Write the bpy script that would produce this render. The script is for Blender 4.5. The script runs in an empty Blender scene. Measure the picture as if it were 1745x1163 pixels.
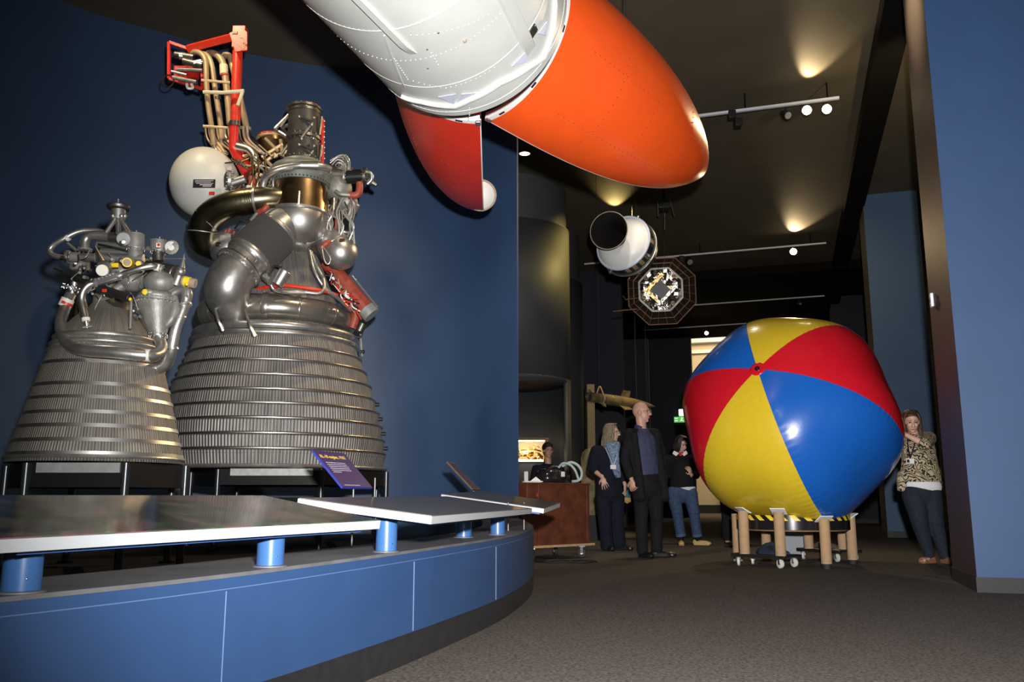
import bpy, bmesh, math, random
from mathutils import Vector, Matrix
PI = math.pi
scene = bpy.context.scene
COL = scene.collection
random.seed(7)

# ------------------------------------------------------------------ camera
F_PX, PITCH, EYE = 1476.0, math.radians(10.2), 0.70
CT, ST = math.cos(PITCH), math.sin(PITCH)
cam_data = bpy.data.cameras.new('camera')
cam_data.sensor_fit = 'HORIZONTAL'
cam_data.sensor_width = 36.0
cam_data.lens = 36.0 * F_PX / 1745.0
cam_data.clip_start = 0.05
cam_data.clip_end = 200
cam = bpy.data.objects.new('camera', cam_data)
COL.objects.link(cam)
cam.location = (0, 0, EYE)
cam.rotation_euler = (PI / 2 + PITCH, 0, 0)
scene.camera = cam

def ray(px, py):
    u = (px - 872.5) / F_PX
    v = (581.5 - py) / F_PX
    return Vector((u, CT - v * ST, ST + v * CT))
def at(px, py, t):            # point at optical depth t
    return Vector((0, 0, EYE)) + ray(px, py) * t
def atY(px, py, Y):           # point on the vertical plane at distance Y
    r = ray(px, py)
    return Vector((0, 0, EYE)) + r * (Y / r.y)
def atZ(px, py, z):           # point on a horizontal plane
    r = ray(px, py)
    return Vector((0, 0, EYE)) + r * ((z - EYE) / r.z)
AX = Vector((math.sin(math.radians(17.5)), math.cos(math.radians(17.5)), 0))   # hall axis
LX = Vector((AX.y, -AX.x, 0))                                                  # across the hall
UP = Vector((0, 0, 1))
def hall(l, a, z=0.0):
    return LX * l + AX * a + UP * z

# ------------------------------------------------------------------ mesh builder
def frame_of(d):
    d = d.normalized()
    h = UP if abs(d.z) < 0.95 else Vector((1, 0, 0))
    e1 = d.cross(h).normalized()
    e2 = e1.cross(d).normalized()
    return d, e1, e2

def smooth_path(pts, n=6, closed=False):
    P = [Vector(p) for p in pts]
    if len(P) < 3:
        return P
    out = []
    N = len(P)
    rng = range(N if closed else N - 1)
    for i in rng:
        if closed:
            p0, p1, p2, p3 = P[(i - 1) % N], P[i], P[(i + 1) % N], P[(i + 2) % N]
        else:
            p1, p2 = P[i], P[i + 1]
            p0 = P[i - 1] if i else p1 * 2 - p2
            p3 = P[i + 2] if i + 2 < N else p2 * 2 - p1
        for k in range(n):
            t = k / n
            out.append(0.5 * ((2 * p1) + (p2 - p0) * t + (2 * p0 - 5 * p1 + 4 * p2 - p3) * t * t + (3 * p1 - p0 - 3 * p2 + p3) * t ** 3))
    if not closed:
        out.append(P[-1])
    return out

class MB:
    def __init__(self):
        self.bm = bmesh.new()
    def _rings(self, rings, closed_loop=True, cap0=True, cap1=True, mi=0):
        bm = self.bm
        R = [[bm.verts.new(p) for p in r] for r in rings]
        for a, b in zip(R[:-1], R[1:]):
            n = len(a)
            for i in range(n if closed_loop else n - 1):
                j = (i + 1) % n
                try:
                    f = bm.faces.new((a[i], a[j], b[j], b[i])); f.material_index = mi
                except ValueError:
                    pass
        if closed_loop:
            if cap0:
                f = bm.faces.new(list(reversed(R[0]))); f.material_index = mi
            if cap1:
                f = bm.faces.new(R[-1]); f.material_index = mi
        return self
    def tube(self, pts, r, seg=12, cap=True):
        P = [Vector(p) for p in pts]
        n = len(P)
        rr = r if isinstance(r, (list, tuple)) else [r] * n
        d0, e1, e2 = frame_of(P[1] - P[0])
        rings = []
        for i in range(n):
            d = (P[min(i + 1, n - 1)] - P[max(i - 1, 0)])
            d = d.normalized() if d.length > 1e-9 else d0
            e1 = (e1 - d * e1.dot(d)).normalized()
            e2 = d.cross(e1)
            rings.append([P[i] + (e1 * math.cos(2 * PI * k / seg) + e2 * math.sin(2 * PI * k / seg)) * rr[i] for k in range(seg)])
        return self._rings(rings, True, cap, cap)
    def lathe(self, prof, o, axis=UP, seg=40, cap=True, a0=0.0, a1=None, e=None):
        o = Vector(o)
        d, e1, e2 = frame_of(Vector(axis))
        if e is not None:
            e1 = (Vector(e) - d * Vector(e).dot(d)).normalized(); e2 = d.cross(e1)
        full = a1 is None
        n = seg if full else seg + 1
        rng = 2 * PI if full else (a1 - a0)
        rings = [[o + d * h + (e1 * math.cos(a0 + rng * k / seg) + e2 * math.sin(a0 + rng * k / seg)) * max(r, 1e-5) for k in range(n)] for r, h in prof]
        return self._rings(rings, full, cap and full, cap and full)
    def ball(self, c, r, seg=20, axes=None):
        c = Vector(c)
        if not isinstance(r, (list, tuple)):
            r = (r, r, r)
        ax = axes or (Vector((1, 0, 0)), Vector((0, 1, 0)), UP)
        rings = []
        m = max(6, seg // 2)
        for i in range(m + 1):
            th = PI * i / m
            s = max(math.sin(th), 1e-3)
            rings.append([c - ax[2] * (r[2] * math.cos(th)) + ax[0] * (r[0] * s * math.cos(2 * PI * k / seg)) + ax[1] * (r[1] * s * math.sin(2 * PI * k / seg)) for k in range(seg)])
        return self._rings(rings)
    def torus(self, c, axis, R, r, seg=40, rs=10, a0=0.0, a1=None, e=None):
        c = Vector(c)
        d, e1, e2 = frame_of(Vector(axis))
        if e is not None:
            e1 = (Vector(e) - d * Vector(e).dot(d)).normalized(); e2 = d.cross(e1)
        full = a1 is None
        rng = 2 * PI if full else a1 - a0
        n = seg if full else seg + 1
        rings = []
        for k in range(n):
            a = a0 + rng * k / seg
            u = e1 * math.cos(a) + e2 * math.sin(a)
            rings.append([c + u * (R + r * math.cos(2 * PI * j / rs)) + d * (r * math.sin(2 * PI * j / rs)) for j in range(rs)])
        if full:
            rings.append(rings[0])
            return self._rings(rings, True, False, False)
        return self._rings(rings)
    def box(self, c, size, axes=None):
        c = Vector(c)
        ax = axes or (Vector((1, 0, 0)), Vector((0, 1, 0)), UP)
        v = []
        for dz in (-.5, .5):
            for dx, dy in ((-.5, -.5), (.5, -.5), (.5, .5), (-.5, .5)):
                v.append(self.bm.verts.new(c + ax[0] * size[0] * dx + ax[1] * size[1] * dy + ax[2] * size[2] * dz))
        for f in ((3, 2, 1, 0), (4, 5, 6, 7), (0, 1, 5, 4), (1, 2, 6, 5), (2, 3, 7, 6), (3, 0, 4, 7)):
            self.bm.faces.new([v[i] for i in f])
        return self
    def bar(self, p, q, w, h=None, up=UP):
        p, q = Vector(p), Vector(q)
        d = q - p
        x = d.normalized()
        u = Vector(up)
        y = u.cross(x)
        if y.length < 1e-4:
            y = Vector((1, 0, 0)).cross(x)
        y.normalize()
        z = x.cross(y)
        return self.box((p + q) / 2, (d.length, w, h or w), (x, y, z))
    def prism(self, poly, d):
        d = Vector(d)
        a = [self.bm.verts.new(Vector(p)) for p in poly]
        b = [self.bm.verts.new(Vector(p) + d) for p in poly]
        n = len(a)
        self.bm.faces.new(list(reversed(a)))
        self.bm.faces.new(b)
        for i in range(n):
            j = (i + 1) % n
            self.bm.faces.new((a[i], a[j], b[j], b[i]))
        return self
    def strip(self, A, B):
        a = [self.bm.verts.new(Vector(p)) for p in A]
        b = [self.bm.verts.new(Vector(p)) for p in B]
        for i in range(len(a) - 1):
            self.bm.faces.new((a[i], a[i + 1], b[i + 1], b[i]))
        return self
    def capsule(self, p, r0, q, r1, flat0=False, flat1=False, seg=14, sq=None):
        # tapered round-ended limb; sq = (axis, factor) squashes the section along axis
        p, q = Vector(p), Vector(q)
        d, e1, e2 = frame_of(q - p)
        prof = []
        if flat0:
            prof.append((p, r0))
        else:
            for k in range(5):
                a = PI / 2 * k / 4
                prof.append((p - d * (r0 * math.cos(a)), max(r0 * math.sin(a), 1e-4)))
        if flat1:
            prof.append((q, r1))
        else:
            for k in range(4, -1, -1):
                a = PI / 2 * k / 4
                prof.append((q + d * (r1 * math.cos(a)), max(r1 * math.sin(a), 1e-4)))
        rings = []
        for c, r in prof:
            ring = []
            for k in range(seg):
                o = (e1 * math.cos(2 * PI * k / seg) + e2 * math.sin(2 * PI * k / seg)) * r
                if sq:
                    o -= sq[0] * (o.dot(sq[0]) * (1 - sq[1]))
                ring.append(c + o)
            rings.append(ring)
        return self._rings(rings)
    def build(self, name, mat, parent=None, loc=None, sharp=40, remesh=None, bevel=None, solid=None, it=3, flip=False):
        bm = self.bm
        bmesh.ops.recalc_face_normals(bm, faces=bm.faces)
        if flip:
            bmesh.ops.reverse_faces(bm, faces=bm.faces)
        off = Vector(loc) if loc is not None else (parent_world(parent) if parent else Vector((0, 0, 0)))
        for v in bm.verts:
            v.co -= off
        me = bpy.data.meshes.new(name)
        bm.to_mesh(me)
        bm.free()
        for p in me.polygons:
            p.use_smooth = True
        if sharp is not None:
            me.set_sharp_from_angle(angle=math.radians(sharp))
        for m in (mat if isinstance(mat, (list, tuple)) else [mat]):
            me.materials.append(m)
        o = bpy.data.objects.new(name, me)
        COL.objects.link(o)
        if parent:
            o.parent = parent
            if loc is not None:
                o.location = off - parent_world(parent)
        else:
            o.location = off
        if bevel:
            b = o.modifiers.new('bevel', 'BEVEL'); b.width = bevel; b.segments = 2; b.limit_method = 'ANGLE'; b.angle_limit = math.radians(40)
        if solid:
            s = o.modifiers.new('solid', 'SOLIDIFY'); s.thickness = solid; s.offset = -1
        if remesh:
            r = o.modifiers.new('remesh', 'REMESH'); r.mode = 'VOXEL'; r.voxel_size = remesh; r.use_smooth_shade = True
            s = o.modifiers.new('smooth', 'SMOOTH'); s.factor = 0.5; s.iterations = it
        return o

def parent_world(o):
    v = Vector((0, 0, 0))
    while o is not None:
        v += o.location
        o = o.parent
    return v
def tag(o, label=None, cat=None, group=None, kind=None):
    if label: o['label'] = label
    if cat: o['category'] = cat
    if group: o['group'] = group
    if kind: o['kind'] = kind
    return o
def thing(name, label, cat, loc, group=None):
    o = bpy.data.objects.new(name, None)
    COL.objects.link(o)
    o.location = loc
    o.empty_display_size = 0.1
    return tag(o, label, cat, group)
def struct(name, label=None):
    return lambda o: tag(o, label, None, None, 'structure')

# ------------------------------------------------------------------ materials
def mat(name, col, rough=0.6, metal=0.0, var=0.0, vscale=20.0, bump=0.0, bscale=200.0, spec=0.5, col2=None, coat=0.0, emit=None, est=0.0, transm=0.0, aniso_noise=None):
    m = bpy.data.materials.new(name)
    m.use_nodes = True
    nt = m.node_tree
    b = nt.nodes['Principled BSDF']
    b.inputs['Base Color'].default_value = (*col, 1)
    b.inputs['Roughness'].default_value = rough
    b.inputs['Metallic'].default_value = metal
    b.inputs['Specular IOR Level'].default_value = spec
    b.inputs['Coat Weight'].default_value = coat
    b.inputs['Coat Roughness'].default_value = 0.08
    b.inputs['Transmission Weight'].default_value = transm
    if emit:
        b.inputs['Emission Color'].default_value = (*emit, 1)
        b.inputs['Emission Strength'].default_value = est
    tc = nt.nodes.new('ShaderNodeTexCoord')
    if var or col2:
        n = nt.nodes.new('ShaderNodeTexNoise')
        n.inputs['Scale'].default_value = vscale
        n.inputs['Detail'].default_value = 5
        nt.links.new(tc.outputs['Object'], n.inputs['Vector'])
        mr = nt.nodes.new('ShaderNodeMapRange')
        mr.inputs['From Min'].default_value = 0.3
        mr.inputs['From Max'].default_value = 0.7
        nt.links.new(n.outputs['Fac'], mr.inputs['Value'])
        mx = nt.nodes.new('ShaderNodeMix')
        mx.data_type = 'RGBA'
        c2 = col2 or tuple(min(1, c * (1 + var)) for c in col)
        c1 = col if col2 else tuple(c * (1 - var) for c in col)
        mx.inputs[6].default_value = (*c1, 1)
        mx.inputs[7].default_value = (*c2, 1)
        nt.links.new(mr.outputs['Result'], mx.inputs[0])
        nt.links.new(mx.outputs[2], b.inputs['Base Color'])
    if bump:
        n2 = nt.nodes.new('ShaderNodeTexNoise')
        n2.inputs['Scale'].default_value = bscale
        n2.inputs['Detail'].default_value = 3
        nt.links.new(tc.outputs['Object'], n2.inputs['Vector'])
        bp = nt.nodes.new('ShaderNodeBump')
        bp.inputs['Strength'].default_value = bump
        bp.inputs['Distance'].default_value = 0.01
        nt.links.new(n2.outputs['Fac'], bp.inputs['Height'])
        nt.links.new(bp.outputs['Normal'], b.inputs['Normal'])
    return m

def ribbed(name, c1, c2, count, rough=0.45, metal=0.7, strength=0.6):
    """metal whose surface is made of vertical cooling tubes around the object's own axis"""
    m = bpy.data.materials.new(name)
    m.use_nodes = True
    nt = m.node_tree
    N = nt.nodes.new
    L = nt.links.new
    b = nt.nodes['Principled BSDF']
    b.inputs['Metallic'].default_value = metal
    b.inputs['Roughness'].default_value = rough
    tc = N('ShaderNodeTexCoord'); sx = N('ShaderNodeSeparateXYZ')
    L(tc.outputs['Object'], sx.inputs[0])
    a = N('ShaderNodeMath'); a.operation = 'ARCTAN2'
    L(sx.outputs['Y'], a.inputs[0]); L(sx.outputs['X'], a.inputs[1])
    k = N('ShaderNodeMath'); k.operation = 'MULTIPLY'; k.inputs[1].default_value = count
    L(a.outputs[0], k.inputs[0])
    s = N('ShaderNodeMath'); s.operation = 'SINE'
    L(k.outputs[0], s.inputs[0])
    # irregular streaks along the tubes
    cb = N('ShaderNodeCombineXYZ')
    k2 = N('ShaderNodeMath'); k2.operation = 'MULTIPLY'; k2.inputs[1].default_value = count / 9
    L(a.outputs[0], k2.inputs[0]); L(k2.outputs[0], cb.inputs[0])
    zz = N('ShaderNodeMath'); zz.operation = 'MULTIPLY'; zz.inputs[1].default_value = 3.0
    L(sx.outputs['Z'], zz.inputs[0]); L(zz.outputs[0], cb.inputs[1])
    no = N('ShaderNodeTexNoise'); no.inputs['Scale'].default_value = 1.0; no.inputs['Detail'].default_value = 6
    L(cb.outputs[0], no.inputs['Vector'])
    ad = N('ShaderNodeMath'); ad.operation = 'MULTIPLY_ADD'; ad.inputs[1].default_value = 0.28; ad.inputs[2].default_value = 0.0
    L(s.outputs[0], ad.inputs[0])
    sm = N('ShaderNodeMath'); sm.operation = 'ADD'
    L(ad.outputs[0], sm.inputs[0]); L(no.outputs['Fac'], sm.inputs[1])
    mr = N('ShaderNodeMapRange'); mr.inputs['From Min'].default_value = 0.15; mr.inputs['From Max'].default_value = 0.85
    L(sm.outputs[0], mr.inputs['Value'])
    mx = N('ShaderNodeMix'); mx.data_type = 'RGBA'
    mx.inputs[6].default_value = (*c1, 1); mx.inputs[7].default_value = (*c2, 1)
    L(mr.outputs['Result'], mx.inputs[0]); L(mx.outputs[2], b.inputs['Base Color'])
    bp = N('ShaderNodeBump'); bp.inputs['Strength'].default_value = strength; bp.inputs['Distance'].default_value = 0.004
    L(s.outputs[0], bp.inputs['Height']); L(bp.outputs['Normal'], b.inputs['Normal'])
    return m

def stripes(name, c1, c2, scale, rough=0.5, distort=0.0, direction='DIAGONAL', metal=0.0, thresh=0.5, detail=2.0):
    m = bpy.data.materials.new(name)
    m.use_nodes = True
    nt = m.node_tree
    b = nt.nodes['Principled BSDF']
    b.inputs['Roughness'].default_value = rough
    b.inputs['Metallic'].default_value = metal
    tc = nt.nodes.new('ShaderNodeTexCoord')
    w = nt.nodes.new('ShaderNodeTexWave')
    w.bands_direction = direction
    w.inputs['Scale'].default_value = scale
    w.inputs['Distortion'].default_value = distort
    w.inputs['Detail'].default_value = detail
    w.inputs['Detail Scale'].default_value = 1.2
    nt.links.new(tc.outputs['Object'], w.inputs['Vector'])
    cr = nt.nodes.new('ShaderNodeValToRGB')
    cr.color_ramp.interpolation = 'CONSTANT'
    cr.color_ramp.elements[0].color = (*c1, 1)
    cr.color_ramp.elements[1].color = (*c2, 1)
    cr.color_ramp.elements[1].position = thresh
    nt.links.new(w.outputs['Fac'], cr.inputs[0])
    nt.links.new(cr.outputs[0], b.inputs['Base Color'])
    return m

def srgb(r, g, b):
    f = lambda c: ((c / 255 + 0.055) / 1.055) ** 2.4 if c > 10 else c / 255 / 12.92
    return (f(r), f(g), f(b))

M = {}
M['carpet'] = mat('carpet', (0.098, 0.086, 0.076), 0.95, var=0.55, vscale=70, bump=0.5, bscale=130, spec=0.1)
M['blue_wall'] = mat('blue_wall', (0.030, 0.064, 0.138), 0.5, var=0.06, vscale=2.0, bump=0.04, bscale=300)
M['blue_plinth'] = mat('blue_plinth', (0.020, 0.053, 0.138), 0.5, var=0.06, vscale=5, bump=0.05, bscale=400)
M['plinth_top'] = mat('plinth_top', (0.10, 0.10, 0.105), 0.55, var=0.2, vscale=8)
M['groove'] = mat('groove', (0.075, 0.13, 0.25), 0.6)
M['black_kick'] = mat('black_kick', (0.012, 0.012, 0.013), 0.6, var=0.2)
M['dark_floor'] = mat('dark_floor', (0.010, 0.010, 0.011), 0.8, var=0.1)
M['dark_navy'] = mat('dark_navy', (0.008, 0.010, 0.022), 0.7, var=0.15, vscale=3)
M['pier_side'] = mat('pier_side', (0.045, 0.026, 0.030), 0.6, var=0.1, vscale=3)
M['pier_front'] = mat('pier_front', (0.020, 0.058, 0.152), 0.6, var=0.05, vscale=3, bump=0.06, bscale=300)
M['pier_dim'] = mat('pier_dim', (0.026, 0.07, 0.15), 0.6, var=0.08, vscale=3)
M['olive'] = mat('olive', (0.085, 0.070, 0.035), 0.7, var=0.1, vscale=2)
M['ceiling'] = mat('ceiling_paint', (0.092, 0.074, 0.046), 0.75, var=0.12, vscale=1.5, bump=0.15, bscale=60)
M['beam'] = mat('beam_paint', (0.008, 0.007, 0.006), 0.95, var=0.1, spec=0.05)
M['cream'] = mat('cream_wall', (0.62, 0.50, 0.34), 0.8, var=0.04)
M['white'] = mat('white_paint', (0.80, 0.80, 0.78), 0.4, var=0.03, vscale=6)
M['rocket_white'] = mat('rocket_white', (0.56, 0.575, 0.55), 0.38, var=0.06, vscale=3, bump=0.03, bscale=40)
M['lilac'] = mat('pale_lilac_paint', (0.55, 0.58, 0.72), 0.4, var=0.05)
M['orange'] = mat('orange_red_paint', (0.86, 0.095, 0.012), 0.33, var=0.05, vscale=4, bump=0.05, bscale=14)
M['orange_weak_flash'] = mat('orange_paint_weak_flash', (0.66, 0.032, 0.012), 0.36, var=0.06, vscale=4, bump=0.06, bscale=12)  # same orange paint on the left half, weaker flash put into the colour
M['red'] = mat('red_paint', (0.55, 0.02, 0.015), 0.4, var=0.1)
M['boom_red'] = mat('boom_red', (0.62, 0.035, 0.015), 0.4, var=0.12)
M['rust_red'] = mat('rust_red_wrap', (0.30, 0.055, 0.03), 0.5, var=0.25, vscale=25, bump=0.2, bscale=40)
M['steel'] = mat('steel', (0.46, 0.45, 0.43), 0.36, metal=.85, var=0.22, vscale=12, bump=0.06, bscale=60)
M['bright_steel'] = mat('bright_steel', (0.74, 0.73, 0.71), 0.36, metal=1.0, var=0.12, vscale=14)
M['dark_steel'] = mat('dark_steel', (0.16, 0.155, 0.14), 0.4, metal=0.9, var=0.3, vscale=15, bump=0.1, bscale=50)
M['cast'] = mat('cast_metal', (0.235, 0.228, 0.212), 0.5, metal=0.4, var=0.25, vscale=18, bump=0.15, bscale=90)
M['greenish'] = mat('grey_green_casting', (0.26, 0.28, 0.25), 0.5, metal=0.5, var=0.15, vscale=12)
M['bronze'] = mat('heat_bronzed_steel', (0.33, 0.22, 0.12), 0.3, metal=1.0, var=0.3, vscale=8)
M['olive_steel'] = mat('olive_stained_steel', (0.25, 0.22, 0.14), 0.3, metal=1.0, var=0.3, vscale=9)
M['alu'] = mat('satin_aluminium', (0.50, 0.50, 0.49), 0.38, metal=0.9, var=0.08, vscale=8)
M['bell_small'] = ribbed('cooling_tubes_fine', (0.115, 0.105, 0.092), (0.29, 0.27, 0.235), 180, strength=0.5, metal=.35, rough=.5)
M['bell_big'] = ribbed('cooling_tubes_coarse', (0.13, 0.125, 0.12), (0.36, 0.34, 0.32), 230, strength=0.8, metal=.4, rough=.5)
M['tan_pipe'] = mat('tan_insulated_pipe', (0.46, 0.33, 0.19), 0.45, metal=0.3, var=0.15, vscale=10)
M['cream_strap'] = mat('cream_strap', (0.72, 0.64, 0.45), 0.6)
M['white_collar'] = mat('white_collar', (0.72, 0.70, 0.62), 0.5)
M['yellow'] = mat('yellow_tag', (0.80, 0.55, 0.02), 0.5)
M['tan'] = mat('tan_plastic', (0.30, 0.24, 0.17), 0.6, var=0.15)
M['black'] = mat('black_paint', (0.012, 0.012, 0.012), 0.45, var=0.2)
M['rubber'] = mat('black_rubber', (0.015, 0.015, 0.016), 0.7)
M['wire'] = mat('braided_wire', (0.35, 0.33, 0.28), 0.5, metal=0.5)
M['stand'] = mat('black_stand_steel', (0.006, 0.006, 0.007), 0.45, spec=0.3)
M['plate_grey'] = mat('grey_plate', (0.30, 0.31, 0.31), 0.5, metal=0.3, var=0.12, vscale=20)
M['post_blue'] = mat('post_blue', (0.034, 0.098, 0.25), 0.3, coat=0.3)
M['edge_white'] = mat('white_edge', (0.40, 0.415, 0.435), 0.45)
M['edge_blue'] = mat('blue_underside', (0.03, 0.08, 0.26), 0.5)
M['sign_blue'] = mat('sign_purple', (0.045, 0.022, 0.105), 0.4)
M['sign_edge'] = mat('sign_edge', (0.03, 0.045, 0.32), 0.4)
M['sign_text'] = mat('pale_lettering', (0.60, 0.58, 0.68), 0.6)
M['sign_title'] = mat('yellow_lettering', (0.80, 0.55, 0.04), 0.6)
M['brown_sign'] = mat('brown_sign', (0.16, 0.095, 0.05), 0.5, var=0.15)
M['ball_yellow'] = mat('ball_yellow', (0.70, 0.50, 0.025), 0.24, bump=0.10, bscale=9, var=0.03, coat=0.4)
M['ball_red'] = mat('ball_red', (0.62, 0.010, 0.022), 0.24, bump=0.10, bscale=9, var=0.03, coat=0.4)
M['ball_blue'] = mat('ball_blue', (0.010, 0.115, 0.50), 0.24, bump=0.10, bscale=9, var=0.03, coat=0.4)
M['card'] = mat('cardboard', (0.42, 0.27, 0.15), 0.85, var=0.08, vscale=15)
M['tape'] = stripes('hazard_tape', (0.80, 0.62, 0.03), (0.012, 0.012, 0.012), 3.4, direction='DIAGONAL')
M['wood'] = mat('reddish_stained_wood', (0.135, 0.040, 0.018), 0.5, col2=(0.065, 0.019, 0.010), vscale=7)
M['ply'] = mat('plywood_edge', (0.42, 0.29, 0.15), 0.7, var=0.15)
M['brown_board'] = mat('brown_board', (0.20, 0.11, 0.05), 0.7, var=0.15)
M['hose'] = mat('grey_hose', (0.36, 0.42, 0.42), 0.4)
M['vac'] = mat('glossy_black_plastic', (0.014, 0.012, 0.014), 0.18, coat=0.5)
M['paper'] = mat('paper', (0.75, 0.74, 0.72), 0.8)
M['chrome'] = mat('chrome', (0.75, 0.75, 0.75), 0.12, metal=1.0)
M['foil'] = mat('crinkled_foil', (0.42, 0.39, 0.34), 0.22, metal=1.0, bump=1.0, bscale=22)
M['gold'] = mat('gold_foil', (0.55, 0.36, 0.14), 0.25, metal=1.0, bump=0.6, bscale=18)
M['solar'] = mat('solar_cells', (0.022, 0.014, 0.010), 0.35, var=0.2, vscale=30)
M['copper_edge'] = mat('copper_frame', (0.62, 0.36, 0.22), 0.35, metal=0.8)
M['missile'] = mat('weathered_olive_metal', (0.25, 0.20, 0.10), 0.45, metal=0.5, var=0.3, vscale=9)
M['rock'] = mat('rough_pale_stone', (0.34, 0.27, 0.15), 0.9, col2=(0.10, 0.09, 0.05), vscale=7, bump=0.8, bscale=12)
M['bulb'] = mat('lamp_lens', (1, 0.9, 0.7), 0.3, emit=(1.0, 0.80, 0.45), est=40.0)
M['bulb_dim'] = mat('downlight_lens', (1, 0.95, 0.85), 0.3, emit=(1.0, 0.88, 0.68), est=6.0)
M['exit_green'] = mat('exit_green', (0.05, 0.45, 0.12), 0.5, emit=(0.16, 0.62, 0.14), est=0.7)
M['exit_white'] = mat('exit_white', (0.9, 0.9, 0.85), 0.5, emit=(0.85, 1.0, 0.75), est=1.0)
M['lightbox'] = mat('emergency_light', (0.9, 0.9, 0.85), 0.5, emit=(1.0, 0.96, 0.82), est=2.2)
M['glass'] = mat('spectacle_glass', (0.9, 0.9, 0.9), 0.05, transm=1.0)
M['skin'] = mat('skin', (0.52, 0.29, 0.21), 0.5, var=0.06, vscale=20)
M['skin_pale'] = mat('pale_skin', (0.60, 0.35, 0.27), 0.5, var=0.06, vscale=20)
M['skin_tan'] = mat('tan_skin', (0.46, 0.25, 0.16), 0.5, var=0.06, vscale=20)
M['eye'] = mat('dark_eye', (0.03, 0.02, 0.018), 0.25)
M['lip'] = mat('lip', (0.36, 0.11, 0.10), 0.5)
M['hair_brown'] = mat('brown_hair', (0.060, 0.026, 0.014), 0.45, var=0.5, vscale=60, bump=0.5, bscale=90)
M['hair_grey'] = mat('grey_blond_hair', (0.20, 0.165, 0.11), 0.5, var=0.4, vscale=60, bump=0.5, bscale=90)
M['hair_dark'] = mat('dark_hair', (0.014, 0.010, 0.009), 0.45, var=0.4, vscale=60, bump=0.5, bscale=90)
M['cloth_black'] = mat('black_cloth', (0.010, 0.009, 0.011), 0.9, var=0.2, bump=0.2, bscale=40, spec=0.2)
M['cloth_navy'] = mat('navy_cloth', (0.009, 0.010, 0.020), 0.9, var=0.2, bump=0.2, bscale=40, spec=0.2)
M['shirt_blue'] = mat('dark_blue_shirt', (0.035, 0.040, 0.085), 0.8, var=0.2, vscale=25, bump=0.2, bscale=30)
M['jeans'] = mat('blue_denim', (0.035, 0.065, 0.135), 0.85, var=0.3, vscale=30, bump=0.2, bscale=60)
M['dark_jeans'] = mat('dark_denim', (0.008, 0.012, 0.026), 0.85, var=0.25, vscale=30, bump=0.2, bscale=60)
M['white_cloth'] = mat('white_cloth', (0.72, 0.72, 0.74), 0.85)
M['zebra'] = stripes('zebra_print_cloth', (0.022, 0.019, 0.016), (0.46, 0.37, 0.23), 14, rough=0.85, distort=14.0, direction='DIAGONAL', thresh=0.45, detail=1.0)
M['scarf'] = mat('blue_patterned_scarf', (0.02, 0.07, 0.20), 0.85, col2=(0.30, 0.38, 0.50), vscale=45)
M['red_scarf'] = mat('red_scarf', (0.35, 0.02, 0.03), 0.85, var=0.3, vscale=40)
M['shoe_tan'] = mat('tan_leather', (0.30, 0.13, 0.06), 0.5)
M['shoe_yellow'] = mat('pale_yellow_shoe', (0.58, 0.42, 0.16), 0.55)
M['shoe_black'] = mat('black_leather', (0.012, 0.011, 0.011), 0.3)
M['teal'] = mat('teal_cloth', (0.02, 0.13, 0.17), 0.7, var=0.3)
M['bag_tan'] = mat('tan_trim', (0.40, 0.24, 0.08), 0.6)
M['grey_box'] = mat('grey_card', (0.32, 0.34, 0.37), 0.7)
M['cable'] = mat('black_cable', (0.01, 0.01, 0.01), 0.5)
M['steel_cable'] = mat('thin_steel_cable', (0.07, 0.065, 0.06), 0.4, metal=0.6)
M['rail'] = mat('white_track', (0.62, 0.64, 0.66), 0.5)
M['switch'] = mat('switch_plate', (0.80, 0.80, 0.82), 0.4)
M['band_a'] = mat('satin_band_steel', (0.62, 0.60, 0.56), 0.34, metal=1.0, var=0.15, vscale=6)
M['bronze_band'] = mat('warm_band_steel', (0.60, 0.50, 0.38), 0.34, metal=1.0, var=0.15, vscale=6)
M['mani'] = mat('manifold_steel', (0.30, 0.28, 0.245), 0.26, metal=.75, var=0.3, vscale=5, bump=0.05, bscale=20)
M['alu_bowl'] = mat('brushed_bowl', (0.42, 0.41, 0.39), 0.42, metal=0.9, var=0.12, vscale=6)
M['bellows'] = mat('dark_bellows', (0.19, 0.185, 0.175), 0.42, metal=0.5)
M['charcoal'] = mat('charcoal_duct', (0.055, 0.052, 0.050), 0.5, metal=0.4, var=0.3, vscale=9)
M['black_metal'] = mat('black_metal', (0.03, 0.032, 0.034), 0.3, metal=0.6)
M['tank_white'] = mat('tank_white', (0.62, 0.62, 0.58), 0.42, var=0.05, vscale=4)
M['under_ring'] = mat('dark_under_ring', (0.022, 0.021, 0.02), 0.6)
M['rod'] = mat('dull_rod', (0.16, 0.16, 0.16), 0.45, metal=0.6)
M['nozzle_black'] = mat('matt_black', (0.008, 0.007, 0.007), 0.9, spec=0.1)
# ------------------------------------------------------------------ the hall
CEIL = 6.25
HAX = (LX, AX, UP)
def slab(name, l0, l1, a0, a1, z0, z1, m, label):
    b = MB(); c = hall((l0 + l1) / 2, (a0 + a1) / 2, (z0 + z1) / 2)
    b.box(c, (abs(l1 - l0), abs(a1 - a0), z1 - z0), HAX)
    return tag(b.build(name, m, loc=c), label, None, None, 'structure')

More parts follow.
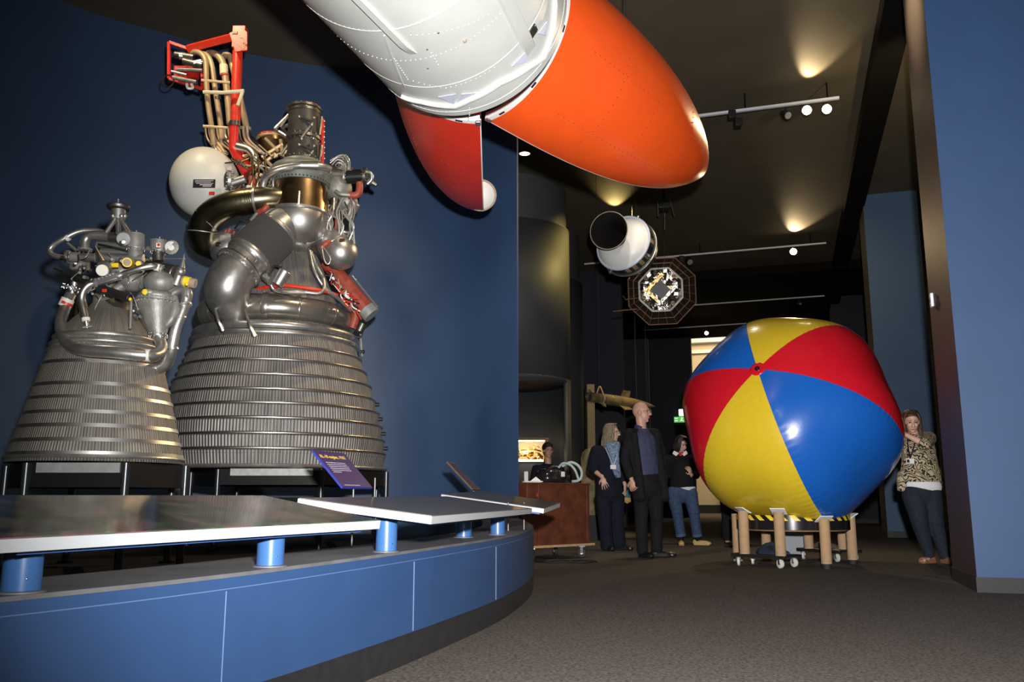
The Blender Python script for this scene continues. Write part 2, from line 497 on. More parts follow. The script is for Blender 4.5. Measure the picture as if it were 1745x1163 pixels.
slab('floor', -16, 7, -6, 46, -0.12, 0.0, M['carpet'], 'dark speckled grey brown carpet floor of the hall')
slab('ceiling', -16, 7, -6, 21.6, CEIL, CEIL + 0.15, M['ceiling'], 'dark olive brown painted ceiling above the hanging rocket')
slab('ceiling_rear', -16, 7, 21.6, 30.9, CEIL, CEIL + 0.15, M['beam'], 'black ceiling at the rear of the hall')  # rear section in the near-black beam colour
slab('trim_1', 1.28, 1.62, -6, 30.8, CEIL - 0.22, CEIL, M['beam'], 'long black ceiling channel running down the hall')
slab('trim_2', -9, 3.2, 21.4, 21.75, CEIL - 0.22, CEIL, M['beam'], 'black cross beam on the ceiling behind the lamps')

# curved blue wall behind the engines
WALL = smooth_path([(-9.0, 0.5, 0), (-8.1, 3.6, 0), (-6.9, 6.6, 0), (-5.17, 8.93, 0), (-4.28, 9.66, 0), (-3.30, 10.23, 0), (-1.82, 10.66, 0), (-0.75, 10.42, 0), (0.058, 9.62, 0)], 8)
b = MB()
n = len(WALL)
out = []
for i in range(n):
    d = (WALL[min(i + 1, n - 1)] - WALL[max(i - 1, 0)]).normalized()
    out.append(WALL[i] + Vector((-d.y, d.x, 0)) * 0.02)
for z0, z1 in ((0, CEIL),):
    A = [p + UP * z0 for p in WALL]; B = [p + UP * z1 for p in WALL]
    A2 = [p + UP * z0 for p in out]; B2 = [p + UP * z1 for p in out]
    b.strip(A, B); b.strip(B, B2); b.strip(B2, A2); b.strip(A2, A)
    for k in (0, n - 1):
        b.bm.faces.new([b.bm.verts.new(q) for q in (A[k], B[k], B2[k], A2[k])])
bmesh.ops.remove_doubles(b.bm, verts=b.bm.verts, dist=1e-4)
tag(b.build('wall_left', M['blue_wall'], loc=(-3, 10, 0)), 'curved dark blue wall behind the two rocket engines', None, None, 'structure')

# piers on the right
def pier(name, l0, a0, width, depth, mf, ms, label):
    c = hall(l0 + width / 2, a0 + depth / 2, CEIL / 2)
    b = MB(); b.box(c, (width, depth, CEIL), HAX)
    o = b.build(name, [mf, ms, M['black_kick']], loc=c)
    me = o.data
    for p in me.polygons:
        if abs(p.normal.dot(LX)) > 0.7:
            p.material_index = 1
    tag(o, label, None, None, 'structure')
    k = MB(); kc = hall(l0 + width / 2, a0 + depth / 2, 0.055)
    k.box(kc, (width + 0.016, depth + 0.016, 0.11), HAX)
    k.build('baseboard', M['black_kick'], o, loc=kc)
    return o
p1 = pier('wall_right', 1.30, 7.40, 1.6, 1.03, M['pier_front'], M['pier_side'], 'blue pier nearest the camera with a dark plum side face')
pier('wall_right_middle', 1.60, 16.7, 0.92, 1.0, M['pier_dim'], M['olive'], 'tall blue pier behind the woman pushing the ball')
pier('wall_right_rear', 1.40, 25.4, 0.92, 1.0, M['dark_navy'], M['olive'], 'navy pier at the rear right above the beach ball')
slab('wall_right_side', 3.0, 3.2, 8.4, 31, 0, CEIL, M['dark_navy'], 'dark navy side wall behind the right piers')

# end wall with the tall lit opening
def l_at(px, py, a):
    r = ray(px, py); t = a / r.dot(AX)
    return t * r.dot(LX)
AE = 30.6
lo0, lo1 = l_at(1181, 700, AE), l_at(1330, 700, AE)
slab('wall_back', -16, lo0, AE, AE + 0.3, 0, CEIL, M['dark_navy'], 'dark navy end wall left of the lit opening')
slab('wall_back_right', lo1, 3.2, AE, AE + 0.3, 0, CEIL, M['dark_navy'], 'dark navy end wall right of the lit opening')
slab('wall_lobby_top', -16, 7, 30.9, 46, 9.4, 9.6, M['cream'], 'pale high ceiling of the lit lobby')
slab('wall_lintel', -16, 7, 30.75, 30.9, CEIL, 9.6, M['cream'], 'lobby side of the wall above the opening')
slab('wall_far', -9, 5, 39.0, 39.2, 0, 9.5, M['cream'], 'cream wall of the lit lobby beyond the opening')
slab('trim_3', -9, 5, 38.8, 39.0, 7.0, 7.14, M['white'], 'white cornice on the lobby wall')
slab('trim_4', -9, 5, 38.6, 39.0, 7.45, 8.2, M['white'], 'upper white cornice on the lobby wall')
slab('baseboard_far', -9, 5, 38.9, 39.0, 0, 0.35, M['black_kick'], 'dark skirting of the lobby wall')
slab('trim_5', lo0 + 0.25, lo0 + 0.45, 38.3, 38.9, 0.35, 6.4, M['white'], 'white door casing inside the lit lobby')
# dark partitions on the left of the hall
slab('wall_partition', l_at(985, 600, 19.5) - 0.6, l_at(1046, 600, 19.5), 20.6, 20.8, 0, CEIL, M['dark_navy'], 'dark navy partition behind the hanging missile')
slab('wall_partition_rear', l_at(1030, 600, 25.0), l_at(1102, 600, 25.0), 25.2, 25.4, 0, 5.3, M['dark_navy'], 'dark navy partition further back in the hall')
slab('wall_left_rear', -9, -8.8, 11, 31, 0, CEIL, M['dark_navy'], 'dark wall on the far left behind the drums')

# round drums left of the hall
def drum(name, c, r, label, opening=None, zt=5.45):
    b = MB()
    c = Vector(c)
    if opening is None:
        b.lathe([(r, 0), (r, zt)], c, seg=64, cap=False)
    else:
        z_open, a0, a1, e = opening
        b.lathe([(r, z_open), (r, zt)], c, seg=64, cap=False)
        b.lathe([(r, 0), (r, z_open)], c, seg=64, a0=a1, a1=a0 + 2 * PI, e=e, cap=False)
        b.lathe([(r, z_open), (0.02, z_open)], c, seg=48, cap=False)
    o = b.build(name, M['drum'], loc=c, sharp=None)
    s = o.modifiers.new('solid', 'SOLIDIFY'); s.thickness = 0.06; s.offset = -1
    k = MB(); k.lathe([(r - 0.05, zt - 0.02), (r - 0.05, CEIL)], c, seg=64, cap=False)
    k.lathe([(r + 0.004, zt - 0.015), (r + 0.004, zt + 0.015)], c, seg=64, cap=False)
    k.build('cornice', M['drum'], o, sharp=None)
    return tag(o, label, None, None, 'structure')
M['drum'] = mat('drum_paint', (0.050, 0.054, 0.060), 0.6, var=0.08, vscale=2)
toc = Vector((0.12, -15.4, 0)).normalized()
drum('wall_drum', (-0.12, 15.4, 0), 1.17, 'curved dark drum with a dark opening behind the cart', (2.72, math.radians(-66), math.radians(66), toc))
drum('wall_drum_rear', (0.33, 18.3, 0), 1.19, 'second curved drum behind the first one', None, 5.2)
c = at(1006.5, 800, 15.6); c.z = 1.35
b = MB(); b.box(c, (0.14, 0.5, 2.7)); tag(b.build('trim_6', M['olive'], loc=c, bevel=0.01), 'narrow olive post end beside the drum', None, None, 'structure')

# wall switch on the near pier
c = atY(1590, 512, 1); rr = ray(1590, 512)
tt = 1.30 / rr.dot(LX); c = Vector((0, 0, EYE)) + rr * tt
t_ = thing('wall_sensor', 'small white sensor box on the dark side of the near pier', 'sensor', c)
b = MB(); b.box(c - LX * 0.012, (0.024, 0.07, 0.12), HAX); b.build('cover', M['switch'], t_, bevel=0.004)
b = MB(); b.box(c - LX * 0.027, (0.006, 0.03, 0.03), HAX); b.build('lens', M['black'], t_)

# ------------------------------------------------------------------ curved plinth
ZT, ZK = 0.47, 0.125
PL = smooth_path([(-2.35, 0.55, 0), (-1.72, 1.30, 0), (-1.18, 2.09, 0), (-0.86, 2.70, 0), (-0.565, 3.50, 0), (-0.30, 4.32, 0), (-0.065, 5.16, 0), (0.10, 6.10, 0), (0.168, 6.90, 0), (0.165, 7.70, 0), (0.13, 8.6, 0), (0.075, 9.56, 0)], 8)
def offs(path, d):
    o = []
    n = len(path)
    for i in range(n):
        t = (path[min(i + 1, n - 1)] - path[max(i - 1, 0)]).normalized()
        o.append(path[i] + Vector((t.y, -t.x, 0)) * d)     # to the visitors' side (right)
    return o
def band(b, path, d0, d1, z0, z1):
    P0, P1 = offs(path, d0), offs(path, d1)
    rings = [[P0[i] + UP * z0, P1[i] + UP * z0, P1[i] + UP * z1, P0[i] + UP * z1] for i in range(len(path))]
    b._rings(rings)
root = thing('display_plinth', 'low curved blue display plinth with black kickboard under the reading panels', 'plinth', (-0.5, 3.6, 0))
b = MB(); band(b, PL, -0.04, 0.0, ZK, ZT - 0.045); b.build('front_panel', M['blue_plinth'], root)
b = MB(); band(b, PL, -0.42, 0.0, ZT - 0.043, ZT - 0.012); b.build('upper_band', M['blue_plinth'], root)
b = MB(); band(b, PL, -0.42, -0.006, ZT - 0.012, ZT); b.build('coping', M['plinth_top'], root)
b = MB(); band(b, PL, -0.02, 0.0008, ZT - 0.0455, ZT - 0.0425); b.build('groove', M['groove'], root)
b = MB(); band(b, PL, -0.06, -0.005, 0.0, ZK); b.build('kickboard', M['black_kick'], root)
for k in (12, 24, 36, 47):           # panel joints
    p = offs(PL, 0.0006)[k]; b = MB()
    b.box(p + UP * 0.275, (0.003, 0.003, 0.29)); b.build('joint', M['groove'], root)
# inner platform on which the engines stand
b = MB()
inner = offs(PL, -0.36)
backw = list(reversed([p for p in offs(WALL, 0.02) if p.y > 0.6]))
# simple filled platform: fan between the inner curve and the wall
poly = [Vector((p.x, p.y, 0.20)) for p in inner] + [Vector((p.x, p.y, 0.20)) for p in backw[1:]]
b.prism(poly, (0, 0, 0.06))
bmesh.ops.triangulate(b.bm, faces=[f for f in b.bm.faces if len(f.verts) > 4])
b.build('platform', M['dark_floor'], root)
b = MB(); band(b, PL, -0.42, -0.40, 0.2, ZT - 0.04); b.build('inner_lining', M['dark_floor'], root)

# ------------------------------------------------------------------ reading panels
def print_mat(name, base, spots):
    m = mat(name, base, 0.09, spec=0.6, coat=0.6)
    nt = m.node_tree; b = nt.nodes['Principled BSDF']
    tc = nt.nodes.new('ShaderNodeTexCoord')
    n1 = nt.nodes.new('ShaderNodeTexNoise'); n1.inputs['Scale'].default_value = 3.2; n1.inputs['Detail'].default_value = 6; n1.inputs['Distortion'].default_value = 1.5
    nt.links.new(tc.outputs['Object'], n1.inputs['Vector'])
    cr = nt.nodes.new('ShaderNodeValToRGB')
    e = cr.color_ramp.elements
    e[0].position = 0.36; e[0].color = (*base, 1)
    e[1].position = 0.70; e[1].color = (*spots[-1], 1)
    for i, c in enumerate(spots[:-1]):
        q = e.new(0.44 + 0.08 * i); q.color = (*c, 1)
    nt.links.new(n1.outputs['Fac'], cr.inputs[0])
    nt.links.new(cr.outputs[0], b.inputs['Base Color'])
    return m
M['print_a'] = print_mat('printed_panel', (0.020, 0.019, 0.020), [(0.035, 0.032, 0.028), (0.04, 0.085, 0.04), (0.16, 0.06, 0.075), (0.09, 0.075, 0.05)])
M['print_b'] = print_mat('printed_panel_grey', (0.11, 0.098, 0.09), [(0.13, 0.115, 0.10), (0.10, 0.10, 0.10), (0.17, 0.14, 0.10)])
M['print_b'].node_tree.nodes['Principled BSDF'].inputs['Roughness'].default_value = .3
M['print_b'].node_tree.nodes['Principled BSDF'].inputs['Coat Weight'].default_value = .25
def reading_panel(corners, label, posts, white_sides, mt, th=0.031):
    fl, fr, br, bl = [Vector(c) for c in corners]
    nrm = (fr - fl).cross(bl - fl).normalized()
    base = (fl + fr + br + bl) / 4
    r = thing('reading_panel', label, 'information panel', (base.x, base.y, ZT), 'reading panels on the plinth')
    b = MB(); ins = 0.004
    b.prism([fl, fr, br, bl], -nrm * th)
    b.build('board', M['edge_white'], r)
    cen = base
    b = MB()
    b.prism([p + (cen - p) * 0.006 + nrm * 0.0004 for p in (fl, fr, br, bl)], nrm * 0.003)
    b.build('printed_face', mt, r)
    b = MB()
    b.prism([p + (cen - p) * 0.10 - nrm * (th + 0.014) for p in (fl, fr, br, bl)], nrm * 0.013)
    b.build('backing', M['edge_blue'], r)
    for (px, py) in posts:
        q = atZ(px, py, ZT)
        # height of the underside above this spot
        h = (base - nrm * (th + 0.010) - q).dot(nrm) / nrm.z
        b = MB(); b.lathe([(0.045, 0), (0.045, h - 0.004)], q, seg=32)
        po = b.build('post', M['post_blue'], r)
        b = MB(); b.lathe([(0.058, 0.0), (0.058, 0.004), (0.047, 0.006)], q, seg=32); b.build('foot_ring', M['plinth_top'], po)
        b = MB(); b.ball(q + Vector((0.030, -0.034, 0.035)), 0.003, 8); b.build('screw', M['chrome'], po)
    return r
def plane_pt(x, y, z): return Vector((x, y, z))
reading_panel([(-1.153, 1.99, 0.605), (-0.502, 3.38, 0.610), (-1.021, 3.623, 0.702), (-1.672, 2.233, 0.702)],
              'largest reading panel with white front edge in front of the small engine', [(35, 1010), (460, 966)], 'f', M['print_a'])
reading_panel([(-0.3215, 3.55, 0.622), (0.131, 5.78, 0.622), (-0.438, 5.896, 0.700), (-0.891, 3.666, 0.693)],
              'middle reading panel with a white end edge carried on three blue posts', [(658, 941), (790, 916.5), (848, 912)], 'e', M['print_b'])
rp3 = reading_panel([(0.222, 6.10, 0.617), (0.372, 6.78, 0.652), (-0.245, 6.92, 0.742), (-0.50, 6.22, 0.716)],
              'small end reading panel overhanging the plinth next to the wooden cart', [], 'e', M['print_b'])
for px, py in ((893, 903), (866, 905)):
    q = atZ(px, py, ZT)
    b = MB(); b.lathe([(0.006, 0), (0.006, 0.19)], q, seg=10); b.build('rod', M['rod'], rp3)

# ------------------------------------------------------------------ small label signs
def board_from(A, B, D, th):
    A, B, D = Vector(A), Vector(B), Vector(D)
    n = (B - A).cross(D - A).normalized()
    if n.z < 0: n = -n
    return A, B, B + D - A, D, n
A, B_, D_ = Vector((-0.975, 4.265, 0.924)), Vector((-0.876, 4.545, 0.924)), Vector((-0.812, 4.215, 0.745))
EYEP = Vector((0, 0, EYE)); A, B_, D_ = [EYEP + (q - EYEP) * 1.16 for q in (A, B_, D_)]
A, B_, C_, D_, nrm = board_from(A, B_, D_, 0.01)
root = thing('label_stand', 'purple label sign on a thin rod in front of the large engine', 'sign', (-1.02, 5.1, 0.26), 'label signs')
b = MB(); b.prism([A, B_, C_, D_], -nrm * 0.012); b.build('board', [M['sign_edge']], root)
b = MB(); cc = (A + C_) / 2
b.prism([p + (cc - p) * 0.012 + nrm * 0.0003 for p in (A, B_, C_, D_)], nrm * 0.0015); b.build('face', M['sign_blue'], root)
ex = (B_ - A).normalized(); ey = (A - D_).normalized()
W, Hh = (B_ - A).length, (A - D_).length
fc = bpy.data.curves.new('title', 'FONT'); fc.body = 'RL-10 engine, 1962'; fc.size = 0.030; fc.extrude = 0.0004
tmp = bpy.data.objects.new('lettering', fc); COL.objects.link(tmp)
bpy.context.view_layer.update()
tme = bpy.data.meshes.new_from_object(tmp.evaluated_get(bpy.context.evaluated_depsgraph_get()))
bpy.data.objects.remove(tmp); bpy.data.curves.remove(fc)
fo = bpy.data.objects.new('title', tme); COL.objects.link(fo); fo.parent = root
org = A + ex * (W * 0.07) - ey * (Hh * 0.20) + nrm * 0.0024
xs = [v.co.x for v in tme.vertices]; k_ = W * .80 / (max(xs) - min(xs))
for v in tme.vertices: v.co.x *= k_; v.co.y *= k_ * 1.0
for v in tme.vertices:
    c_ = v.co.copy(); v.co = org - Vector(root.location) + ex * c_.x + ey * c_.y + nrm * c_.z
fo.data.materials.clear(); fo.data.materials.append(M['sign_title'])
b = MB()
for i in range(6):
    w = (0.62, 0.62, 0.64, 0.62, 0.62, 0.25)[i] * W
    p0 = A + ex * (W * 0.10) - ey * (Hh * (0.33 + 0.052 * i)) + nrm * 0.0022
    x = 0.0
    random.seed(20 + i)
    while x < w:
        l = min(random.uniform(0.008, 0.026), w - x)
        b.box(p0 + ex * (x + l / 2), (l, 0.0042, 0.0006), (ex, ey, nrm)); x += l + 0.005
b.box(A + ex * W * 0.36 - ey * Hh * 0.945 + nrm * 0.0022, (W * 0.5, 0.003, 0.0006), (ex, ey, nrm))
b.build('small_print', M['sign_text'], root)
m_ = (C_ + D_) / 2 + (A - D_) * 0.15
b = MB(); b.lathe([(0.006, 0), (0.006, m_.z - 0.012 - 0.26)], (m_.x, m_.y, 0.26), seg=10); b.build('rod', M['rod'], root)

A, D_ = at(762, 787, 7.35), at(806, 834, 7.10)
B_ = A + Vector((0.05, 0.32, 0.0))
A, B_, C_, D_, nrm = board_from(A, B_, D_, 0.01)
root = thing('label_stand', 'brown label sign seen edge-on beside the blue wall', 'sign', (A.x + 0.1, A.y + 0.1, 0.26), 'label signs')
b = MB(); b.prism([A, B_, C_, D_], -nrm * 0.012); b.build('board', M['brown_sign'], root)
m_ = (C_ + D_) / 2 + (A - D_) * 0.12 
b = MB(); b.lathe([(0.006, 0), (0.006, m_.z - 0.26 - 0.014)], (m_.x, m_.y, 0.26), seg=10); b.build('rod', M['rod'], root)
b = MB(); b.prism([p + ((A + C_) / 2 - p) * 0.08 + nrm * 0.0003 for p in (A, B_, C_, D_)], nrm * 0.0012); b.build('face', M['sign_blue'], root)

# thin bare rod of a third label, standing among the engine legs
q = at(638.5, 840, 5.3); 
root = thing('support_rod', 'bare thin steel rod standing right of the purple sign', 'rod', (q.x, q.y, 0.26))
b = MB(); b.lathe([(0.006, 0), (0.006, at(638.5, 815, 5.3).z - 0.26)], (q.x, q.y, 0.26), seg=10); b.build('shaft', M['rod'], root)
# ------------------------------------------------------------------ rocket engines
class Eng:
    def __init__(self, root, Yc, tmean):
        self.root, self.Yc, self.k = root, Yc, tmean / F_PX
    def P(self, px, py, dy=0.0):
        return atY(px, py, self.Yc + dy)
    def S(self, r):
        return r * self.k
    def pipe(self, name, pts, r, m, parent=None, n=6, seg=14, straight=False):
        pp = [self.P(*p) for p in pts]
        if not straight:
            pp = smooth_path(pp, n)
        rr = [self.S(x) for x in r] if isinstance(r, (list, tuple)) else self.S(r)
        if isinstance(rr, list) and len(rr) != len(pp):
            m_ = len(rr) - 1; q = []
            for i in range(len(pp)):
                f = i / (len(pp) - 1) * m_; a = min(int(f), m_ - 1)
                q.append(rr[a] + (rr[a + 1] - rr[a]) * (f - a))
            rr = q
        b = MB(); b.tube(pp, rr, seg)
        return b.build(name, m, parent or self.root)
    def cyl(self, name, p, q, r, m, parent=None, r2=None, seg=28, bevel=None):
        b = MB(); p, q = self.P(*p), self.P(*q)
        r = self.S(r); r2 = r if r2 is None else self.S(r2)
        d = (q - p)
        b.lathe([(r, 0), (r2, d.length)], p, d, seg)
        return b.build(name, m, parent or self.root, bevel=bevel)
    def flange(self, name, p, axis, r, h, m, bolts=12, parent=None, rb=None):
        """bolted flange ring: axis = world direction"""
        c = self.P(*p); d, e1, e2 = frame_of(Vector(axis))
        b = MB(); R = self.S(r); H = self.S(h)
        b.lathe([(R * 0.93, -H / 2), (R, -H / 2 + H * .15), (R, H / 2 - H * .15), (R * 0.93, H / 2)], c, d, 32)
        br = self.S(rb or max(.8, r * 0.052))
        for i in range(bolts):
            a = 2 * PI * i / bolts
            q = c + (e1 * math.cos(a) + e2 * math.sin(a)) * R * 0.9
            b.lathe([(br, -H * 0.8), (br, H * 0.8)], q, d, 6)
        return b.build(name, m, parent or self.root)
    def ball(self, name, p, r, m, parent=None, seg=28, axes=None):
        b = MB(); r = [self.S(x) for x in r] if isinstance(r, (list, tuple)) else self.S(r)
        b.ball(self.P(*p), r, seg, axes)
        return b.build(name, m, parent or self.root)
    def box(self, name, p, size, m, parent=None, axes=None, bevel=0.004):
        b = MB(); b.box(self.P(*p), [self.S(s) for s in size], axes)
        return b.build(name, m, parent or self.root, bevel=bevel)

def bell(E, prof, cx0, cy0, m, name='nozzle', parent=None):
    """prof: list of (half width px, image y); axis leans with perspective, so use real plane points"""
    base = E.P(cx0, cy0)
    pts = []
    for hw, y in prof:
        cx = cx0 + (cy0 - y) * (872.5 - cx0) / 8380.0
        z = E.P(cx, y).z
        t = E.Yc * CT + (z - EYE) * ST
        pts.append((hw * t / F_PX, z - base.z))
    b = MB()
    b.lathe(pts, (base.x, E.Yc, base.z), UP, 120, cap=False)
    o = b.build(name, m, parent or E.root, sharp=25)
    s = o.modifiers.new('solid', 'SOLIDIFY'); s.thickness = 0.012; s.offset = -1
    return o, pts, base
def radius_at(pts, h):
    for (r0, h0), (r1, h1) in zip(pts[:-1], pts[1:]):
        if min(h0, h1) <= h <= max(h0, h1):
            return r0 + (r1 - r0) * (h - h0) / (h1 - h0 + 1e-9)
    return pts[-1][0]

# ---------------- small engine
ES_Y = 5.45
base = atY(165, 782, ES_Y)
root = thing('rocket_engine', 'smaller rocket engine with a smooth banded bell and yellow tags, on a black stand', 'rocket engine', base, 'rocket engines')
E = Eng(root, ES_Y, 5.53)
nz, PS, b0 = bell(E, [(138.5, 791), (137.5, 780), (131, 757), (122, 725), (113, 690), (103, 655), (93, 620), (84, 597), (76, 578), (67, 562), (55, 548), (43, 537), (33, 528), (27, 518), (27, 505)], 165, 785, M['bell_small'])
def hoop(pts, base, y, h, proud, m, name, parent, E, cx0, cy0):
    cx = cx0 + (cy0 - y) * (872.5 - cx0) / 8380.0
    z = E.P(cx, y).z - base.z
    hh = E.S(h) / 2
    r0, r1 = radius_at(pts, z - hh), radius_at(pts, z + hh)
    b = MB()
    b.lathe([(r0 - .004, z - hh), (r0 + proud, z - hh), (r1 + proud, z + hh), (r1 - .004, z + hh)], (base.x, E.Yc, base.z), UP, 120, cap=False)
    return b.build(name, m, parent, sharp=30)
for y, h in ((629, 6), (666, 6), (688, 5.5), (712, 5.5), (734, 6), (757, 6), (780, 9)):
    hoop(PS, b0, y, h, 0.006, M['bright_steel'], 'stiffening_band', nz, E, 165, 785)
b = MB(); b.torus((b0.x, ES_Y, b0.z + 0.005), UP, PS[0][0], 0.012, 120, 8); b.build('exit_rim', M['steel'], nz)
for y, rad in ((582, 4.5), (594, 4), (604, 2.5)):
    cx = 165 + (785 - y) * .0845; z = E.P(cx, y).z
    b = MB(); b.torus((b0.x, ES_Y, z), UP, radius_at(PS, z - b0.z) + 0.006, E.S(rad), 90, 10); b.build('manifold_ring', M['steel'], nz)
Z1 = lambda x, y: (20 + x * .29235, 320 + y * .29235)
def zp(*pts): return [(*Z1(p[0], p[1]), p[2] if len(p) > 2 else 0.0) for p in pts]
def zz(x, y, d=0.0): return (*Z1(x, y), d)
s1 = .29235
# gimbal mount on top
g, = [E.cyl('gimbal_mount', zz(622, 190), zz(622, 128), 38 * s1, M['alu'], r2=42 * s1, bevel=0.006)]
b = MB(); c = E.P(*zz(622, 115)); b.lathe([(E.S(62 * s1), -.012), (E.S(66 * s1), -.006), (E.S(66 * s1), .008), (E.S(58 * s1), .014)], c, UP, 40); b.build('top_plate', M['dark_steel'], g)
E.cyl('pin', zz(620, 112), zz(620, 66), 6 * s1, M['bright_steel'], g)
for x, d in ((548, -.05), (620, -.10), (690, -.05), (625, .12)):
    E.pipe('strut', zp((620 + (x - 620) * .25, 185, d * .4), (x, 265, d)), 13 * s1, M['alu'], g, straight=True)
for x in (590, 640, 660): E.ball('lug', zz(x, 165, -.06), 13 * s1, M['alu'], g)
# big castings
E.ball('pump_housing', zz(700, 545, -.12), (78 * s1, 75 * s1, 62 * s1), M['cast'])
E.ball('turbine_housing', zz(860, 555, -.16), (86 * s1, 80 * s1, 70 * s1), M['cast'])
tc = E.cyl('turbine_casing', zz(790, 470, -.02), zz(960, 505, -.10), 46 * s1, M['dark_steel'], r2=52 * s1, bevel=.006)
E.cyl('gearbox', zz(640, 470, .10), zz(800, 470, .02), 62 * s1, M['cast'], bevel=.01)
E.ball('volute', zz(640, 500, .02), (80 * s1, 80 * s1, 60 * s1), M['cast'])
E.cyl('injector_dome', zz(560, 700, 0), zz(575, 560, 0), 80 * s1, M['dark_steel'], r2=70 * s1, bevel=.01)
E.cyl('throat_cone', zz(400, 830, .18), zz(400, 640, .12), 70 * s1, M['bronze'], r2=30 * s1)
E.cyl('chamber_jacket', zz(585, 720, 0), zz(600, 560, 0), 110 * s1, M['dark_steel'], r2=45 * s1)
# discharge cone, right of the throat
cn = E.cyl('discharge_cone', zz(845, 672, -.22), zz(855, 862, -.24), 106 * s1, M['cast'], r2=44 * s1)
E.flange('bolted_flange', zz(845, 662, -.22), (0.02, 0, 1), 114 * s1, 16 * s1, M['cast'], 26, cn)
E.flange('bolted_flange', zz(852, 864, -.24), (0.03, 0.0, 1), 54 * s1, 13 * s1, M['steel'], 14, cn)
E.ball('shoulder', zz(845, 640, -.20), (104 * s1, 100 * s1, 42 * s1), M['cast'], cn)
E.pipe('side_duct', zp((945, 640, -.20), (955, 700, -.22), (930, 770, -.24), (880, 820, -.24)), [22 * s1, 24 * s1, 24 * s1, 18 * s1], M['cast'], cn)
# pipes
pe = E.pipe('propellant_pipe', zp((858, 860, -.24), (872, 930, -.26), (845, 970, -.33), (780, 978, -.40), (600, 962, -.44), (430, 950, -.42), (345, 925, -.34), (298, 865, -.24), (285, 790, -.16), (310, 700, -.06), (345, 620, .0)), 32 * s1, M['steel'])
def collar(E, path, f, r, m, parent, w=0.02):
    pts = smooth_path([E.P(*p) for p in path], 8)
    i = int(f * (len(pts) - 2)); d = (pts[i + 1] - pts[i]).normalized()
    b = MB(); b.lathe([(E.S(r), -w / 2), (E.S(r), w / 2)], pts[i], d, 24); b.build('collar', m, parent)
def collar_at(E, p, axis, r, m, parent, w=0.02):
    b = MB(); b.lathe([(E.S(r), -w / 2), (E.S(r), w / 2)], E.P(*p), Vector(axis), 24); b.build('collar', m, parent)
collar_at(E, zz(785, 978, -.395), (1, 0.1, -.02), 34 * s1, M['white_collar'], pe, .045)
collar_at(E, zz(766, 978, -.40), (1, 0.1, -.02), 33.5 * s1, M['boom_red'], pe, .008)
collar_at(E, zz(318, 672, -.055), (.12, 0, .3), 37 * s1, M['white_collar'], pe, .055)
collar_at(E, zz(318, 676, -.055), (.12, 0, .3), 37.6 * s1, M['boom_red'], pe, .018)
pf = E.pipe('propellant_pipe', zp((930, 620, -.16), (985, 596, -.16), (1020, 612, -.16), (1015, 660, -.16), (992, 730, -.17), (955, 830, -.18), (930, 950, -.16), (905, 1020, -.10), (860, 1050, -.02)), [26 * s1, 30 * s1, 33 * s1, 31 * s1, 31 * s1, 31 * s1, 32 * s1, 34 * s1, 36 * s1], M['steel'])
E.flange('bolted_flange', zz(1005, 686, -.165), (-.25, 0, 1), 44 * s1, 12 * s1, M['alu'], 10, pf)
E.flange('bolted_flange', zz(1030, 615, -.16), (1, 0, .1), 44 * s1, 12 * s1, M['cast'], 10, pf)
collar_at(E, zz(938, 945, -.165), (-.25, 0, 1), 34 * s1, M['bright_steel'], pf, .012)
collar_at(E, zz(985, 765, -.172), (-.3, 0, 1), 32.5 * s1, M['bright_steel'], pf, .008)
pa = E.pipe('vent_pipe', zp((320, 410, 0), (250, 398, 0), (224, 372, 0), (236, 340, 0), (300, 300, 0), (385, 258, .02), (470, 250, .04), (570, 268, .06)), 17 * s1, M['steel'])
collar_at(E, zz(326, 293, 0.005), (1, 0, .6), 20 * s1, M['white_collar'], pa, .022)
pb = E.pipe('elbow_pipe', zp((426, 360, -.02), (428, 312, -.02), (452, 284, -.02), (510, 278, -.02), (590, 288, -.02)), 28 * s1, M['steel'])
E.flange('bolted_flange', zz(426, 362, -.02), (0, 0, 1), 42 * s1, 11 * s1, M['cast'], 10, pb)
E.cyl('sleeve', zz(570, 286, -.02), zz(650, 290, -.02), 29 * s1, M['dark_steel'], pb)
ph_ = E.pipe('header_pipe', zp((340, 405, -.06), (560, 410, -.06), (770, 412, -.06)), 25 * s1, M['steel'], straight=True)
E.flange('bolted_flange', zz(328, 404, -.06), (1, 0, 0), 40 * s1, 16 * s1, M['alu'], 10, ph_)
E.flange('bolted_flange', zz(500, 408, -.06), (1, 0, 0), 34 * s1, 12 * s1, M['cast'], 10, ph_)
E.cyl('sleeve', zz(350, 405, -.06), zz(395, 406, -.06), 31 * s1, M['cast'], ph_)
E.pipe('header_pipe', zp((500, 330, .02), (600, 338, .02), (720, 352, 0)), 22 * s1, M['steel'], straight=True)
E.pipe('header_pipe', zp((520, 372, .0), (700, 378, 0)), 20 * s1, M['alu'], straight=True)
E.pipe('dark_line', zp((505, 330, -.05), (580, 345, -.07), (680, 372, -.06)), 6 * s1, M['black'])
pc = E.pipe('branch_pipe', zp((630, 515, -.26), (690, 490, -.27), (760, 468, -.27), (820, 458, -.25), (870, 468, -.2)), 19 * s1, M['bright_steel'])
collar_at(E, zz(846, 464, -.225), (1, .4, -.2), 22 * s1, M['white_collar'], pc, .03)
collar_at(E, zz(850, 465, -.222), (1, .4, -.2), 22.6 * s1, M['boom_red'], pc, .010)
E.flange('bolted_flange', zz(872, 476, -.2), (1, .3, -.3), 28 * s1, 12 * s1, M['cast'], 8, pc)
pd = E.pipe('branch_pipe', zp((500, 552, -.26), (448, 568, -.27), (415, 610, -.28), (408, 670, -.28), (428, 760, -.30)), 20 * s1, M['bright_steel'])
collar_at(E, zz(432, 770, -.30), (.2, 0, -1), 22 * s1, M['white_collar'], pd, .022)
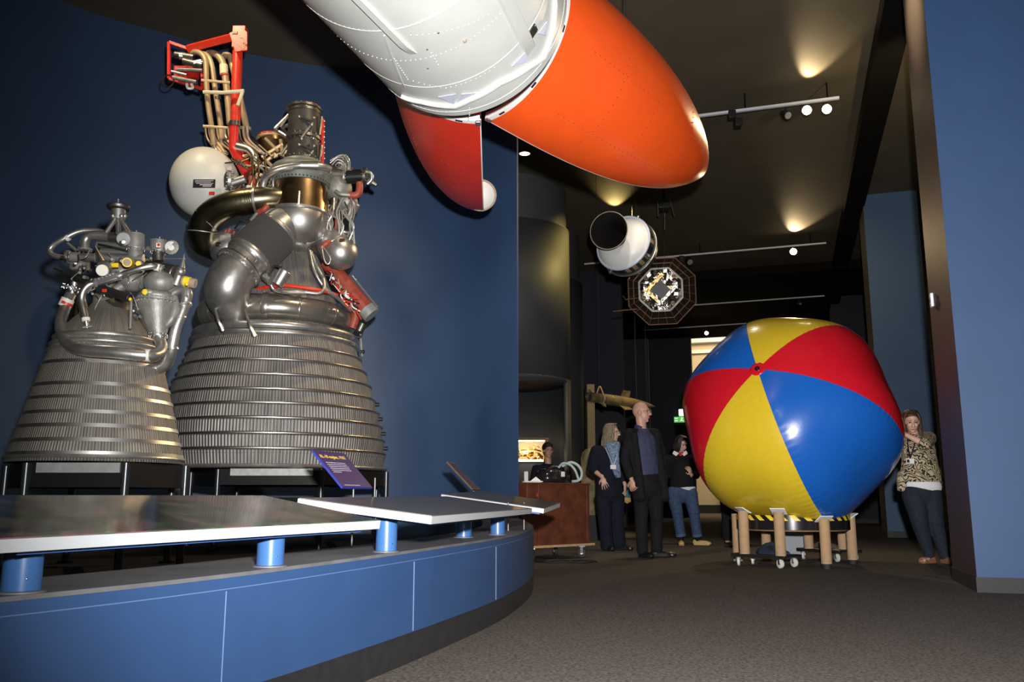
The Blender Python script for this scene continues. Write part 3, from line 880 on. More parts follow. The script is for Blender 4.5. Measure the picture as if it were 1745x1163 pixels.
E.pipe('tee_fitting', zp((434, 778, -.30), (440, 818, -.29)), 12 * s1, M['steel'], pd, straight=True)
E.pipe('tee_arm', zp((415, 815, -.30), (470, 808, -.29)), 9 * s1, M['steel'], pd, straight=True)
# silver junction block with the white faced valve
jx = (E.P(*zz(620, 512, -.28)) - E.P(*zz(488, 556, -.28))).normalized(); jz = Vector((-jx.z, 0, jx.x)); jy = Vector((0, 1, 0))
jb = E.box('junction_block', zz(555, 534, -.28), (148 * s1, 34 * s1, 44 * s1), M['alu'], axes=(jx, jy, jz))
for x, y in ((492, 556), (622, 512)): E.flange('bolted_flange', zz(x, y, -.28), jx, 29 * s1, 12 * s1, M['alu'], 6, jb)
for i in range(6): E.ball('stud', zz(505 + i * 21, 530 - i * 7.2, -.30), 5 * s1, M['alu'], jb, 10)
vc = E.cyl('vent_valve', zz(545, 465, -.26), zz(527, 482, -.36), 36 * s1, M['alu'], r2=35 * s1, bevel=.004)
E.cyl('valve_face', zz(527, 482, -.36), zz(526.5, 482.5, -.364), 31 * s1, M['white_collar'], vc)
E.cyl('cone_tip', zz(532, 440, -.25), zz(500, 370, -.25), 32 * s1, M['bright_steel'], vc, r2=10 * s1)
E.cyl('needle', zz(500, 370, -.25), zz(486, 336, -.25), 8 * s1, M['bright_steel'], vc, r2=2 * s1)
# valves on top
for (x, y, r, h, nm) in ((722, 318, 50, 84, 'valve_body'), (720, 385, 42, 60, 'valve_base'), (858, 345, 48, 62, 'valve_body'), (855, 400, 33, 62, 'valve_stem')):
    v = E.cyl(nm, zz(x, y + h / 2, -.05), zz(x, y - h / 2, -.05), r * s1, M['cast'] if 'valve_b' in nm else M['dark_steel'], bevel=.006)
    if nm == 'valve_body':
        E.flange('bolted_flange', zz(x, y + h / 2, -.05), (0, 0, 1), (r + 5) * s1, 9 * s1, M['alu'], 14, v)
        E.flange('bolted_flange', zz(x, y - h / 2, -.05), (0, 0, 1), (r + 2) * s1, 8 * s1, M['cast'], 14, v)
        E.cyl('stud', zz(x + 4, y - h / 2, -.05), zz(x + 4, y - h / 2 - 26, -.05), 5 * s1, M['bright_steel'], v)
E.cyl('valve_cap', zz(728, 282, -.05), zz(728, 270, -.05), 34 * s1, M['yellow'])
E.box('warning_label', zz(854, 335, -.20 + .01), (24 * s1, 2 * s1, 28 * s1), M['white_collar'])
E.box('warning_label', zz(856, 333, -.205 + .01), (16 * s1, 2 * s1, 18 * s1), M['boom_red'])
gb = E.cyl('actuator', zz(935, 345, -.02), zz(930, 348, -.14), 40 * s1, M['cast'], bevel=.006)
E.flange('bolted_flange', zz(930, 348, -.14), (0, 1, 0), 43 * s1, 8 * s1, M['cast'], 12, gb)
E.cyl('actuator_cap', zz(928, 349, -.15), zz(928, 349, -.17), 17 * s1, M['cast'], gb)
E.cyl('actuator_body', zz(675, 285, -.02), zz(650, 300, -.13), 40 * s1, M['plate_grey'], bevel=.006)
E.cyl('actuator_arm', zz(795, 355, -.03), zz(820, 360, -.05), 16 * s1, M['cast'])
E.pipe('thin_line', zp((890, 415, -.06), (1010, 415, -.06)), 4 * s1, M['bright_steel'], straight=True)
# right hand silver valve and spike
wv = E.cyl('relief_valve', zz(955, 570, -.14), zz(992, 470, -.14), 26 * s1, M['alu'], r2=24 * s1)
E.cyl('spike', zz(992, 470, -.14), zz(1006, 385, -.14), 18 * s1, M['alu'], wv, r2=2 * s1)
E.ball('knuckle', zz(985, 490, -.16), 26 * s1, M['alu'], wv)
tg = E.cyl('tagged_sensor', zz(995, 543, -.18), zz(1072, 560, -.18), 28 * s1, M['tan'], bevel=.004)
E.cyl('yellow_tag', zz(1008, 545, -.18), zz(1040, 552, -.18), 29.5 * s1, M['yellow'], tg)
E.ball('tag_seal', zz(1020, 563, -.27), 10 * s1, M['yellow'], tg)
# yellow marked bits
E.box('yellow_plug', zz(600, 453, -.20), (46 * s1, 20 * s1, 26 * s1), M['yellow'])
yc = E.cyl('yellow_cap', zz(690, 440, -.16), zz(672, 436, -.26), 27 * s1, M['yellow'])
E.cyl('cap_face', zz(672, 436, -.26), zz(671, 436, -.266), 20 * s1, M['tan'], yc)
E.cyl('yellow_cap', zz(748, 446, -.20), zz(738, 443, -.25), 15 * s1, M['yellow'])
yc = E.ball('tagged_bracket', zz(790, 610, -.30), (36 * s1, 18 * s1, 20 * s1), M['cast'])
E.ball('yellow_tag', zz(775, 608, -.345), (16 * s1, 8 * s1, 17 * s1), M['yellow'], yc)
E.ball('yellow_tag', zz(690, 650, -.30), 10 * s1, M['yellow'])
# dark canister and left hand pump
dc = E.cyl('dark_canister', zz(505, 585, -.26), zz(690, 645, -.30), 24 * s1, M['black'], bevel=.004)
E.box('pink_label', zz(540, 600, -.355), (26 * s1, 2 * s1, 18 * s1), M['boom_red'], dc)
lp = E.cyl('left_pump', zz(395, 490, .02), zz(395, 425, .02), 58 * s1, M['cast'], bevel=.01)
E.flange('bolted_flange', zz(350, 588, 0), (.3, 0, 1), 58 * s1, 16 * s1, M['alu'], 14, lp)
E.cyl('pump_body', zz(350, 620, 0), zz(375, 520, 0), 34 * s1, M['dark_steel'], lp, r2=46 * s1)
E.cyl('dark_bracket', zz(330, 500, -.08), zz(470, 560, -.10), 28 * s1, M['black'], lp)
E.pipe('probe', zp((246, 470, -.05), (305, 490, -.05)), 6 * s1, M['bronze'], lp, straight=True)
E.pipe('probe', zp((325, 325, -.05), (375, 365, -.05)), 9 * s1, M['alu'], lp, straight=True)
E.pipe('support_rod', zp((697, 650, -.28), (690, 822, -.30)), 9 * s1, M['steel'], straight=True)
E.cyl('end_fitting', zz(640, 575, -.2), zz(600, 600, -.22), 26 * s1, M['cast'])
random.seed(11)
for i in range(26):          # small fittings, unions and sensor lines
    x, y = random.choice([(430, 470), (460, 520), (560, 430), (640, 440), (760, 430), (720, 640), (730, 720), (760, 770), (330, 430), (800, 420), (450, 600), (620, 330)])
    x += random.uniform(-35, 35); y += random.uniform(-25, 25)
    E.cyl('union', zz(x, y, -.20), zz(x + random.uniform(-18, 18), y + random.uniform(-18, 18), -.24), random.uniform(6, 13) * s1, random.choice([M['steel'], M['cast'], M['alu'], M['dark_steel']]), seg=10)
for i in range(16):
    x0, y0 = random.uniform(330, 820), random.uniform(360, 640)
    pts = [(x0, y0, -.22), (x0 + random.uniform(-50, 50), y0 + random.uniform(10, 50), -.26), (x0 + random.uniform(-80, 80), y0 + random.uniform(40, 110), -.24)]
    E.pipe('sensor_line', zp(*pts), random.uniform(2.5, 4.5) * s1, random.choice([M['steel'], M['black'], M['wire']]), seg=8)
for i in range(6):
    E.pipe('linkage', zp((700 + i * 14, 680 + i * 22, -.22), (745 + i * 10, 700 + i * 24, -.25)), 6 * s1, M['steel'], seg=8, straight=True)

# ---------------- many-sided stands under the engines
M['leg_metal'] = mat('dull_black_leg', (0.05, 0.055, 0.06), 0.3, metal=0.7)
M['plate_light'] = mat('pale_plate', (0.42, 0.43, 0.42), 0.5, metal=0.2, var=0.15, vscale=25)
def stand(label, feet, top_y, Yc, plate, apron):
    pts = [atY(px, top_y, Y) for px, Y in feet]
    zt = atY(feet[0][0], top_y, feet[0][1]).z
    pts = [Vector((p.x, Y, 0)) for p, (px, Y) in zip(pts, feet)]
    cen = sum(pts, Vector()) / len(pts)
    r = thing('engine_stand', label, 'stand', (cen.x, cen.y, 0.26), 'engine stands')
    n = len(pts)
    b = MB(); b.prism([p + UP * (zt - .012) for p in pts], (0, 0, .012)); b.build('deck', M['stand'], r)
    for i in range(n):
        p, q = pts[i], pts[(i + 1) % n]
        b = MB(); b.bar(p + UP * (zt - .012 - apron / 2), q + UP * (zt - .012 - apron / 2), .03, apron); b.build('apron_panel', M['stand'], r)
        if i not in (0,):
            b = MB(); b.bar(p + UP * (zt - apron - .14), q + UP * (zt - apron - .14), .03, .05); b.build('crossbar', M['stand'], r)
    for p in pts:
        d = (p - cen).normalized()
        b = MB(); b.lathe([(0.024, 0.262), (0.024, zt - 0.005)], p + d * .02, UP, 18)
        l = b.build('leg', M['leg_metal'], r)
        b = MB(); b.lathe([(0.05, 0.262), (0.05, 0.275)], p + d * .02, UP, 18); b.build('foot', M['stand'], l)
    Y0 = feet[0][1] - .022
    a, c = atY(plate[0], plate[2], Y0), atY(plate[1], plate[3], Y0)
    b = MB(); b.box(((a.x + c.x) / 2, Y0, (a.z + c.z) / 2), (abs(c.x - a.x), 0.010, abs(a.z - c.z)))
    b.build('name_plate', M[plate[4]], r)
    return r
stand('black steel stand with a dark plate carrying the smaller engine', [(51, 5.0), (214, 5.0), (312, 5.5), (292, 6.0), (128, 6.0), (17, 5.5)], 788, 5.45, (63, 204, 789, 806, 'plate_grey'), .13)
stand('black steel stand with a pale plate carrying the larger engine', [(375, 7.3), (547, 7.3), (655, 8.1), (640, 9.0), (407, 9.1), (330, 8.1)], 799.5, 8.2, (393, 533, 799, 811, 'plate_light'), .12)
# ---------------- large engine
EB_Y = 8.2
base = atY(461, 793, EB_Y)
root = thing('rocket_engine', 'larger rocket engine with stepped bell, white tank and red boom on top', 'rocket engine', base, 'rocket engines')
E = Eng(root, EB_Y, 8.42)
steps = [(793, 191), (763, 190), (737, 187), (710.5, 182), (685, 175.5), (661, 168), (636, 160), (611, 150.5), (588, 141), (566, 131)]
steps = [(847 - (847 - y) * (1 - w * 8.3 / F_PX / EB_Y), w) for y, w in steps]
prof = [(192, 803)]
for (y0, w0), (y1, w1) in zip(steps[:-1], steps[1:]):
    prof += [(w0 - 1.5, y0 - 3), (w1 + 3.0, y1 + 3.5), (w1 + 2.0, y1 + 2.5)]
prof += [(126, 585), (117, 566), (108, 545), (99, 522), (90, 500), (80, 478), (71, 456), (62, 438), (55, 424)]
nz, PB, b0 = bell(E, prof, 461, 793, M['bell_big'])
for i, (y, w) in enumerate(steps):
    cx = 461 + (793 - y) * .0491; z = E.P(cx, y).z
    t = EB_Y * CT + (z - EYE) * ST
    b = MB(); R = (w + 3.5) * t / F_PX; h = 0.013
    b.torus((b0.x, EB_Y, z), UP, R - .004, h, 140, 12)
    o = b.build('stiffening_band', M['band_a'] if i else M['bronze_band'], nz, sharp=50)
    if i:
        b = MB(); Rs = (w + 2.2) * t / F_PX; b.lathe([(Rs - .03, z - .040), (Rs, z - .040), (Rs, z - h * 1.2), (Rs - .03, z - h * 1.2)], (b0.x, EB_Y, 0), UP, 140, cap=False); b.build('under_ring_band', M['under_ring'], o)  # thin dark band just below each stiffening ring
M_ = None
b = MB(); z = E.P(461, 802).z; b.torus((b0.x, EB_Y, z + .01), UP, 193 * 8.2 / F_PX, .016, 140, 8); b.build('exit_rim', M['steel'], nz)
# small lugs on the right of the bell
for y, x in ((690, 642), (715, 648), (740, 653), (765, 657), (600, 617), (575, 612)):
    E.cyl('lug', (x - 3, y, -.05), (x + 4, y, -.05), 3.2, M['black'], nz, seg=10)
# exhaust manifold torus with thick swelling on the left
zc = E.P(473, 548).z
b = MB()
Rm = 112 * 8.35 / F_PX
n = 90; rings = []
cM = Vector((E.P(473, 548).x, EB_Y, zc))
for k in range(n + 1):
    a = 2 * PI * k / n
    u = Vector((math.cos(a), math.sin(a), 0))
    sw = math.exp(-((math.atan2(math.sin(a - math.radians(235)), math.cos(a - math.radians(235)))) / 0.6) ** 2)
    r = E.S(20.5) * (1 + 0.20 * sw)
    c = cM + u * Rm
    rings.append([c + u * (r * math.cos(2 * PI * j / 16)) + UP * (r * math.sin(2 * PI * j / 16)) for j in range(16)])
rings[-1] = rings[0]
b._rings(rings, True, False, False)
mf = b.build('exhaust_manifold', M['mani'], root)
for adeg, rr, ww in ((276, 23.5, .03), (262, 22.5, .02), (246, 24, .012), (300, 21.2, .012), (330, 21.0, .012), (218, 24, .02), (232, 25, .02)):
    a = math.radians(adeg); u = Vector((math.cos(a), math.sin(a), 0)); tg = Vector((-u.y, u.x, 0))
    b = MB(); b.lathe([(E.S(rr) * .97, -ww), (E.S(rr), -ww * .6), (E.S(rr), ww * .6), (E.S(rr) * .97, ww)], cM + u * Rm, tg, 28); b.build('manifold_band', M['mani'], mf)
for y, rr in ((578, 7), (590, 5)):
    z = E.P(472, y).z; b = MB(); b.torus((b0.x, EB_Y, z), UP, (131 if y < 580 else 134) * 8.3 / F_PX, E.S(rr), 120, 10); b.build('manifold_ring', M['steel'], nz)
for x, y in ((376, 566), (430, 575)):
    E.pipe('tie_bracket', [(x - 12, y - 46, -.86), (x - 5, y - 22, -.97), (x + 4, y - 2, -.94)], [2, 2.5, 3.5], M['steel'], seg=8)
# injector / chamber top
E.cyl('thrust_chamber', (487, 432, 0), (490, 405, 0), 56, M['dark_steel'], r2=60)
E.pipe('red_band', [(420, 496, -.50), (480, 487, -.58), (540, 494, -.52), (575, 503, -.35)], 3, M['boom_red'], seg=8)
E.pipe('coolant_line', [(455, 500, -.56), (500, 496, -.60), (545, 500, -.54), (552, 480, -.50), (540, 455, -.48), (530, 430, -.48)], 3.0, M['steel'])
E.pipe('coolant_line', [(528, 428, -.48), (535, 460, -.52), (553, 490, -.48), (580, 512, -.36), (598, 530, -.25)], 3.0, M['steel'])
E.pipe('coolant_line', [(520, 420, -.50), (560, 398, -.40), (590, 396, -.35), (602, 404, -.30)], 3.2, M['steel'])
E.cyl('start_valve', (472, 486, -.80), (486, 462, -.80), 9, M['alu'], r2=10, bevel=.006)
E.cyl('valve_neck', (452, 472, -.75), (462, 480, -.78), 7, M['alu'])
E.pipe('valve_hose', [(458, 470, -.8), (466, 455, -.82), (480, 456, -.82)], 1.6, M['black'])
E.pipe('valve_outlet', [(462, 486, -.8), (468, 494, -.78), (490, 499, -.70), (520, 500, -.62)], 3, M['steel'])
# turbopump exhaust sphere and bellows pipe
sp = E.ball('turbine_bowl', (510, 376, -.45), 46, M['alu_bowl'], seg=48)
E.flange('bolted_flange', (509, 421, -.45), (0.03, 0, 1), 19, 5, M['steel'], 12, sp)
E.flange('bolted_flange', (511, 364, -.45), (0.03, 0, 1), 48, 4, M['steel'], 44, sp, rb=1.0)
tb = E.cyl('turbine_case', (511, 363, -.45), (513, 318, -.45), 46.5, M['bronze'], r2=43, seg=56)
E.cyl('hoist_lug', (508, 348, -.72), (510, 326, -.70), 2.2, M['bright_steel'], tb, seg=8)
dm = E.cyl('pump_volute', (513, 318, -.40), (514, 300, -.40), 47, M['greenish'], r2=48, seg=56)
b = MB(); b.torus(E.P(514, 297, -.40), UP, E.S(38), E.S(13), 60, 14); b.build('volute_ring', M['greenish'], dm)
E.cyl('volute_top', (514, 300, -.40), (515, 278, -.40), 44, M['greenish'], dm, r2=33, seg=48)
for i in range(26):
    a = PI + PI * i / 25.0; c = E.P(513, 316, -.40) + Vector((math.cos(a), math.sin(a), 0)) * E.S(47.6)
    b = MB(); b.ball(c + UP * .004, E.S(1.3), 8); b.build('bolt_hole', M['black'], dm)
# stacked pump inlet duct
sk = E.cyl('inlet_duct', (516, 280, -.36), (519, 189, -.36), 26.5, M['charcoal'], r2=26.5, seg=44)
for y, r, h, m in ((187, 29, 5, M['dark_steel']), (193, 27.6, 6, M['dark_steel']), (238, 29.5, 7, M['dark_steel']), (276, 30, 7, M['dark_steel']), (232, 27.5, 4, M['charcoal'])):
    E.flange('duct_ring', (517.5 + (238 - y) * .03, y, -.36), UP, r, h, m, 18, sk, rb=1.0)
E.cyl('red_rim', (519.5, 186.5, -.36), (519.5, 184, -.36), 28, M['boom_red'], sk, r2=26)
for y0 in (195, 243):
    for (xa, ya, xb, yb) in ((509, 6, 534, 18), (534, 18, 514, 44), (548, 8, 544, 40), (492, 6, 478, 26), (480, 28, 494, 40)):
        d0 = -.52 if xa < 540 and xa > 495 else -.40
        E.pipe('gimbal_link', [(xa, y0 + ya - 4, d0), (xb, y0 + yb - 4, d0 - .0)], 2.4, M['dark_steel'], sk, seg=8, straight=True)
    for xx, yy in ((510, 4), (535, 6), (531, 18), (514, 42), (534, 41)): E.ball('link_pin', (xx, y0 + yy, -.54), 2.6, M['steel'], sk, 10)
for (x0, y0, x1, y1) in ((492, 196, 468, 220), (468, 220, 490, 234), (480, 218, 492, 213)):
    E.pipe('outrigger_strut', [(x0, y0, -.36), (x1, y1, -.40)], 3, M['steel'], sk, seg=8, straight=True)
rl = E.pipe('red_lifting_rail', [(550, 204, -.30), (549, 282, -.30)], 3.2, M['red'], seg=10, straight=True)
for y in range(207, 282, 9): E.ball('rail_bolt', (552.5, y, -.33), 1.5, M['bright_steel'], rl, 8)
for y in (206, 240, 262): E.box('rail_clip', (546, y, -.30), (9, 6, 5), M['red'], rl)
# pipe over the volute
op = E.pipe('overhead_pipe', [(447, 322, -.62), (452, 304, -.66), (466, 292, -.70), (490, 285, -.70), (515, 282, -.70), (545, 283, -.66), (562, 288, -.58)], 6.2, M['steel'])
E.cyl('sleeve', (512, 282, -.70), (542, 282.5, -.67), 6.8, M['bright_steel'], op)
E.pipe('thin_pipe', [(466, 322, -.60), (466, 304, -.65), (480, 292, -.72), (500, 288, -.74)], 2.2, M['alu'])
# left crossover duct with bellows
cd = E.pipe('crossover_duct', [(490, 338, -.55), (462, 338, -.62), (430, 341, -.66), (395, 348, -.66), (362, 364, -.60), (346, 388, -.52), (348, 410, -.42), (368, 424, -.30)], [18, 19, 20, 21, 22, 23, 24, 22], M['olive_steel'], n=8, seg=24)
for i in range(9):
    x = 406 + i * 3.4; collar_at(E, (x, 346.5 - (x - 406) * .17, -.66), (1, 0.02, .17), 21.6 if i % 2 else 20.6, M['olive_steel'], cd, .011)
collar_at(E, (436, 341, -.655), (1, .05, .08), 22, M['steel'], cd, .02)
for f, (x, y, ax_) in enumerate(((352, 376, (-.75, 0, -.75)), (346, 396, (-.1, .2, -1)))):
    collar_at(E, (x, y, -.56 + .05 * f), ax_, 24, M['wire'], cd, .008)
E.cyl('inlet_fork', (486, 352, -.52), (446, 366, -.60), 15, M['dark_steel'], r2=13)
E.pipe('red_capped_port', [(440, 362, -.78), (450, 357, -.80), (456, 350, -.80)], 4.5, M['rust_red'])
E.pipe('port_hose', [(428, 376, -.76), (436, 366, -.78), (442, 361, -.78)], 3, M['cast'])
# big bellows pipe to the manifold
bx0, bx1 = (486, 382, -.55), (398, 470, -.82)
bp_ = E.pipe('turbine_exhaust_pipe', [(492, 378, -.52), (468, 398, -.62), (440, 426, -.72), (412, 452, -.80), (396, 472, -.84), (387, 492, -.84), (390, 512, -.76), (402, 530, -.64)], [30, 33, 33, 34, 35, 35, 32, 26], M['steel'], n=8, seg=32)
P0, P1 = E.P(466, 399, -.63), E.P(428, 437, -.75)
d = P1 - P0
b = MB(); pr = []
for i in range(49):
    pr.append((E.S(35.0 if i % 2 else 39), d.length * i / 48))
b.lathe(pr, P0, d, 48); b.build('bellows', M['bellows'], bp_, sharp=80)
for (x, y, dd, r, w, m) in ((425, 440, -.765, 38.5, .03, M['steel']), (409, 455, -.81, 38, .015, M['dark_steel']), (470, 396, -.615, 37, .02, M['steel'])):
    b = MB(); b.lathe([(E.S(r) * .96, -w), (E.S(r), -w * .5), (E.S(r), w * .5), (E.S(r) * .96, w)], E.P(x, y, dd), d, 40); b.build('pipe_band', m, bp_)
E.flange('bolted_flange', (407, 457, -.815), d, 39, 5, M['steel'], 30, bp_, rb=1.3)
for x, y in ((437, 444), (420, 438), (430, 462)): E.cyl('boss', (x, y, -.99), (x - 3, y + 4, -1.0), 2.6, M['steel'], bp_, seg=10)
E.pipe('red_port', [(362, 497, -.62), (372, 495, -.66), (376, 486, -.68)], 4.5, M['rust_red'])
# silver pressure bottles
b = MB(); c0, c1 = E.P(392, 414, -.35), E.P(380, 450, -.42)
ax_ = (c1 - c0).normalized()
b.capsule(c0, E.S(30), c0 + ax_ * E.S(14), E.S(29), flat0=True, seg=36); o1 = b.build('pressure_bottle', M['alu'], root)
b = MB(); b.lathe([(E.S(30.6), 0), (E.S(30.6), E.S(5))], c0, ax_, 36); b.build('bottle_band', M['steel'], o1)
E.box('brown_patch', (372, 416, -.62), (8, 2, 7), M['bronze'], o1)
for dx, dy in ((-4, -6), (2, -8), (10, -3)): E.cyl('red_port', (384 + dx, 410 + dy, -.45), (390 + dx, 398 + dy, -.45), 3.5, M['rust_red'], o1, seg=12)
b = MB(); c0, c1 = E.P(566, 414, -.30), E.P(592, 446, -.34); ax_ = (c1 - c0).normalized()
b.capsule(c0, E.S(27), c0 + ax_ * E.S(24), E.S(29), seg=36); o2 = b.build('pressure_bottle', M['alu'], root)
b = MB(); b.lathe([(E.S(29.4), -E.S(1)), (E.S(29.4), E.S(1))], c0 + ax_ * E.S(12), ax_, 36); b.build('bottle_band', M['alu'], o2)
E.box('brown_patch', (583, 410, -.55), (9, 2, 6), M['bronze'], o2)
E.pipe('bottle_hose', [(548, 420, -.55), (553, 445, -.58), (560, 450, -.58), (562, 440, -.58), (550, 420, -.55)], 1.4, M['alu'])
E.pipe('red_port', [(548, 424, -.5), (555, 416, -.52), (562, 412, -.5)], 5, M['rust_red'])
# red wrapped duct low on the right
rd = E.pipe('red_wrapped_duct', [(556, 448, -.12), (580, 474, -.14), (605, 505, -.14), (628, 532, -.14)], [11, 13, 14, 14], M['rust_red'], seg=20)
E.cyl('duct_end', (624, 527, -.14), (634, 538, -.14), 15, M['plate_grey'], rd)
E.pipe('tie_rod', [(600, 470, -.20), (644, 524, -.20)], 1.5, M['alu'], rd, seg=8, straight=True)
E.pipe('red_port', [(600, 560, -.1), (606, 540, -.1), (604, 525, -.1)], 7, M['rust_red'], rd)
random.seed(3)
for i in range(26):
    x, y = 560 + i * 1.9 + random.uniform(-8, 8), 462 + i * 2.3 + random.uniform(-8, 8)
    E.pipe('harness_wire', [(x, y, -.34), (x + random.uniform(-7, 7), y + random.uniform(2, 9), -.37), (x + random.uniform(2, 16), y + random.uniform(8, 20), -.34)], random.uniform(.7, 1.3), random.choice([M['white'], M['boom_red'], M['wire'], M['black']]), rd, seg=6)
for i in range(8):
    E.box('connector', (562 + i * 6, 468 + i * 7, -.32), (5, 5, 5), random.choice([M['alu'], M['black'], M['white']]), rd)
E.cyl('foot_valve', (612, 565, -.05), (618, 552, -.05), 7, M['dark_steel'], seg=14)
E.pipe('foot_rod', [(614, 570, -.05), (617, 608, -.05)], 2, M['steel'], seg=8)
# auxiliary pump on the right
ap = E.cyl('oxidiser_pump', (556, 296, -.20), (600, 298, -.22), 17, M['dark_steel'], r2=14, bevel=.01)
E.cyl('pump_motor', (590, 302, -.30), (622, 300, -.30), 11.5, M['black_metal'], ap, bevel=.008)
E.flange('bolted_flange', (622, 300, -.30), (1, 0, 0), 13.5, 6, M['dark_steel'], 12, ap)
E.flange('bolted_flange', (588, 302, -.30), (1, 0, 0), 12.5, 4, M['alu'], 12, ap)
E.pipe('motor_pipe', [(620, 292, -.33), (632, 296, -.33), (633, 306, -.32), (626, 314, -.31)], 3.4, M['alu'], ap)
E.cyl('motor_tail', (628, 308, -.25), (642, 316, -.24), 6, M['dark_steel'], ap, r2=3.5)
E.pipe('red_elbow', [(594, 333, -.36), (606, 333, -.36), (612, 327, -.36), (613, 312, -.35)], 6.0, M['rust_red'], ap, n=4)
E.pipe('feed_pipe', [(572, 326, -.38), (580, 331, -.40), (596, 333, -.38)], 3.5, M['greenish'], ap)
E.ball('pump_scroll', (576, 322, -.22), (24, 22, 24), M['cast'], ap)
E.ball('pump_scroll', (590, 345, -.18), (20, 18, 18), M['cast'], ap)
E.cyl('governor', (592, 370, -.22), (604, 346, -.22), 9, M['cast'], ap, r2=11)
E.cyl('governor', (566, 372, -.25), (572, 340, -.25), 10, M['dark_steel'], ap, r2=9)
E.pipe('bright_rod', [(604, 342, -.30), (611, 352, -.30)], 1.4, M['bright_steel'], ap, straight=True)
E.box('red_block', (575, 378, -.40), (7, 5, 26), M['rust_red'], ap)
for i in range(14):           # tangle of tubing below the auxiliary pump
    x = 555 + i * 3.6
    E.pipe('pipe_run', [(x, 338 + (i % 4) * 6, -.40), (x + 6 - (i % 3) * 8, 362, -.43), (x + 12 - (i % 5) * 6, 385, -.42), (x - 6 + (i % 4) * 5, 404 + (i % 3) * 6, -.40)], 1.1 + (i % 3) * .4, random.choice([M['steel'], M['cast'], M['greenish'], M['dark_steel']]), ap, seg=8)
for i in range(10):
    a = i * .7
    E.pipe('wire_loop', [(570 + 8 * math.cos(a), 276 + 6 * math.sin(a), -.30), (584 + 9 * math.cos(a + 1.2), 272 + 8 * math.sin(a + 1), -.32), (590 + 6 * math.cos(a + 2), 284 + 6 * math.sin(a + 2.4), -.30), (577 + 8 * math.cos(a + 3), 286 + 4 * math.sin(a), -.28)], 1.2, random.choice([M['wire'], M['steel']]), ap, seg=6)
# second inlet behind, glowing bronze, with its gimbal links
b2 = E.cyl('fuel_inlet', (470, 275, .10), (462, 240, .10), 24, M['bronze'], r2=26, seg=40)
E.flange('duct_ring', (462, 238, .10), (-.1, 0, 1), 27, 5, M['tan_pipe'], 16, b2)
E.cyl('red_rim', (462, 235, .10), (462, 233, .10), 25, M['boom_red'], b2)
for (xa, ya, xb, yb) in ((452, 236, 474, 258), (446, 268, 482, 246), (440, 286, 470, 262), (466, 268, 490, 258), (478, 238, 482, 268), (450, 270, 470, 290)):
    E.pipe('gimbal_link', [(xa, ya, -.18), (xb, yb, -.18)], 3, M['tan_pipe'], b2, seg=8, straight=True)
# white helium tank
wt = E.ball('helium_tank', (349, 312, -.20), (57, 57, 61), M['tank_white'], seg=56)
pl_c = E.P(348, 313, -.20); pd_ = (Vector((0, 0, EYE)) - pl_c).normalized()
ex = Vector((1, 0, 0)); ez = pd_.cross(ex).normalized(); 
if ez.z < 0: ez = -ez
yd = Vector((0, -1, 0))
cpl = E.P(348, 313, -.20 - E.S(57.5))
b = MB(); b.box(cpl, (E.S(36), .006, E.S(14)), (ex, yd, UP)); pt = b.build('data_plate', M['black'], wt)
b = MB()
for i in range(5): b.box(cpl + UP * E.S(4.8 - i * 2.4) - Vector((0, .004, 0)) + ex * E.S((0, -2, 1, 3, 5)[i]), (E.S((30, 26, 28, 20, 14)[i]), .002, E.S(.7 if i < 3 else 1.1)), (ex, yd, UP))
b.build('plate_lettering', M['sign_text'], pt)
b = MB(); b.box(E.P(361, 329.5, -.20 - E.S(53.5)), (E.S(9), .006, E.S(5)), (ex, yd, UP)); b.build('red_label', M['boom_red'], wt)
# fittings between tank and volute
cl = E.ball('tank_fitting', (396, 308, -.52), (11, 10, 15), M['cast'])
E.flange('bolted_flange', (390, 308, -.55), (1, .4, 0), 15, 6, M['alu'], 12, cl)
E.cyl('fitting_body', (396, 312, -.55), (418, 305, -.55), 7, M['alu'], cl)
E.pipe('fitting_pipe', [(384, 318, -.56), (384, 300, -.58), (390, 292, -.58), (398, 298, -.56)], 1.8, M['black'], cl)
E.pipe('red_port', [(428, 318, -.52), (430, 310, -.52), (429, 304, -.5)], 6, M['rust_red'])
E.cyl('white_port', (424, 328, -.54), (426, 318, -.54), 6, M['white_collar'])
random.seed(5)
for i in range(34):            # plumbing and harness around the pump tops
    x, y = random.uniform(395, 480), random.uniform(262, 330)
    E.pipe('small_pipe', [(x, y, -.35 + random.uniform(-.2, .2)), (x + random.uniform(-14, 14), y + random.uniform(-16, 16), -.45), (x + random.uniform(-26, 26), y + random.uniform(-18, 18), -.40)], random.uniform(.9, 2.6), random.choice([M['steel'], M['tan_pipe'], M['dark_steel'], M['wire'], M['bronze']]), seg=7)
for x in (430, 440, 452): E.pipe('riser_tube', [(x, 268, -.60), (x + 1, 300, -.62), (x - 4, 326, -.60)], 1.6, M['bronze'], seg=8)
for i in range(9): E.pipe('harness_wire', [(400 + i * 5, 390 + (i % 3) * 8, -.66), (412 + i * 6, 376 + (i % 2) * 9, -.70), (430 + i * 4, 388, -.68)], 1.5, random.choice([M['steel'], M['black'], M['alu']]), seg=6)
for i in range(7): E.box('connector', (398 + i * 6, 404 - i * 4, -.62), (6, 6, 7), random.choice([M['cast'], M['dark_steel'], M['bronze']]))
E.pipe('silver_elbow', [(405, 250, -.35), (425, 256, -.38), (434, 268, -.40), (433, 280, -.40)], 7, M['bright_steel'])
E.pipe('dark_elbow', [(420, 225, .05), (425, 238, .05), (440, 250, .05), (458, 266, .05)], [6, 8, 9, 9], M['dark_steel'])
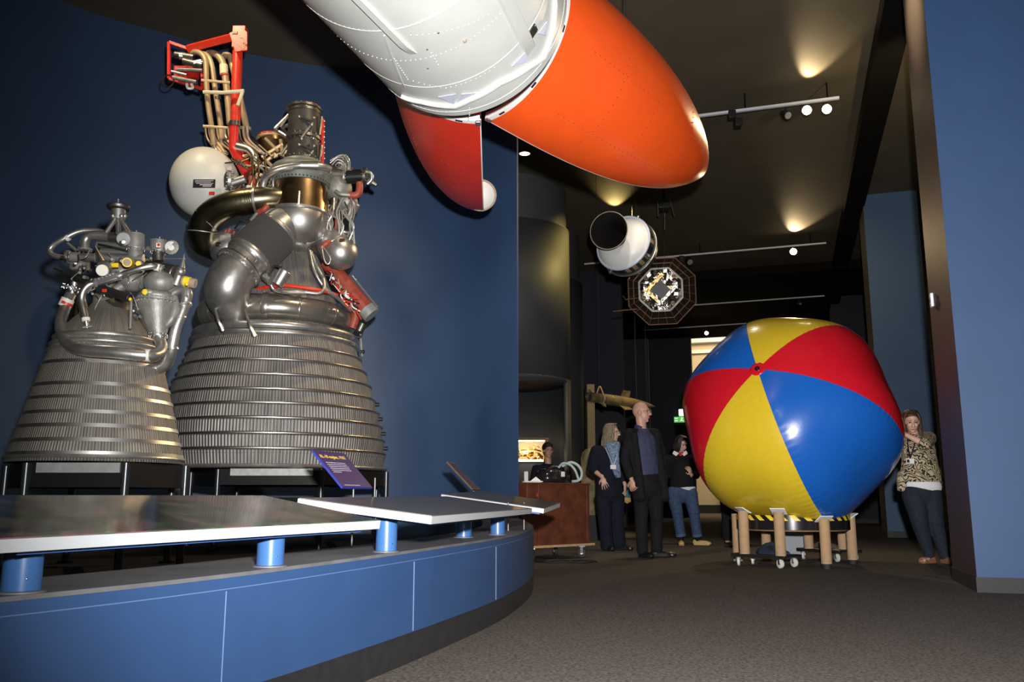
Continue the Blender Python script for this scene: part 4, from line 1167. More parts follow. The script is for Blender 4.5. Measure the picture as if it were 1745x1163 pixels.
# red boom on top with its insulated pipes
bm_ = E.pipe('red_boom', [(405, 88, -.30), (401, 212, -.30)], [8.5, 8.5], M['boom_red'], seg=24, straight=True)
E.cyl('boom_joint', (400.5, 208, -.30), (400, 216, -.30), 9.5, M['dark_steel'], bm_)
E.pipe('boom_lower', [(399.5, 212, -.30), (398, 250, -.30), (404, 262, -.30), (424, 296, -.28)], [8, 8, 10, 12], M['red'], bm_, n=3)
E.box('boom_head', (409, 66, -.30), (22, 18, 40), M['boom_red'], bm_)
b = MB(); b.prism([E.P(391, 56, -.40), E.P(414, 48, -.40), E.P(421, 55, -.40), E.P(421, 85, -.40), E.P(401, 88, -.40)], (0, .02, 0)); b.build('head_plate', M['boom_red'], bm_)
E.box('head_label', (400, 55.5, -.405), (9, 1, 5), M['tan'], bm_)
E.pipe('boom_arm', [(404, 61, -.30), (320, 83, -.20)], 8, M['boom_red'], bm_, seg=4, straight=True)
E.pipe('pull_cable', [(406, 76, -.44), (416, 84, -.46), (416, 68, -.46), (409, 64, -.44)], 1, M['tan_pipe'], bm_, seg=6)
fr = MB()
fp = [E.P(288, 72, -.18), E.P(345, 92, -.10), E.P(345, 152, -.10), E.P(288, 134, -.18)]
for i in range(4): fr.bar(fp[i], fp[(i + 1) % 4], E.S(5), E.S(5), up=(0, 1, 0))
fo_ = fr.build('boom_frame', M['red'], bm_)
b = MB(); b.box(E.P(318, 124, -.10), (E.S(42), .05, E.S(22))); b.build('back_plate', M['red'], fo_)
for (x0, y0, x1, y1, r, m) in ((298, 93, 330, 98, 6, M['dark_steel']), (305, 95, 316, 96, 6.6, M['alu']), (312, 104, 345, 112, 6, M['dark_steel']), (330, 108, 348, 104, 5, M['alu']), (300, 118, 345, 120, 3, M['cast']), (292, 122, 318, 128, 2.5, M['alu']), (294, 132, 335, 140, 3.5, M['cast'])):
    E.cyl('coupling', (x0, y0, -.26), (x1, y1, -.24), r, m, fo_, seg=16)
E.pipe('white_hook', [(318, 143, -.2), (320, 150, -.2), (328, 150, -.2), (326, 143, -.2)], 2.5, M['white'], fo_, seg=8)
b = MB(); b.torus(E.P(286, 138, -.2), (.15, 1, 0), E.S(11.5), E.S(1), 30, 6); b.build('wire_ring', M['bronze'], fo_)
for i, (pts, r) in enumerate((
    ([(327, 94, -.20), (331, 89, -.24), (340, 90, -.28), (348, 98, -.30), (351, 112, -.30), (352, 145, -.30), (355, 180, -.30), (360, 214, -.30), (364, 248, -.28)], 4.6),
    ([(342, 90, -.16), (352, 94, -.20), (360, 108, -.22), (365, 140, -.22), (371, 180, -.22), (376, 214, -.22), (378, 250, -.22)], 4.6),
    ([(355, 92, -.10), (364, 91, -.14), (374, 98, -.16), (381, 112, -.16), (385, 140, -.16), (389, 175, -.16), (392, 212, -.16)], 6),
    ([(380, 98, -.05), (384, 94, -.08), (391, 96, -.08), (395, 108, -.08), (405, 150, -.08), (414, 190, -.08), (421, 222, -.05)], 5.5))):
    tp = E.pipe('insulated_pipe', pts, r, M['tan_pipe'], seg=16)
    if i < 2: E.pipe('lower_tube', [pts[-2], pts[-1], (pts[-1][0] + 8, pts[-1][1] + 12, -.28)], r * .8, M['steel'], tp)
    if i == 2: collar_at(E, (381.5, 119, -.16), (.1, 0, -1), 7.2, M['cream_strap'], tp, .10); collar_at(E, (383, 129, -.16), (.1, 0, -1), 7.3, M['boom_red'], tp, .012)
    if i == 1: collar_at(E, (371, 168, -.22), (.15, 0, -1), 5.4, M['dark_steel'], tp, .03)
E.pipe('cream_clamp', [(347, 157, -.36), (380, 158, -.40), (416, 155, -.40)], 3.2, M['cream_strap'], straight=True, seg=8)
E.pipe('cream_link', [(413, 158, -.40), (405, 180, -.40)], 3, M['cream_strap'], straight=True, seg=8)
E.pipe('clamp_bar', [(343, 137, -.32), (392, 141, -.26)], 2.6, M['tan_pipe'], straight=True, seg=8)
E.pipe('clamp_bar', [(346, 215, -.34), (388, 218, -.30)], 2.4, M['tan_pipe'], straight=True, seg=8)
E.pipe('clamp_bar', [(408, 217, -.14), (427, 219, -.14)], 3, M['tan_pipe'], straight=True, seg=8)
for i in range(12):
    x = 350 + i * 6.4
    E.pipe('hose', [(x, 216, -.22), (x + 2, 232, -.22), (x + 8, 244, -.24), (x + 20 + i, 256 + (i % 3) * 4, -.28)], 1.6 + (i % 3) * .7, random.choice([M['steel'], M['dark_steel'], M['bright_steel'], M['tan_pipe']]), seg=8)
E.cyl('under_tank_valve', (330, 388, -.1), (338, 398, -.1), 6, M['cast'])
E.cyl('under_tank_valve', (322, 376, -.05), (336, 380, -.05), 4, M['dark_steel'])
# ------------------------------------------------------------------ white rocket stage overhead
def basis(a):
    a = Vector(a).normalized(); e1 = a.cross(UP).normalized(); e2 = e1.cross(a); return a, e1, e2
def cable(parent, p, m=None, r=0.0025, name='suspension_cable', top=CEIL - .004):
    b = MB(); b.tube([Vector(p), Vector((p[0], p[1], top))], r, 6); return b.build(name, m or M['steel_cable'], parent)
RC = Vector((-0.309, 5.226, 3.811)); RA, R1, R2 = basis((0.27466, 0.96107, 0.02996)); RR = 0.685
root = thing('rocket_stage', 'white riveted rocket stage hanging overhead with open orange nose halves', 'rocket', RC)
def cyl_pt(s, phi, r=RR): return RC + RA * s + (R1 * math.cos(phi) + R2 * math.sin(phi)) * r
def cyl_hit(px, py, r=RR):
    o = Vector((0, 0, EYE)) - RC; d = ray(px, py)
    o2 = o - RA * o.dot(RA); d2 = d - RA * d.dot(RA)
    A, B, C = d2.dot(d2), 2 * o2.dot(d2), o2.dot(o2) - r * r
    disc = max(B * B - 4 * A * C, 0)
    t = (-B - math.sqrt(disc)) / (2 * A)
    q = o + d * t
    return q.dot(RA), math.atan2(q.dot(R2), q.dot(R1))
b = MB()
b.lathe([(RR - 0.03, 0.0), (RR - 0.004, 0.0), (RR, -0.004), (RR, -4.2)], RC, RA, 96, cap=False, e=R1)
skin = b.build('hull', M['rocket_white'], root, sharp=30)
b = MB(); b.lathe([(RR - 0.012, -0.03), (0.02, -0.03)], RC, RA, 64, cap=False, e=R1); b.build('forward_bulkhead', M['dark_steel'], root)
b = MB(); b.lathe([(0.28, -0.03), (0.28, 0.34), (0.20, 0.42), (0.05, 0.44)], RC + UP * .05, RA, 40, e=R1); b.build('payload_adapter', M['black'], root)
# raised folded frame near the front end, following the observed zig-zag
def ridge(pix, w, h, m, name, cont=10):
    sp_ = [cyl_hit(*p) for p in pix]
    pts = []
    for (s0, f0), (s1, f1) in zip(sp_[:-1], sp_[1:]):
        for k in range(cont):
            q = k / cont; pts.append((s0 + (s1 - s0) * q, f0 + (f1 - f0) * q))
    pts.append(sp_[-1])
    rings = []
    for s, f in pts:
        rings.append([cyl_pt(s - w / 2, f, RR - .004), cyl_pt(s - w / 2 * .6, f, RR + h), cyl_pt(s + w / 2 * .6, f, RR + h), cyl_pt(s + w / 2, f, RR - .004)])
    b = MB(); b._rings(rings); return b.build(name, m, skin, sharp=30)
ridge([(686, 163), (720, 172), (776, 179), (800, 168), (850, 140), (900, 113), (925, 97), (938, 60), (944, 10), (940, -40)], 0.035, 0.022, M['white'], 'folded_frame')
for pa_, pb_, pc_ in (((747, 163), (776, 158), (774, 176)), ((779, 172), (787, 158), (812, 156)), ((870, 112), (893, 88), (897, 103)), ((915, 56), (930, 36), (928, 60))):
    q = [cyl_pt(*cyl_hit(*p), RR + .006) for p in (pa_, pb_, pc_)]
    n_ = sum((p - RC - RA * (p - RC).dot(RA) for p in q), Vector()).normalized()
    b = MB(); b.prism(q, n_ * .004); b.build('gusset', M['lilac'], skin)
# long fairing ducts
def duct(pix, w, h, name, m=None, ends=True):
    (s0, f0), (s1, f1) = cyl_hit(*pix[0]), cyl_hit(*pix[1])
    rings = []
    for k in range(13):
        q = k / 12; s, f = s0 + (s1 - s0) * q, f0 + (f1 - f0) * q
        hh = h if q < .85 else h * (1 - (q - .85) / .15) + .001
        dw = w / RR / 2
        rings.append([cyl_pt(s, f - dw, RR - .003), cyl_pt(s, f - dw * .75, RR + hh), cyl_pt(s, f + dw * .75, RR + hh), cyl_pt(s, f + dw, RR - .003)])
    b = MB(); b._rings(rings); return b.build(name, m or M['rocket_white'], skin, sharp=30)
duct([(590, -25), (705, 92)], 0.05, 0.022, 'cable_duct')
duct([(835, -60), (905, 88)], 0.10, 0.016, 'cable_duct')
duct([(655, 60), (690, 150)], 0.012, 0.006, 'stringer')
# access door with dark square, stains
s_, f_ = cyl_hit(906, 55); b = MB()
ex_ = RA; ey_ = (-R1 * math.sin(f_) + R2 * math.cos(f_)); ez_ = R1 * math.cos(f_) + R2 * math.sin(f_)
b.box(cyl_pt(s_, f_, RR + .004), (0.075, 0.085, 0.012), (ex_, ey_, ez_)); ad_ = b.build('dark_hatch', M['black'], skin, bevel=.004)
b = MB()
for i in (-1, 1):
    for j in (-1, 1): b.ball(cyl_pt(s_, f_, RR + .011) + ex_ * .03 * i + ey_ * .034 * j, .004, 8)
b.build('hatch_screw', M['steel'], ad_)
s_, f_ = cyl_hit(792, 69); b = MB(); b.ball(cyl_pt(s_, f_, RR), .012, 10); b.build('plug', M['tan'], skin)
for p in ((728, 84), (729, 116), (747, 56)):
    s_, f_ = cyl_hit(*p); b = MB(); b.ball(cyl_pt(s_, f_, RR), .006, 8); b.build('fastener', M['dark_steel'], skin)
# rivet rows
b = MB()
def rivets(b, f, path, step=0.030, r=0.0042):
    L_ = 0; prev = None
    for (s0, f0), (s1, f1) in zip(path[:-1], path[1:]):
        ln = math.hypot(s1 - s0, (f1 - f0) * RR); n_ = max(1, int(ln / step))
        for k in range(n_):
            q = k / n_; b.ball(f(s0 + (s1 - s0) * q, f0 + (f1 - f0) * q), r, 6)
for s in (-0.07, -0.80, -1.15): rivets(b, lambda a, c: cyl_pt(a, c, RR), [(s, PI * 1.0), (s, PI * 2.0)])
for pix in ([(672, 100), (695, 135), (760, 150), (850, 110)], [(700, 60), (790, 45), (840, 20)], [(735, 90), (750, 115)], [(800, 200), (800, 180)]):
    rivets(b, lambda a, c: cyl_pt(a, c, RR), [cyl_hit(*p) for p in pix])
b.build('rivet_rows', M['rocket_white'], skin, sharp=None)
b = MB()
for s in (-0.072, -0.45, -1.15, -1.9):
    b.lathe([(RR + .0005, s), (RR + .003, s + .002), (RR + .003, s + .01), (RR + .0005, s + .012)], RC, RA, 96, cap=False, e=R1)
b.build('skin_seams', M['rocket_white'], skin)
for s in (-0.5, -2.6): cable(root, RC + RA * s + UP * (RR - .01), r=.006)

# ------------------------------------------------------------------ the two opened nose halves
FL, FP, FQ, FR = 3.0, 2.646, 0.7565, 0.70
def fprof(s): return FR * max(0.0, 1 - (max(s, 0.0) / FL) ** FP) ** FQ
def half(label, C, a, roll, side, paint, k=1.0):
    global FL, FR
    FL, FR = 3.0 * k, .70 * k
    C = Vector((0, 0, EYE)) + (Vector(C) - Vector((0, 0, EYE))) * k; a, e1, e2 = basis(a)
    r = thing('nose_fairing_half', label, 'rocket fairing', C, 'nose fairing halves')
    S_ = [FL * (1 - (1 - k / 40) ** 1.7) for k in range(41)]
    PHI = [roll - PI / 2 + PI * k / 56 for k in range(57)]
    pt = lambda s, f, d=0.0: C + a * s + (e1 * math.cos(f) + e2 * math.sin(f)) * max(fprof(s) + d, 0.0005)
    b = MB()
    out_ = [[pt(s, f) for f in PHI] for s in S_]
    inn = [[pt(min(s, FL - .012) if s > FL - .012 else s, f, -.012) for f in PHI] for s in S_]
    loops = []
    for o_, i_ in zip(out_, inn): loops.append(o_ + list(reversed(i_)))
    b._rings(loops)
    sh = b.build('shell', M[paint], r, sharp=35)
    bmw = MB(); bmw._rings([[pt(s, f, .0015) for f in PHI] + [pt(s, f, -.05) for f in reversed(PHI)] for s in (-0.045, -0.005)])
    fl = bmw.build('rim_flange', M['white'], r, sharp=35)
    for f in [roll - PI / 2 + PI * q for q in (.07, .22, .42, .62, .80, .93)]:
        bb = MB(); q = pt(-.025, f, .0015); n_ = e1 * math.cos(f) + e2 * math.sin(f); t_ = -e1 * math.sin(f) + e2 * math.cos(f)
        bb.box(q, (.05, .016, .006), (t_, a, n_)); bb.build('slot', M['black'], fl)
    for f in (PHI[0] + .02, PHI[-1] - .02):
        bb = MB(); q = pt(-.02, f, .002); n_ = e1 * math.cos(f) + e2 * math.sin(f); t_ = -e1 * math.sin(f) + e2 * math.cos(f)
        bb.box(q, (.04, .05, .02), (t_, a, n_)); bb.build('latch', M['alu'], fl, bevel=.004)
    for f in (PHI[0], PHI[-1]):             # white strip on the cut edge
        bb = MB(); t_ = (-e1 * math.sin(f) + e2 * math.cos(f)) * (-1 if f == PHI[0] else 1)
        bb._rings([[pt(s, f, .0005), pt(s, f, -.04), pt(s, f, -.04) + t_ * .008, pt(s, f, .0005) + t_ * .008] for s in S_[:-3]]); bb.build('edge_strip', M['white'], r)
    # dark dotted rivet lines and hatch outlines
    bb = MB()
    def rv(s0, f0, s1, f1, step=.045):
        ln = math.hypot(s1 - s0, (f1 - f0) * .5); n_ = max(2, int(ln / step))
        for k in range(n_ + 1):
            q = k / n_; bb.ball(pt(s0 + (s1 - s0) * q, f0 + (f1 - f0) * q, -.0008), .0052, 6)
    for s in (.75, 1.25, 1.95): rv(s, PHI[4], s, PHI[-5])
    for q in (.18, .42, .70): rv(.35, roll - PI / 2 + PI * q, 2.3, roll - PI / 2 + PI * q, .06)
    for (s, q) in ((1.55, .32), (1.1, .6), (2.2, .72)):
        for k in range(18):
            aa = 2 * PI * k / 18; bb.ball(pt(s + .10 * math.cos(aa), roll - PI / 2 + PI * q + .16 * math.sin(aa), -.0012), .0036, 6)
    bb.build('rivet_lines', M['dark_red'], sh)
    for s in (0.5, 1.6):
        q = pt(s, PHI[-1] if (e2 * math.sin(PHI[-1])).z > 0 else PHI[0], -.006); cable(r, q, r=.005)
    return r, C, a, e1, e2, pt, PHI
M['dark_red'] = mat('dark_red_rivet', (0.20, 0.015, 0.008), 0.5)  # dark red of the rivet dots
half('larger looking orange nose half swung out toward the ceiling lamps', (-0.0985, 6.1025, 4.1671), (0.67519, 0.73324, -0.08044), -0.0669, 1, 'orange')
lf = half('narrow red orange nose half hanging in front of the blue wall with a white cap', (-0.2605, 6.0454, 4.1018), (-0.01975, 0.99721, -0.07193), 3.1751, -1, 'orange_weak_flash', .94)
cpos = at(819, 333, 8.05)
ax_ = (Vector((0, 0, EYE)) - cpos).normalized()
b = MB(); r0 = 27 * 8.05 / F_PX
b.lathe([(0.005, .035), (r0 * .5, .028), (r0 * .86, .008), (r0 * .9, 0), (r0 * .9, -.01)], cpos, ax_, 40); cap_ = b.build('nose_cap', M['rocket_white'], lf[0])
b = MB(); b.torus(cpos, ax_, r0 * .95, r0 * .06, 48, 8); b.build('cap_rim', M['tan'], cap_)

# ------------------------------------------------------------------ white spacecraft with a black nozzle
c = at(1059, 412, 13.0)
los = (Vector((0, 0, EYE)) - c).normalized(); rx = los.cross(UP).normalized() * -1; uy = los.cross(rx) ; 
if uy.z < 0: uy = -uy
rx = uy.cross(los)
if rx.x < 0: rx = -rx
ax_ = (los * 0.80 - rx * 0.43 + uy * 0.41).normalized()
root = thing('spacecraft', 'white domed spacecraft with a wide black nozzle hanging below the ceiling', 'spacecraft', c)
b = MB(); b.lathe([(0.10, .10), (0.20, .11), (0.30, .08), (0.375, .02), (0.415, -.04), (0.42, -.06)], c, ax_, 56); dome = b.build('dome', M['white'], root)
b = MB(); b.torus(c - ax_ * .055, ax_, .425, .022, 64, 10); b.build('dome_rim', M['lilac'], dome)
nax = (los * .93 - rx * .27 + uy * .25).normalized(); c0 = c + ax_ * .08
b = MB(); b.lathe([(0.09, -.02), (.10, .08), (0.19, .26), (0.278, .53)], c0, nax, 48, cap=False); nzz = b.build('nozzle', M['nozzle_black'], root)
b = MB(); b.lathe([(.001, .10), (.105, .10)], c0, nax, 32); b.build('nozzle_throat', M['nozzle_black'], nzz); s = nzz.modifiers.new('solid', 'SOLIDIFY'); s.thickness = .01
b = MB(); b.torus(c0 + nax * .53, nax, .278, .007, 56, 8); b.build('nozzle_rim', M['tan'], nzz)
b = MB(); b.torus(c0 + nax * .09, nax, .118, .012, 40, 8); b.build('nozzle_collar', M['dark_steel'], nzz)
b = MB(); b.lathe([(.42, -.06), (.415, -.09), (.43, -.24), (.445, -.25), (.445, -.29), (.40, -.34), (.38, -.46)], c, ax_, 56); bd = b.build('equipment_ring', M['charcoal'], root)
_, e1, e2 = frame_of(ax_)
random.seed(4)
for i in range(22):
    a = 2 * PI * i / 22; u = e1 * math.cos(a) + e2 * math.sin(a); t_ = ax_.cross(u)
    b = MB(); b.box(c - ax_ * .165 + u * .418, (.065, .10, .02), (t_, ax_, u)); b.build('patch', random.choice([M['tan_pipe'], M['black'], M['tan_pipe']]), bd)
b = MB(); b.torus(c - ax_ * .27, ax_, .447, .014, 64, 8); b.build('lower_rim', M['alu'], bd)
for a in (.4, 2.0, 3.7, 5.2):
    u = e1 * math.cos(a) + e2 * math.sin(a); b = MB(); b.lathe([(.018, 0), (.03, .06), (.01, .08)], c - ax_ * .12 + u * .42, u, 12); b.build('thruster', M['alu'], bd)
cable(root, c + rx * .30 - ax_ * .3 + UP * .1); cable(root, c - ax_ * .3 + rx * .1 + UP * .3)

# ------------------------------------------------------------------ octagonal satellite
c = at(1126, 494, 13.4)
los = (Vector((0, 0, EYE)) - c).normalized()
n_ = (los - Vector((.06, 0, 0)) + UP * .10).normalized()
rx = UP.cross(n_).normalized() * -1
if rx.x < 0: rx = -rx
uy = n_.cross(rx)
if uy.z < 0: uy = -uy
root = thing('satellite', 'octagonal foil covered satellite ringed by dark solar panels', 'satellite', c)
def oc(r, k, d=0.0, off=0.0): a = PI / 8 + k * PI / 4 + off; return c + (rx * math.cos(a) + uy * math.sin(a)) * r + n_ * d
ro = 0.355
b = MB(); b.prism([oc(ro, k, -.30) for k in range(8)], n_ * .30); b.build('body', M['charcoal'], root)
b = MB()
for k in range(8): b.bar(oc(ro, k, .008), oc(ro, k + 1, .008), .028, .02, up=n_)
b.build('rim_frame', M['cast'], root)
random.seed(9)
b = MB()
N = 13
grid = [[None] * N for _ in range(N)]
for i in range(N):
    for j in range(N):
        x, y = (i / (N - 1) - .5) * 2, (j / (N - 1) - .5) * 2
        q = max(abs(x), abs(y), (abs(x) + abs(y)) / 1.414, 1e-6); 
        m_ = max(abs(x), abs(y), 1e-6)
        sc = ro * .90 * m_ / q * .98
        p = c + (rx * x + uy * y) * sc + n_ * (.012 + random.uniform(0, .04))
        grid[i][j] = b.bm.verts.new(p)
for i in range(N - 1):
    for j in range(N - 1): b.bm.faces.new((grid[i][j], grid[i + 1][j], grid[i + 1][j + 1], grid[i][j + 1]))
b.build('foil_blanket', M['foil'], root, sharp=10)
d1 = (rx + uy).normalized(); d2 = (rx - uy).normalized()
b = MB(); b.box(c + n_ * .045, (.20, .22, .03), (d1, d2, n_)); b.build('dark_aperture', M['black'], root)
for s in (-1, 1):
    b = MB(); b.bar(c + d2 * .14 * s - d1 * .20 + n_ * .06, c + d2 * .14 * s + d1 * .20 + n_ * .06, .05, .04, up=n_); b.build('aperture_rail', M['foil'] if s > 0 else M['gold'], root)
b = MB(); b.bar(c - d1 * .16 - d2 * .13 + n_ * .065, c - d1 * .16 + d2 * .14 + n_ * .065, .045, .03, up=n_); b.build('gold_strut', M['gold'], root)
for a in (.75, .32 + PI / 2 + .55, .4 + PI, -.9):
    p = c + (rx * math.cos(a) + uy * math.sin(a)) * .285 + n_ * .05
    b = MB(); b.torus(p, n_, .026, .009, 20, 8); sk_ = b.build('thruster_port', M['copper_edge'], root)
    b = MB(); b.lathe([(.020, 0), (.020, .006)], p, n_, 16); b.build('port_plug', M['black'], sk_)
for k in range(8):
    off = PI / 8
    i0, i1 = oc(ro + .01, k, -.03), oc(ro + .01, k + 1, -.03); o0, o1 = oc(.565, k, -.24), oc(.565, k + 1, -.24)
    nn = (i1 - i0).cross(o0 - i0).normalized()
    b = MB(); b.prism([i0, i1, o1, o0], nn * .006); pn = b.build('solar_panel', M['solar'], root)
    b = MB()
    for q in (0, .333, .667): b.bar(i0.lerp(i1, q), o0.lerp(o1, q), .006, .012, up=nn)
    b.bar(o0, o1, .008, .014, up=nn); b.bar(i0.lerp(o0, .5), i1.lerp(o1, .5), .004, .012, up=nn); b.build('panel_frame', M['copper_edge'], pn)
for (x0, y0, x1, y1) in ((1088, 508, 1066, 511), (1086, 527, 1045, 531), (1066, 511, 1062, 505)):
    b = MB(); b.tube([at(x0, y0, 13.5), at(x1, y1, 13.4)], .008, 8); b.build('antenna_rod', M['copper_edge'], root)
cable(root, c + uy * .30 - n_ * .15 + rx * .07); cable(root, c + uy * .25 - n_ * .15 - rx * .2)

# ------------------------------------------------------------------ hanging missile
tail, nose = at(1003.5, 676.6, 14.3), at(1116, 693.6, 15.6)
ax_ = (nose - tail).normalized(); Lm = (nose - tail).length
root = thing('missile', 'slim olive winged missile hanging on wires above the bald man', 'missile', tail + ax_ * Lm / 2)
b = MB(); b.lathe([(.06, .06), (.060, 0), (.075, .0), (.078, .03), (.085, .3), (.092, .5), (.092, Lm * .62), (.075, Lm * .76), (.045, Lm * .90), (.006, Lm)], tail, ax_, 32, cap=False); body = b.build('body', M['missile'], root)
b = MB(); b.lathe([(.055, .055), (.001, .06)], tail, ax_, 24, cap=False); b.build('nozzle_mouth', M['black'], body)
b = MB(); b.torus(tail, ax_, .068, .012, 32, 8); b.build('nozzle_ring', M['dark_steel'], body)
b = MB(); b.lathe([(.047, Lm * .9 - .01), (.03, Lm * .945), (.006, Lm + .005)], tail, ax_, 24); b.build('nose_tip', M['alu'], body)
_, e1, e2 = frame_of(ax_)
def fin(p0, p1, p2, p3, nm='fin'):
    q = [Vector(p) for p in (p0, p1, p2, p3)]; n2 = (q[1] - q[0]).cross(q[3] - q[0]).normalized(); b = MB(); b.prism(q, n2 * .012); b.build(nm, M['missile'], root)
fin(at(1056, 679, 14.9), at(1071, 681, 15.0), at(1074, 667, 15.0), at(1062, 665.5, 14.9), 'wing')
fin(at(1052, 688, 14.8), at(1070, 692, 15.0), at(1078, 698, 14.9), at(1066, 698.5, 14.7), 'wing')
fin(at(1003, 672, 14.3), at(1011, 674, 14.4), at(1005, 664.5, 14.3), at(1001.5, 664, 14.3))
fin(at(1018, 683, 14.4), at(1030, 686, 14.5), at(1034, 693, 14.4), at(1031, 693, 14.4))
top_ = at(1022, 659, 14.5)
b = MB(); b.tube(smooth_path([at(1017, 671, 14.4), top_, at(1027, 669, 14.45), at(1031, 680, 14.4), at(1028, 687, 14.45)], 6), .012, 8); b.build('sling', M['tan_pipe'], root)
cable(root, top_)
cable(root, at(1103, 687, 15.4)); cable(root, at(1085, 681, 15.3), r=.003)
for s in (.35, .55, .8): b = MB(); b.torus(tail + ax_ * s, ax_, .088 if s < .5 else .0925, .004, 32, 6); b.build('body_band', M['dark_steel'], body)

# ------------------------------------------------------------------ lighting tracks
def track(label, pl, pr, lamps, r=0.022, dark=()):
    A_, B_ = atZ(*pl, 6.0), atZ(*pr, 6.0)
    rt = thing('lighting_track', label, 'lighting track', (A_ + B_) / 2, 'ceiling lighting tracks')
    b = MB(); b.bar(A_, B_, r * 2, r * 1.6); b.build('rail', M['rail'], rt)
    for q in (.08, .5, .94):
        p = A_.lerp(B_, q); cable(rt, p, M['beam'], .01, 'hanger')
    for (px, py, rad, lit) in lamps:
        t = (atZ(px, py, 6.0) - Vector((0, 0, EYE))).length / ray(px, py).length
        # lamp hangs a little below the rail
        d = ray(px, py)
        L0 = (B_ - A_); nrm_ = L0.cross(UP).normalized()
        tt_ = (A_ - Vector((0, 0, EYE))).dot(nrm_) / d.dot(nrm_)
        p = Vector((0, 0, EYE)) + d * tt_
        aim = ((Vector((0, 0, EYE)) - p).normalized() if lit else Vector((.2, -.8, -.6)).normalized())
        R_ = rad * tt_ / F_PX
        b = MB(); b.lathe([(R_ * 1.15, .0), (R_ * 1.15, -.10), (R_ * .8, -.16), (R_ * .5, -.18)], p, aim, 20); h = b.build('lamp_head', M['black'], rt)
        b = MB(); b.lathe([(R_ * 1.0, 0), (R_ * .95, .006)], p, aim, 24); b.build('lens', M['bulb'] if lit else M['plate_grey'], h)
        zr = A_.z
        b = MB(); b.tube([p - aim * .08, Vector((p.x, p.y + .06, zr))], .012, 8); b.build('yoke', M['black'], h)
    for (px, py) in dark:
        d = ray(px, py); tt_ = (A_ - Vector((0, 0, EYE))).dot((B_ - A_).cross(UP).normalized()) / d.dot((B_ - A_).cross(UP).normalized())
        p = Vector((0, 0, EYE)) + d * tt_
        b = MB(); b.box(p, (.10, .10, .12)); b.build('adapter', M['black'], rt, bevel=.01)
    return A_, B_
TR1 = track('nearest white lighting track with two glowing lamps beside the orange nose', (1120, 207), (1430, 167), [(1375, 188, 7.5, 1), (1409, 186, 7.5, 1), (1343, 197, 6, 0)], dark=((1247, 196), (1258, 209)))
TR2 = track('second white lighting track with one glowing lamp', (996, 450.5), (1408, 414.5), [(1352, 429, 5.5, 1), (1176, 447, 5, 0)], .02, dark=((1161, 441),))
TR3 = track('third thin lighting track without lit lamps above the ball', (1040, 530.5), (1405, 504.5), [(1364, 518, 2.2, 0)], .018)
TR4 = track('farthest thin lighting track above the lit doorway', (1098, 563), (1272, 551.5), [(1204, 568, 3, 1)], .018)
# recessed downlight and far spot
p = atZ(894, 262, CEIL - .004)
root = thing('downlight', 'small recessed round downlight in the black ceiling near the orange nose', 'ceiling light', p)
b = MB(); b.lathe([(.085, 0), (.085, .004)], p, UP, 28); b.build('lens', M['bulb_dim'], root)
b = MB(); b.torus(p, UP, .095, .008, 32, 8); b.build('trim_ring', M['dark_steel'], root)
# dark hoist hardware hanging from the ceiling behind the spacecraft
p = at(1132, 352, 15.5)
root = thing('hoist', 'dark hoist and chains hanging from the ceiling behind the spacecraft', 'hoist', p)
b = MB(); b.box(p, (.22, .2, .12)); b.build('motor_box', M['black'], root, bevel=.01)
cable(root, p + UP * .05, M['black'], .02, 'hanger')
for x0, y0, x1, y1 in ((1121, 340, 1122, 369), (1133, 363, 1133, 392), (1140, 335, 1149, 368)):
    b = MB(); b.tube([at(x0, y0, 15.4), at(x1, y1, 15.4)], .014, 8); b.build('chain', M['dark_steel'], root)
# ------------------------------------------------------------------ giant beach ball
BC = Vector((2.9737, 9.3033, 1.5119)); BR, BK, BB, BE, BF0 = 1.0985, 0.9277, 0.0387, 2.3035, 2.2657
az, el = -2.5318, 0.4488
ba = Vector((math.cos(el) * math.sin(az), math.cos(el) * math.cos(az), math.sin(el)))
b1 = ba.cross(UP).normalized(); b2 = b1.cross(ba)
def bpt(th, ph, d=0.0):
    rho, h = math.sin(th), math.cos(th)
    rr = 1 + BB * math.cos(6 * ph) * rho * rho
    n = (abs(rho) ** BE + abs(h) ** BE) ** (-1 / BE)
    # puckers running across the seams
    x = (ph / (PI / 3)) % 1.0; e = min(x, 1 - x)
    pk = 0.0022 * math.sin(th * 95 + 3 * math.sin(7 * ph)) * math.exp(-(e / .10) ** 2) * rho
    R_ = BR + d + pk
    q = ph + BF0
    return BC + ba * (R_ * h * n * BK) + (b1 * math.cos(q) + b2 * math.sin(q)) * (R_ * rho * n * rr)
root = thing('beach_ball', 'giant inflated beach ball with red, yellow and blue panels resting on cardboard tubes', 'beach ball', (BC.x, BC.y, 0.45))
# panel k lies between seam k and seam k+1
cols = ['ball_red', 'ball_blue', 'ball_yellow', 'ball_red', 'ball_blue', 'ball_yellow']
for k in range(6):
    b = MB(); nt_, np_ = 160, 26
    th0 = 0.035
    R_ = [[bpt(th0 + (PI - 2 * th0) * i / nt_, (k + j / np_) * PI / 3) for j in range(np_ + 1)] for i in range(nt_ + 1)]
    b._rings(R_, closed_loop=False)
    b.build('ball_panel', M[cols[k]], root, sharp=None)
for sgn, nm in ((1, 'pole_patch'), (-1, 'pole_patch')):
    b = MB(); c = BC + ba * (BR * BK * sgn * .9985)
    b.lathe([(.078, -.01), (.076, .004), (.06, .006), (.001, .007)], c, ba * sgn, 40); pp_ = b.build(nm, M['ball_red'], root, sharp=None)
    b = MB(); b.lathe([(.026, .004), (.026, .016), (.018, .018), (.016, .010), (.001, .009)], c, ba * sgn, 24); vv = b.build('valve', M['vac'], pp_)
    b = MB(); b.ball(c + ba * sgn * .014, .010, 10); b.build('valve_plug', M['bronze'], vv)

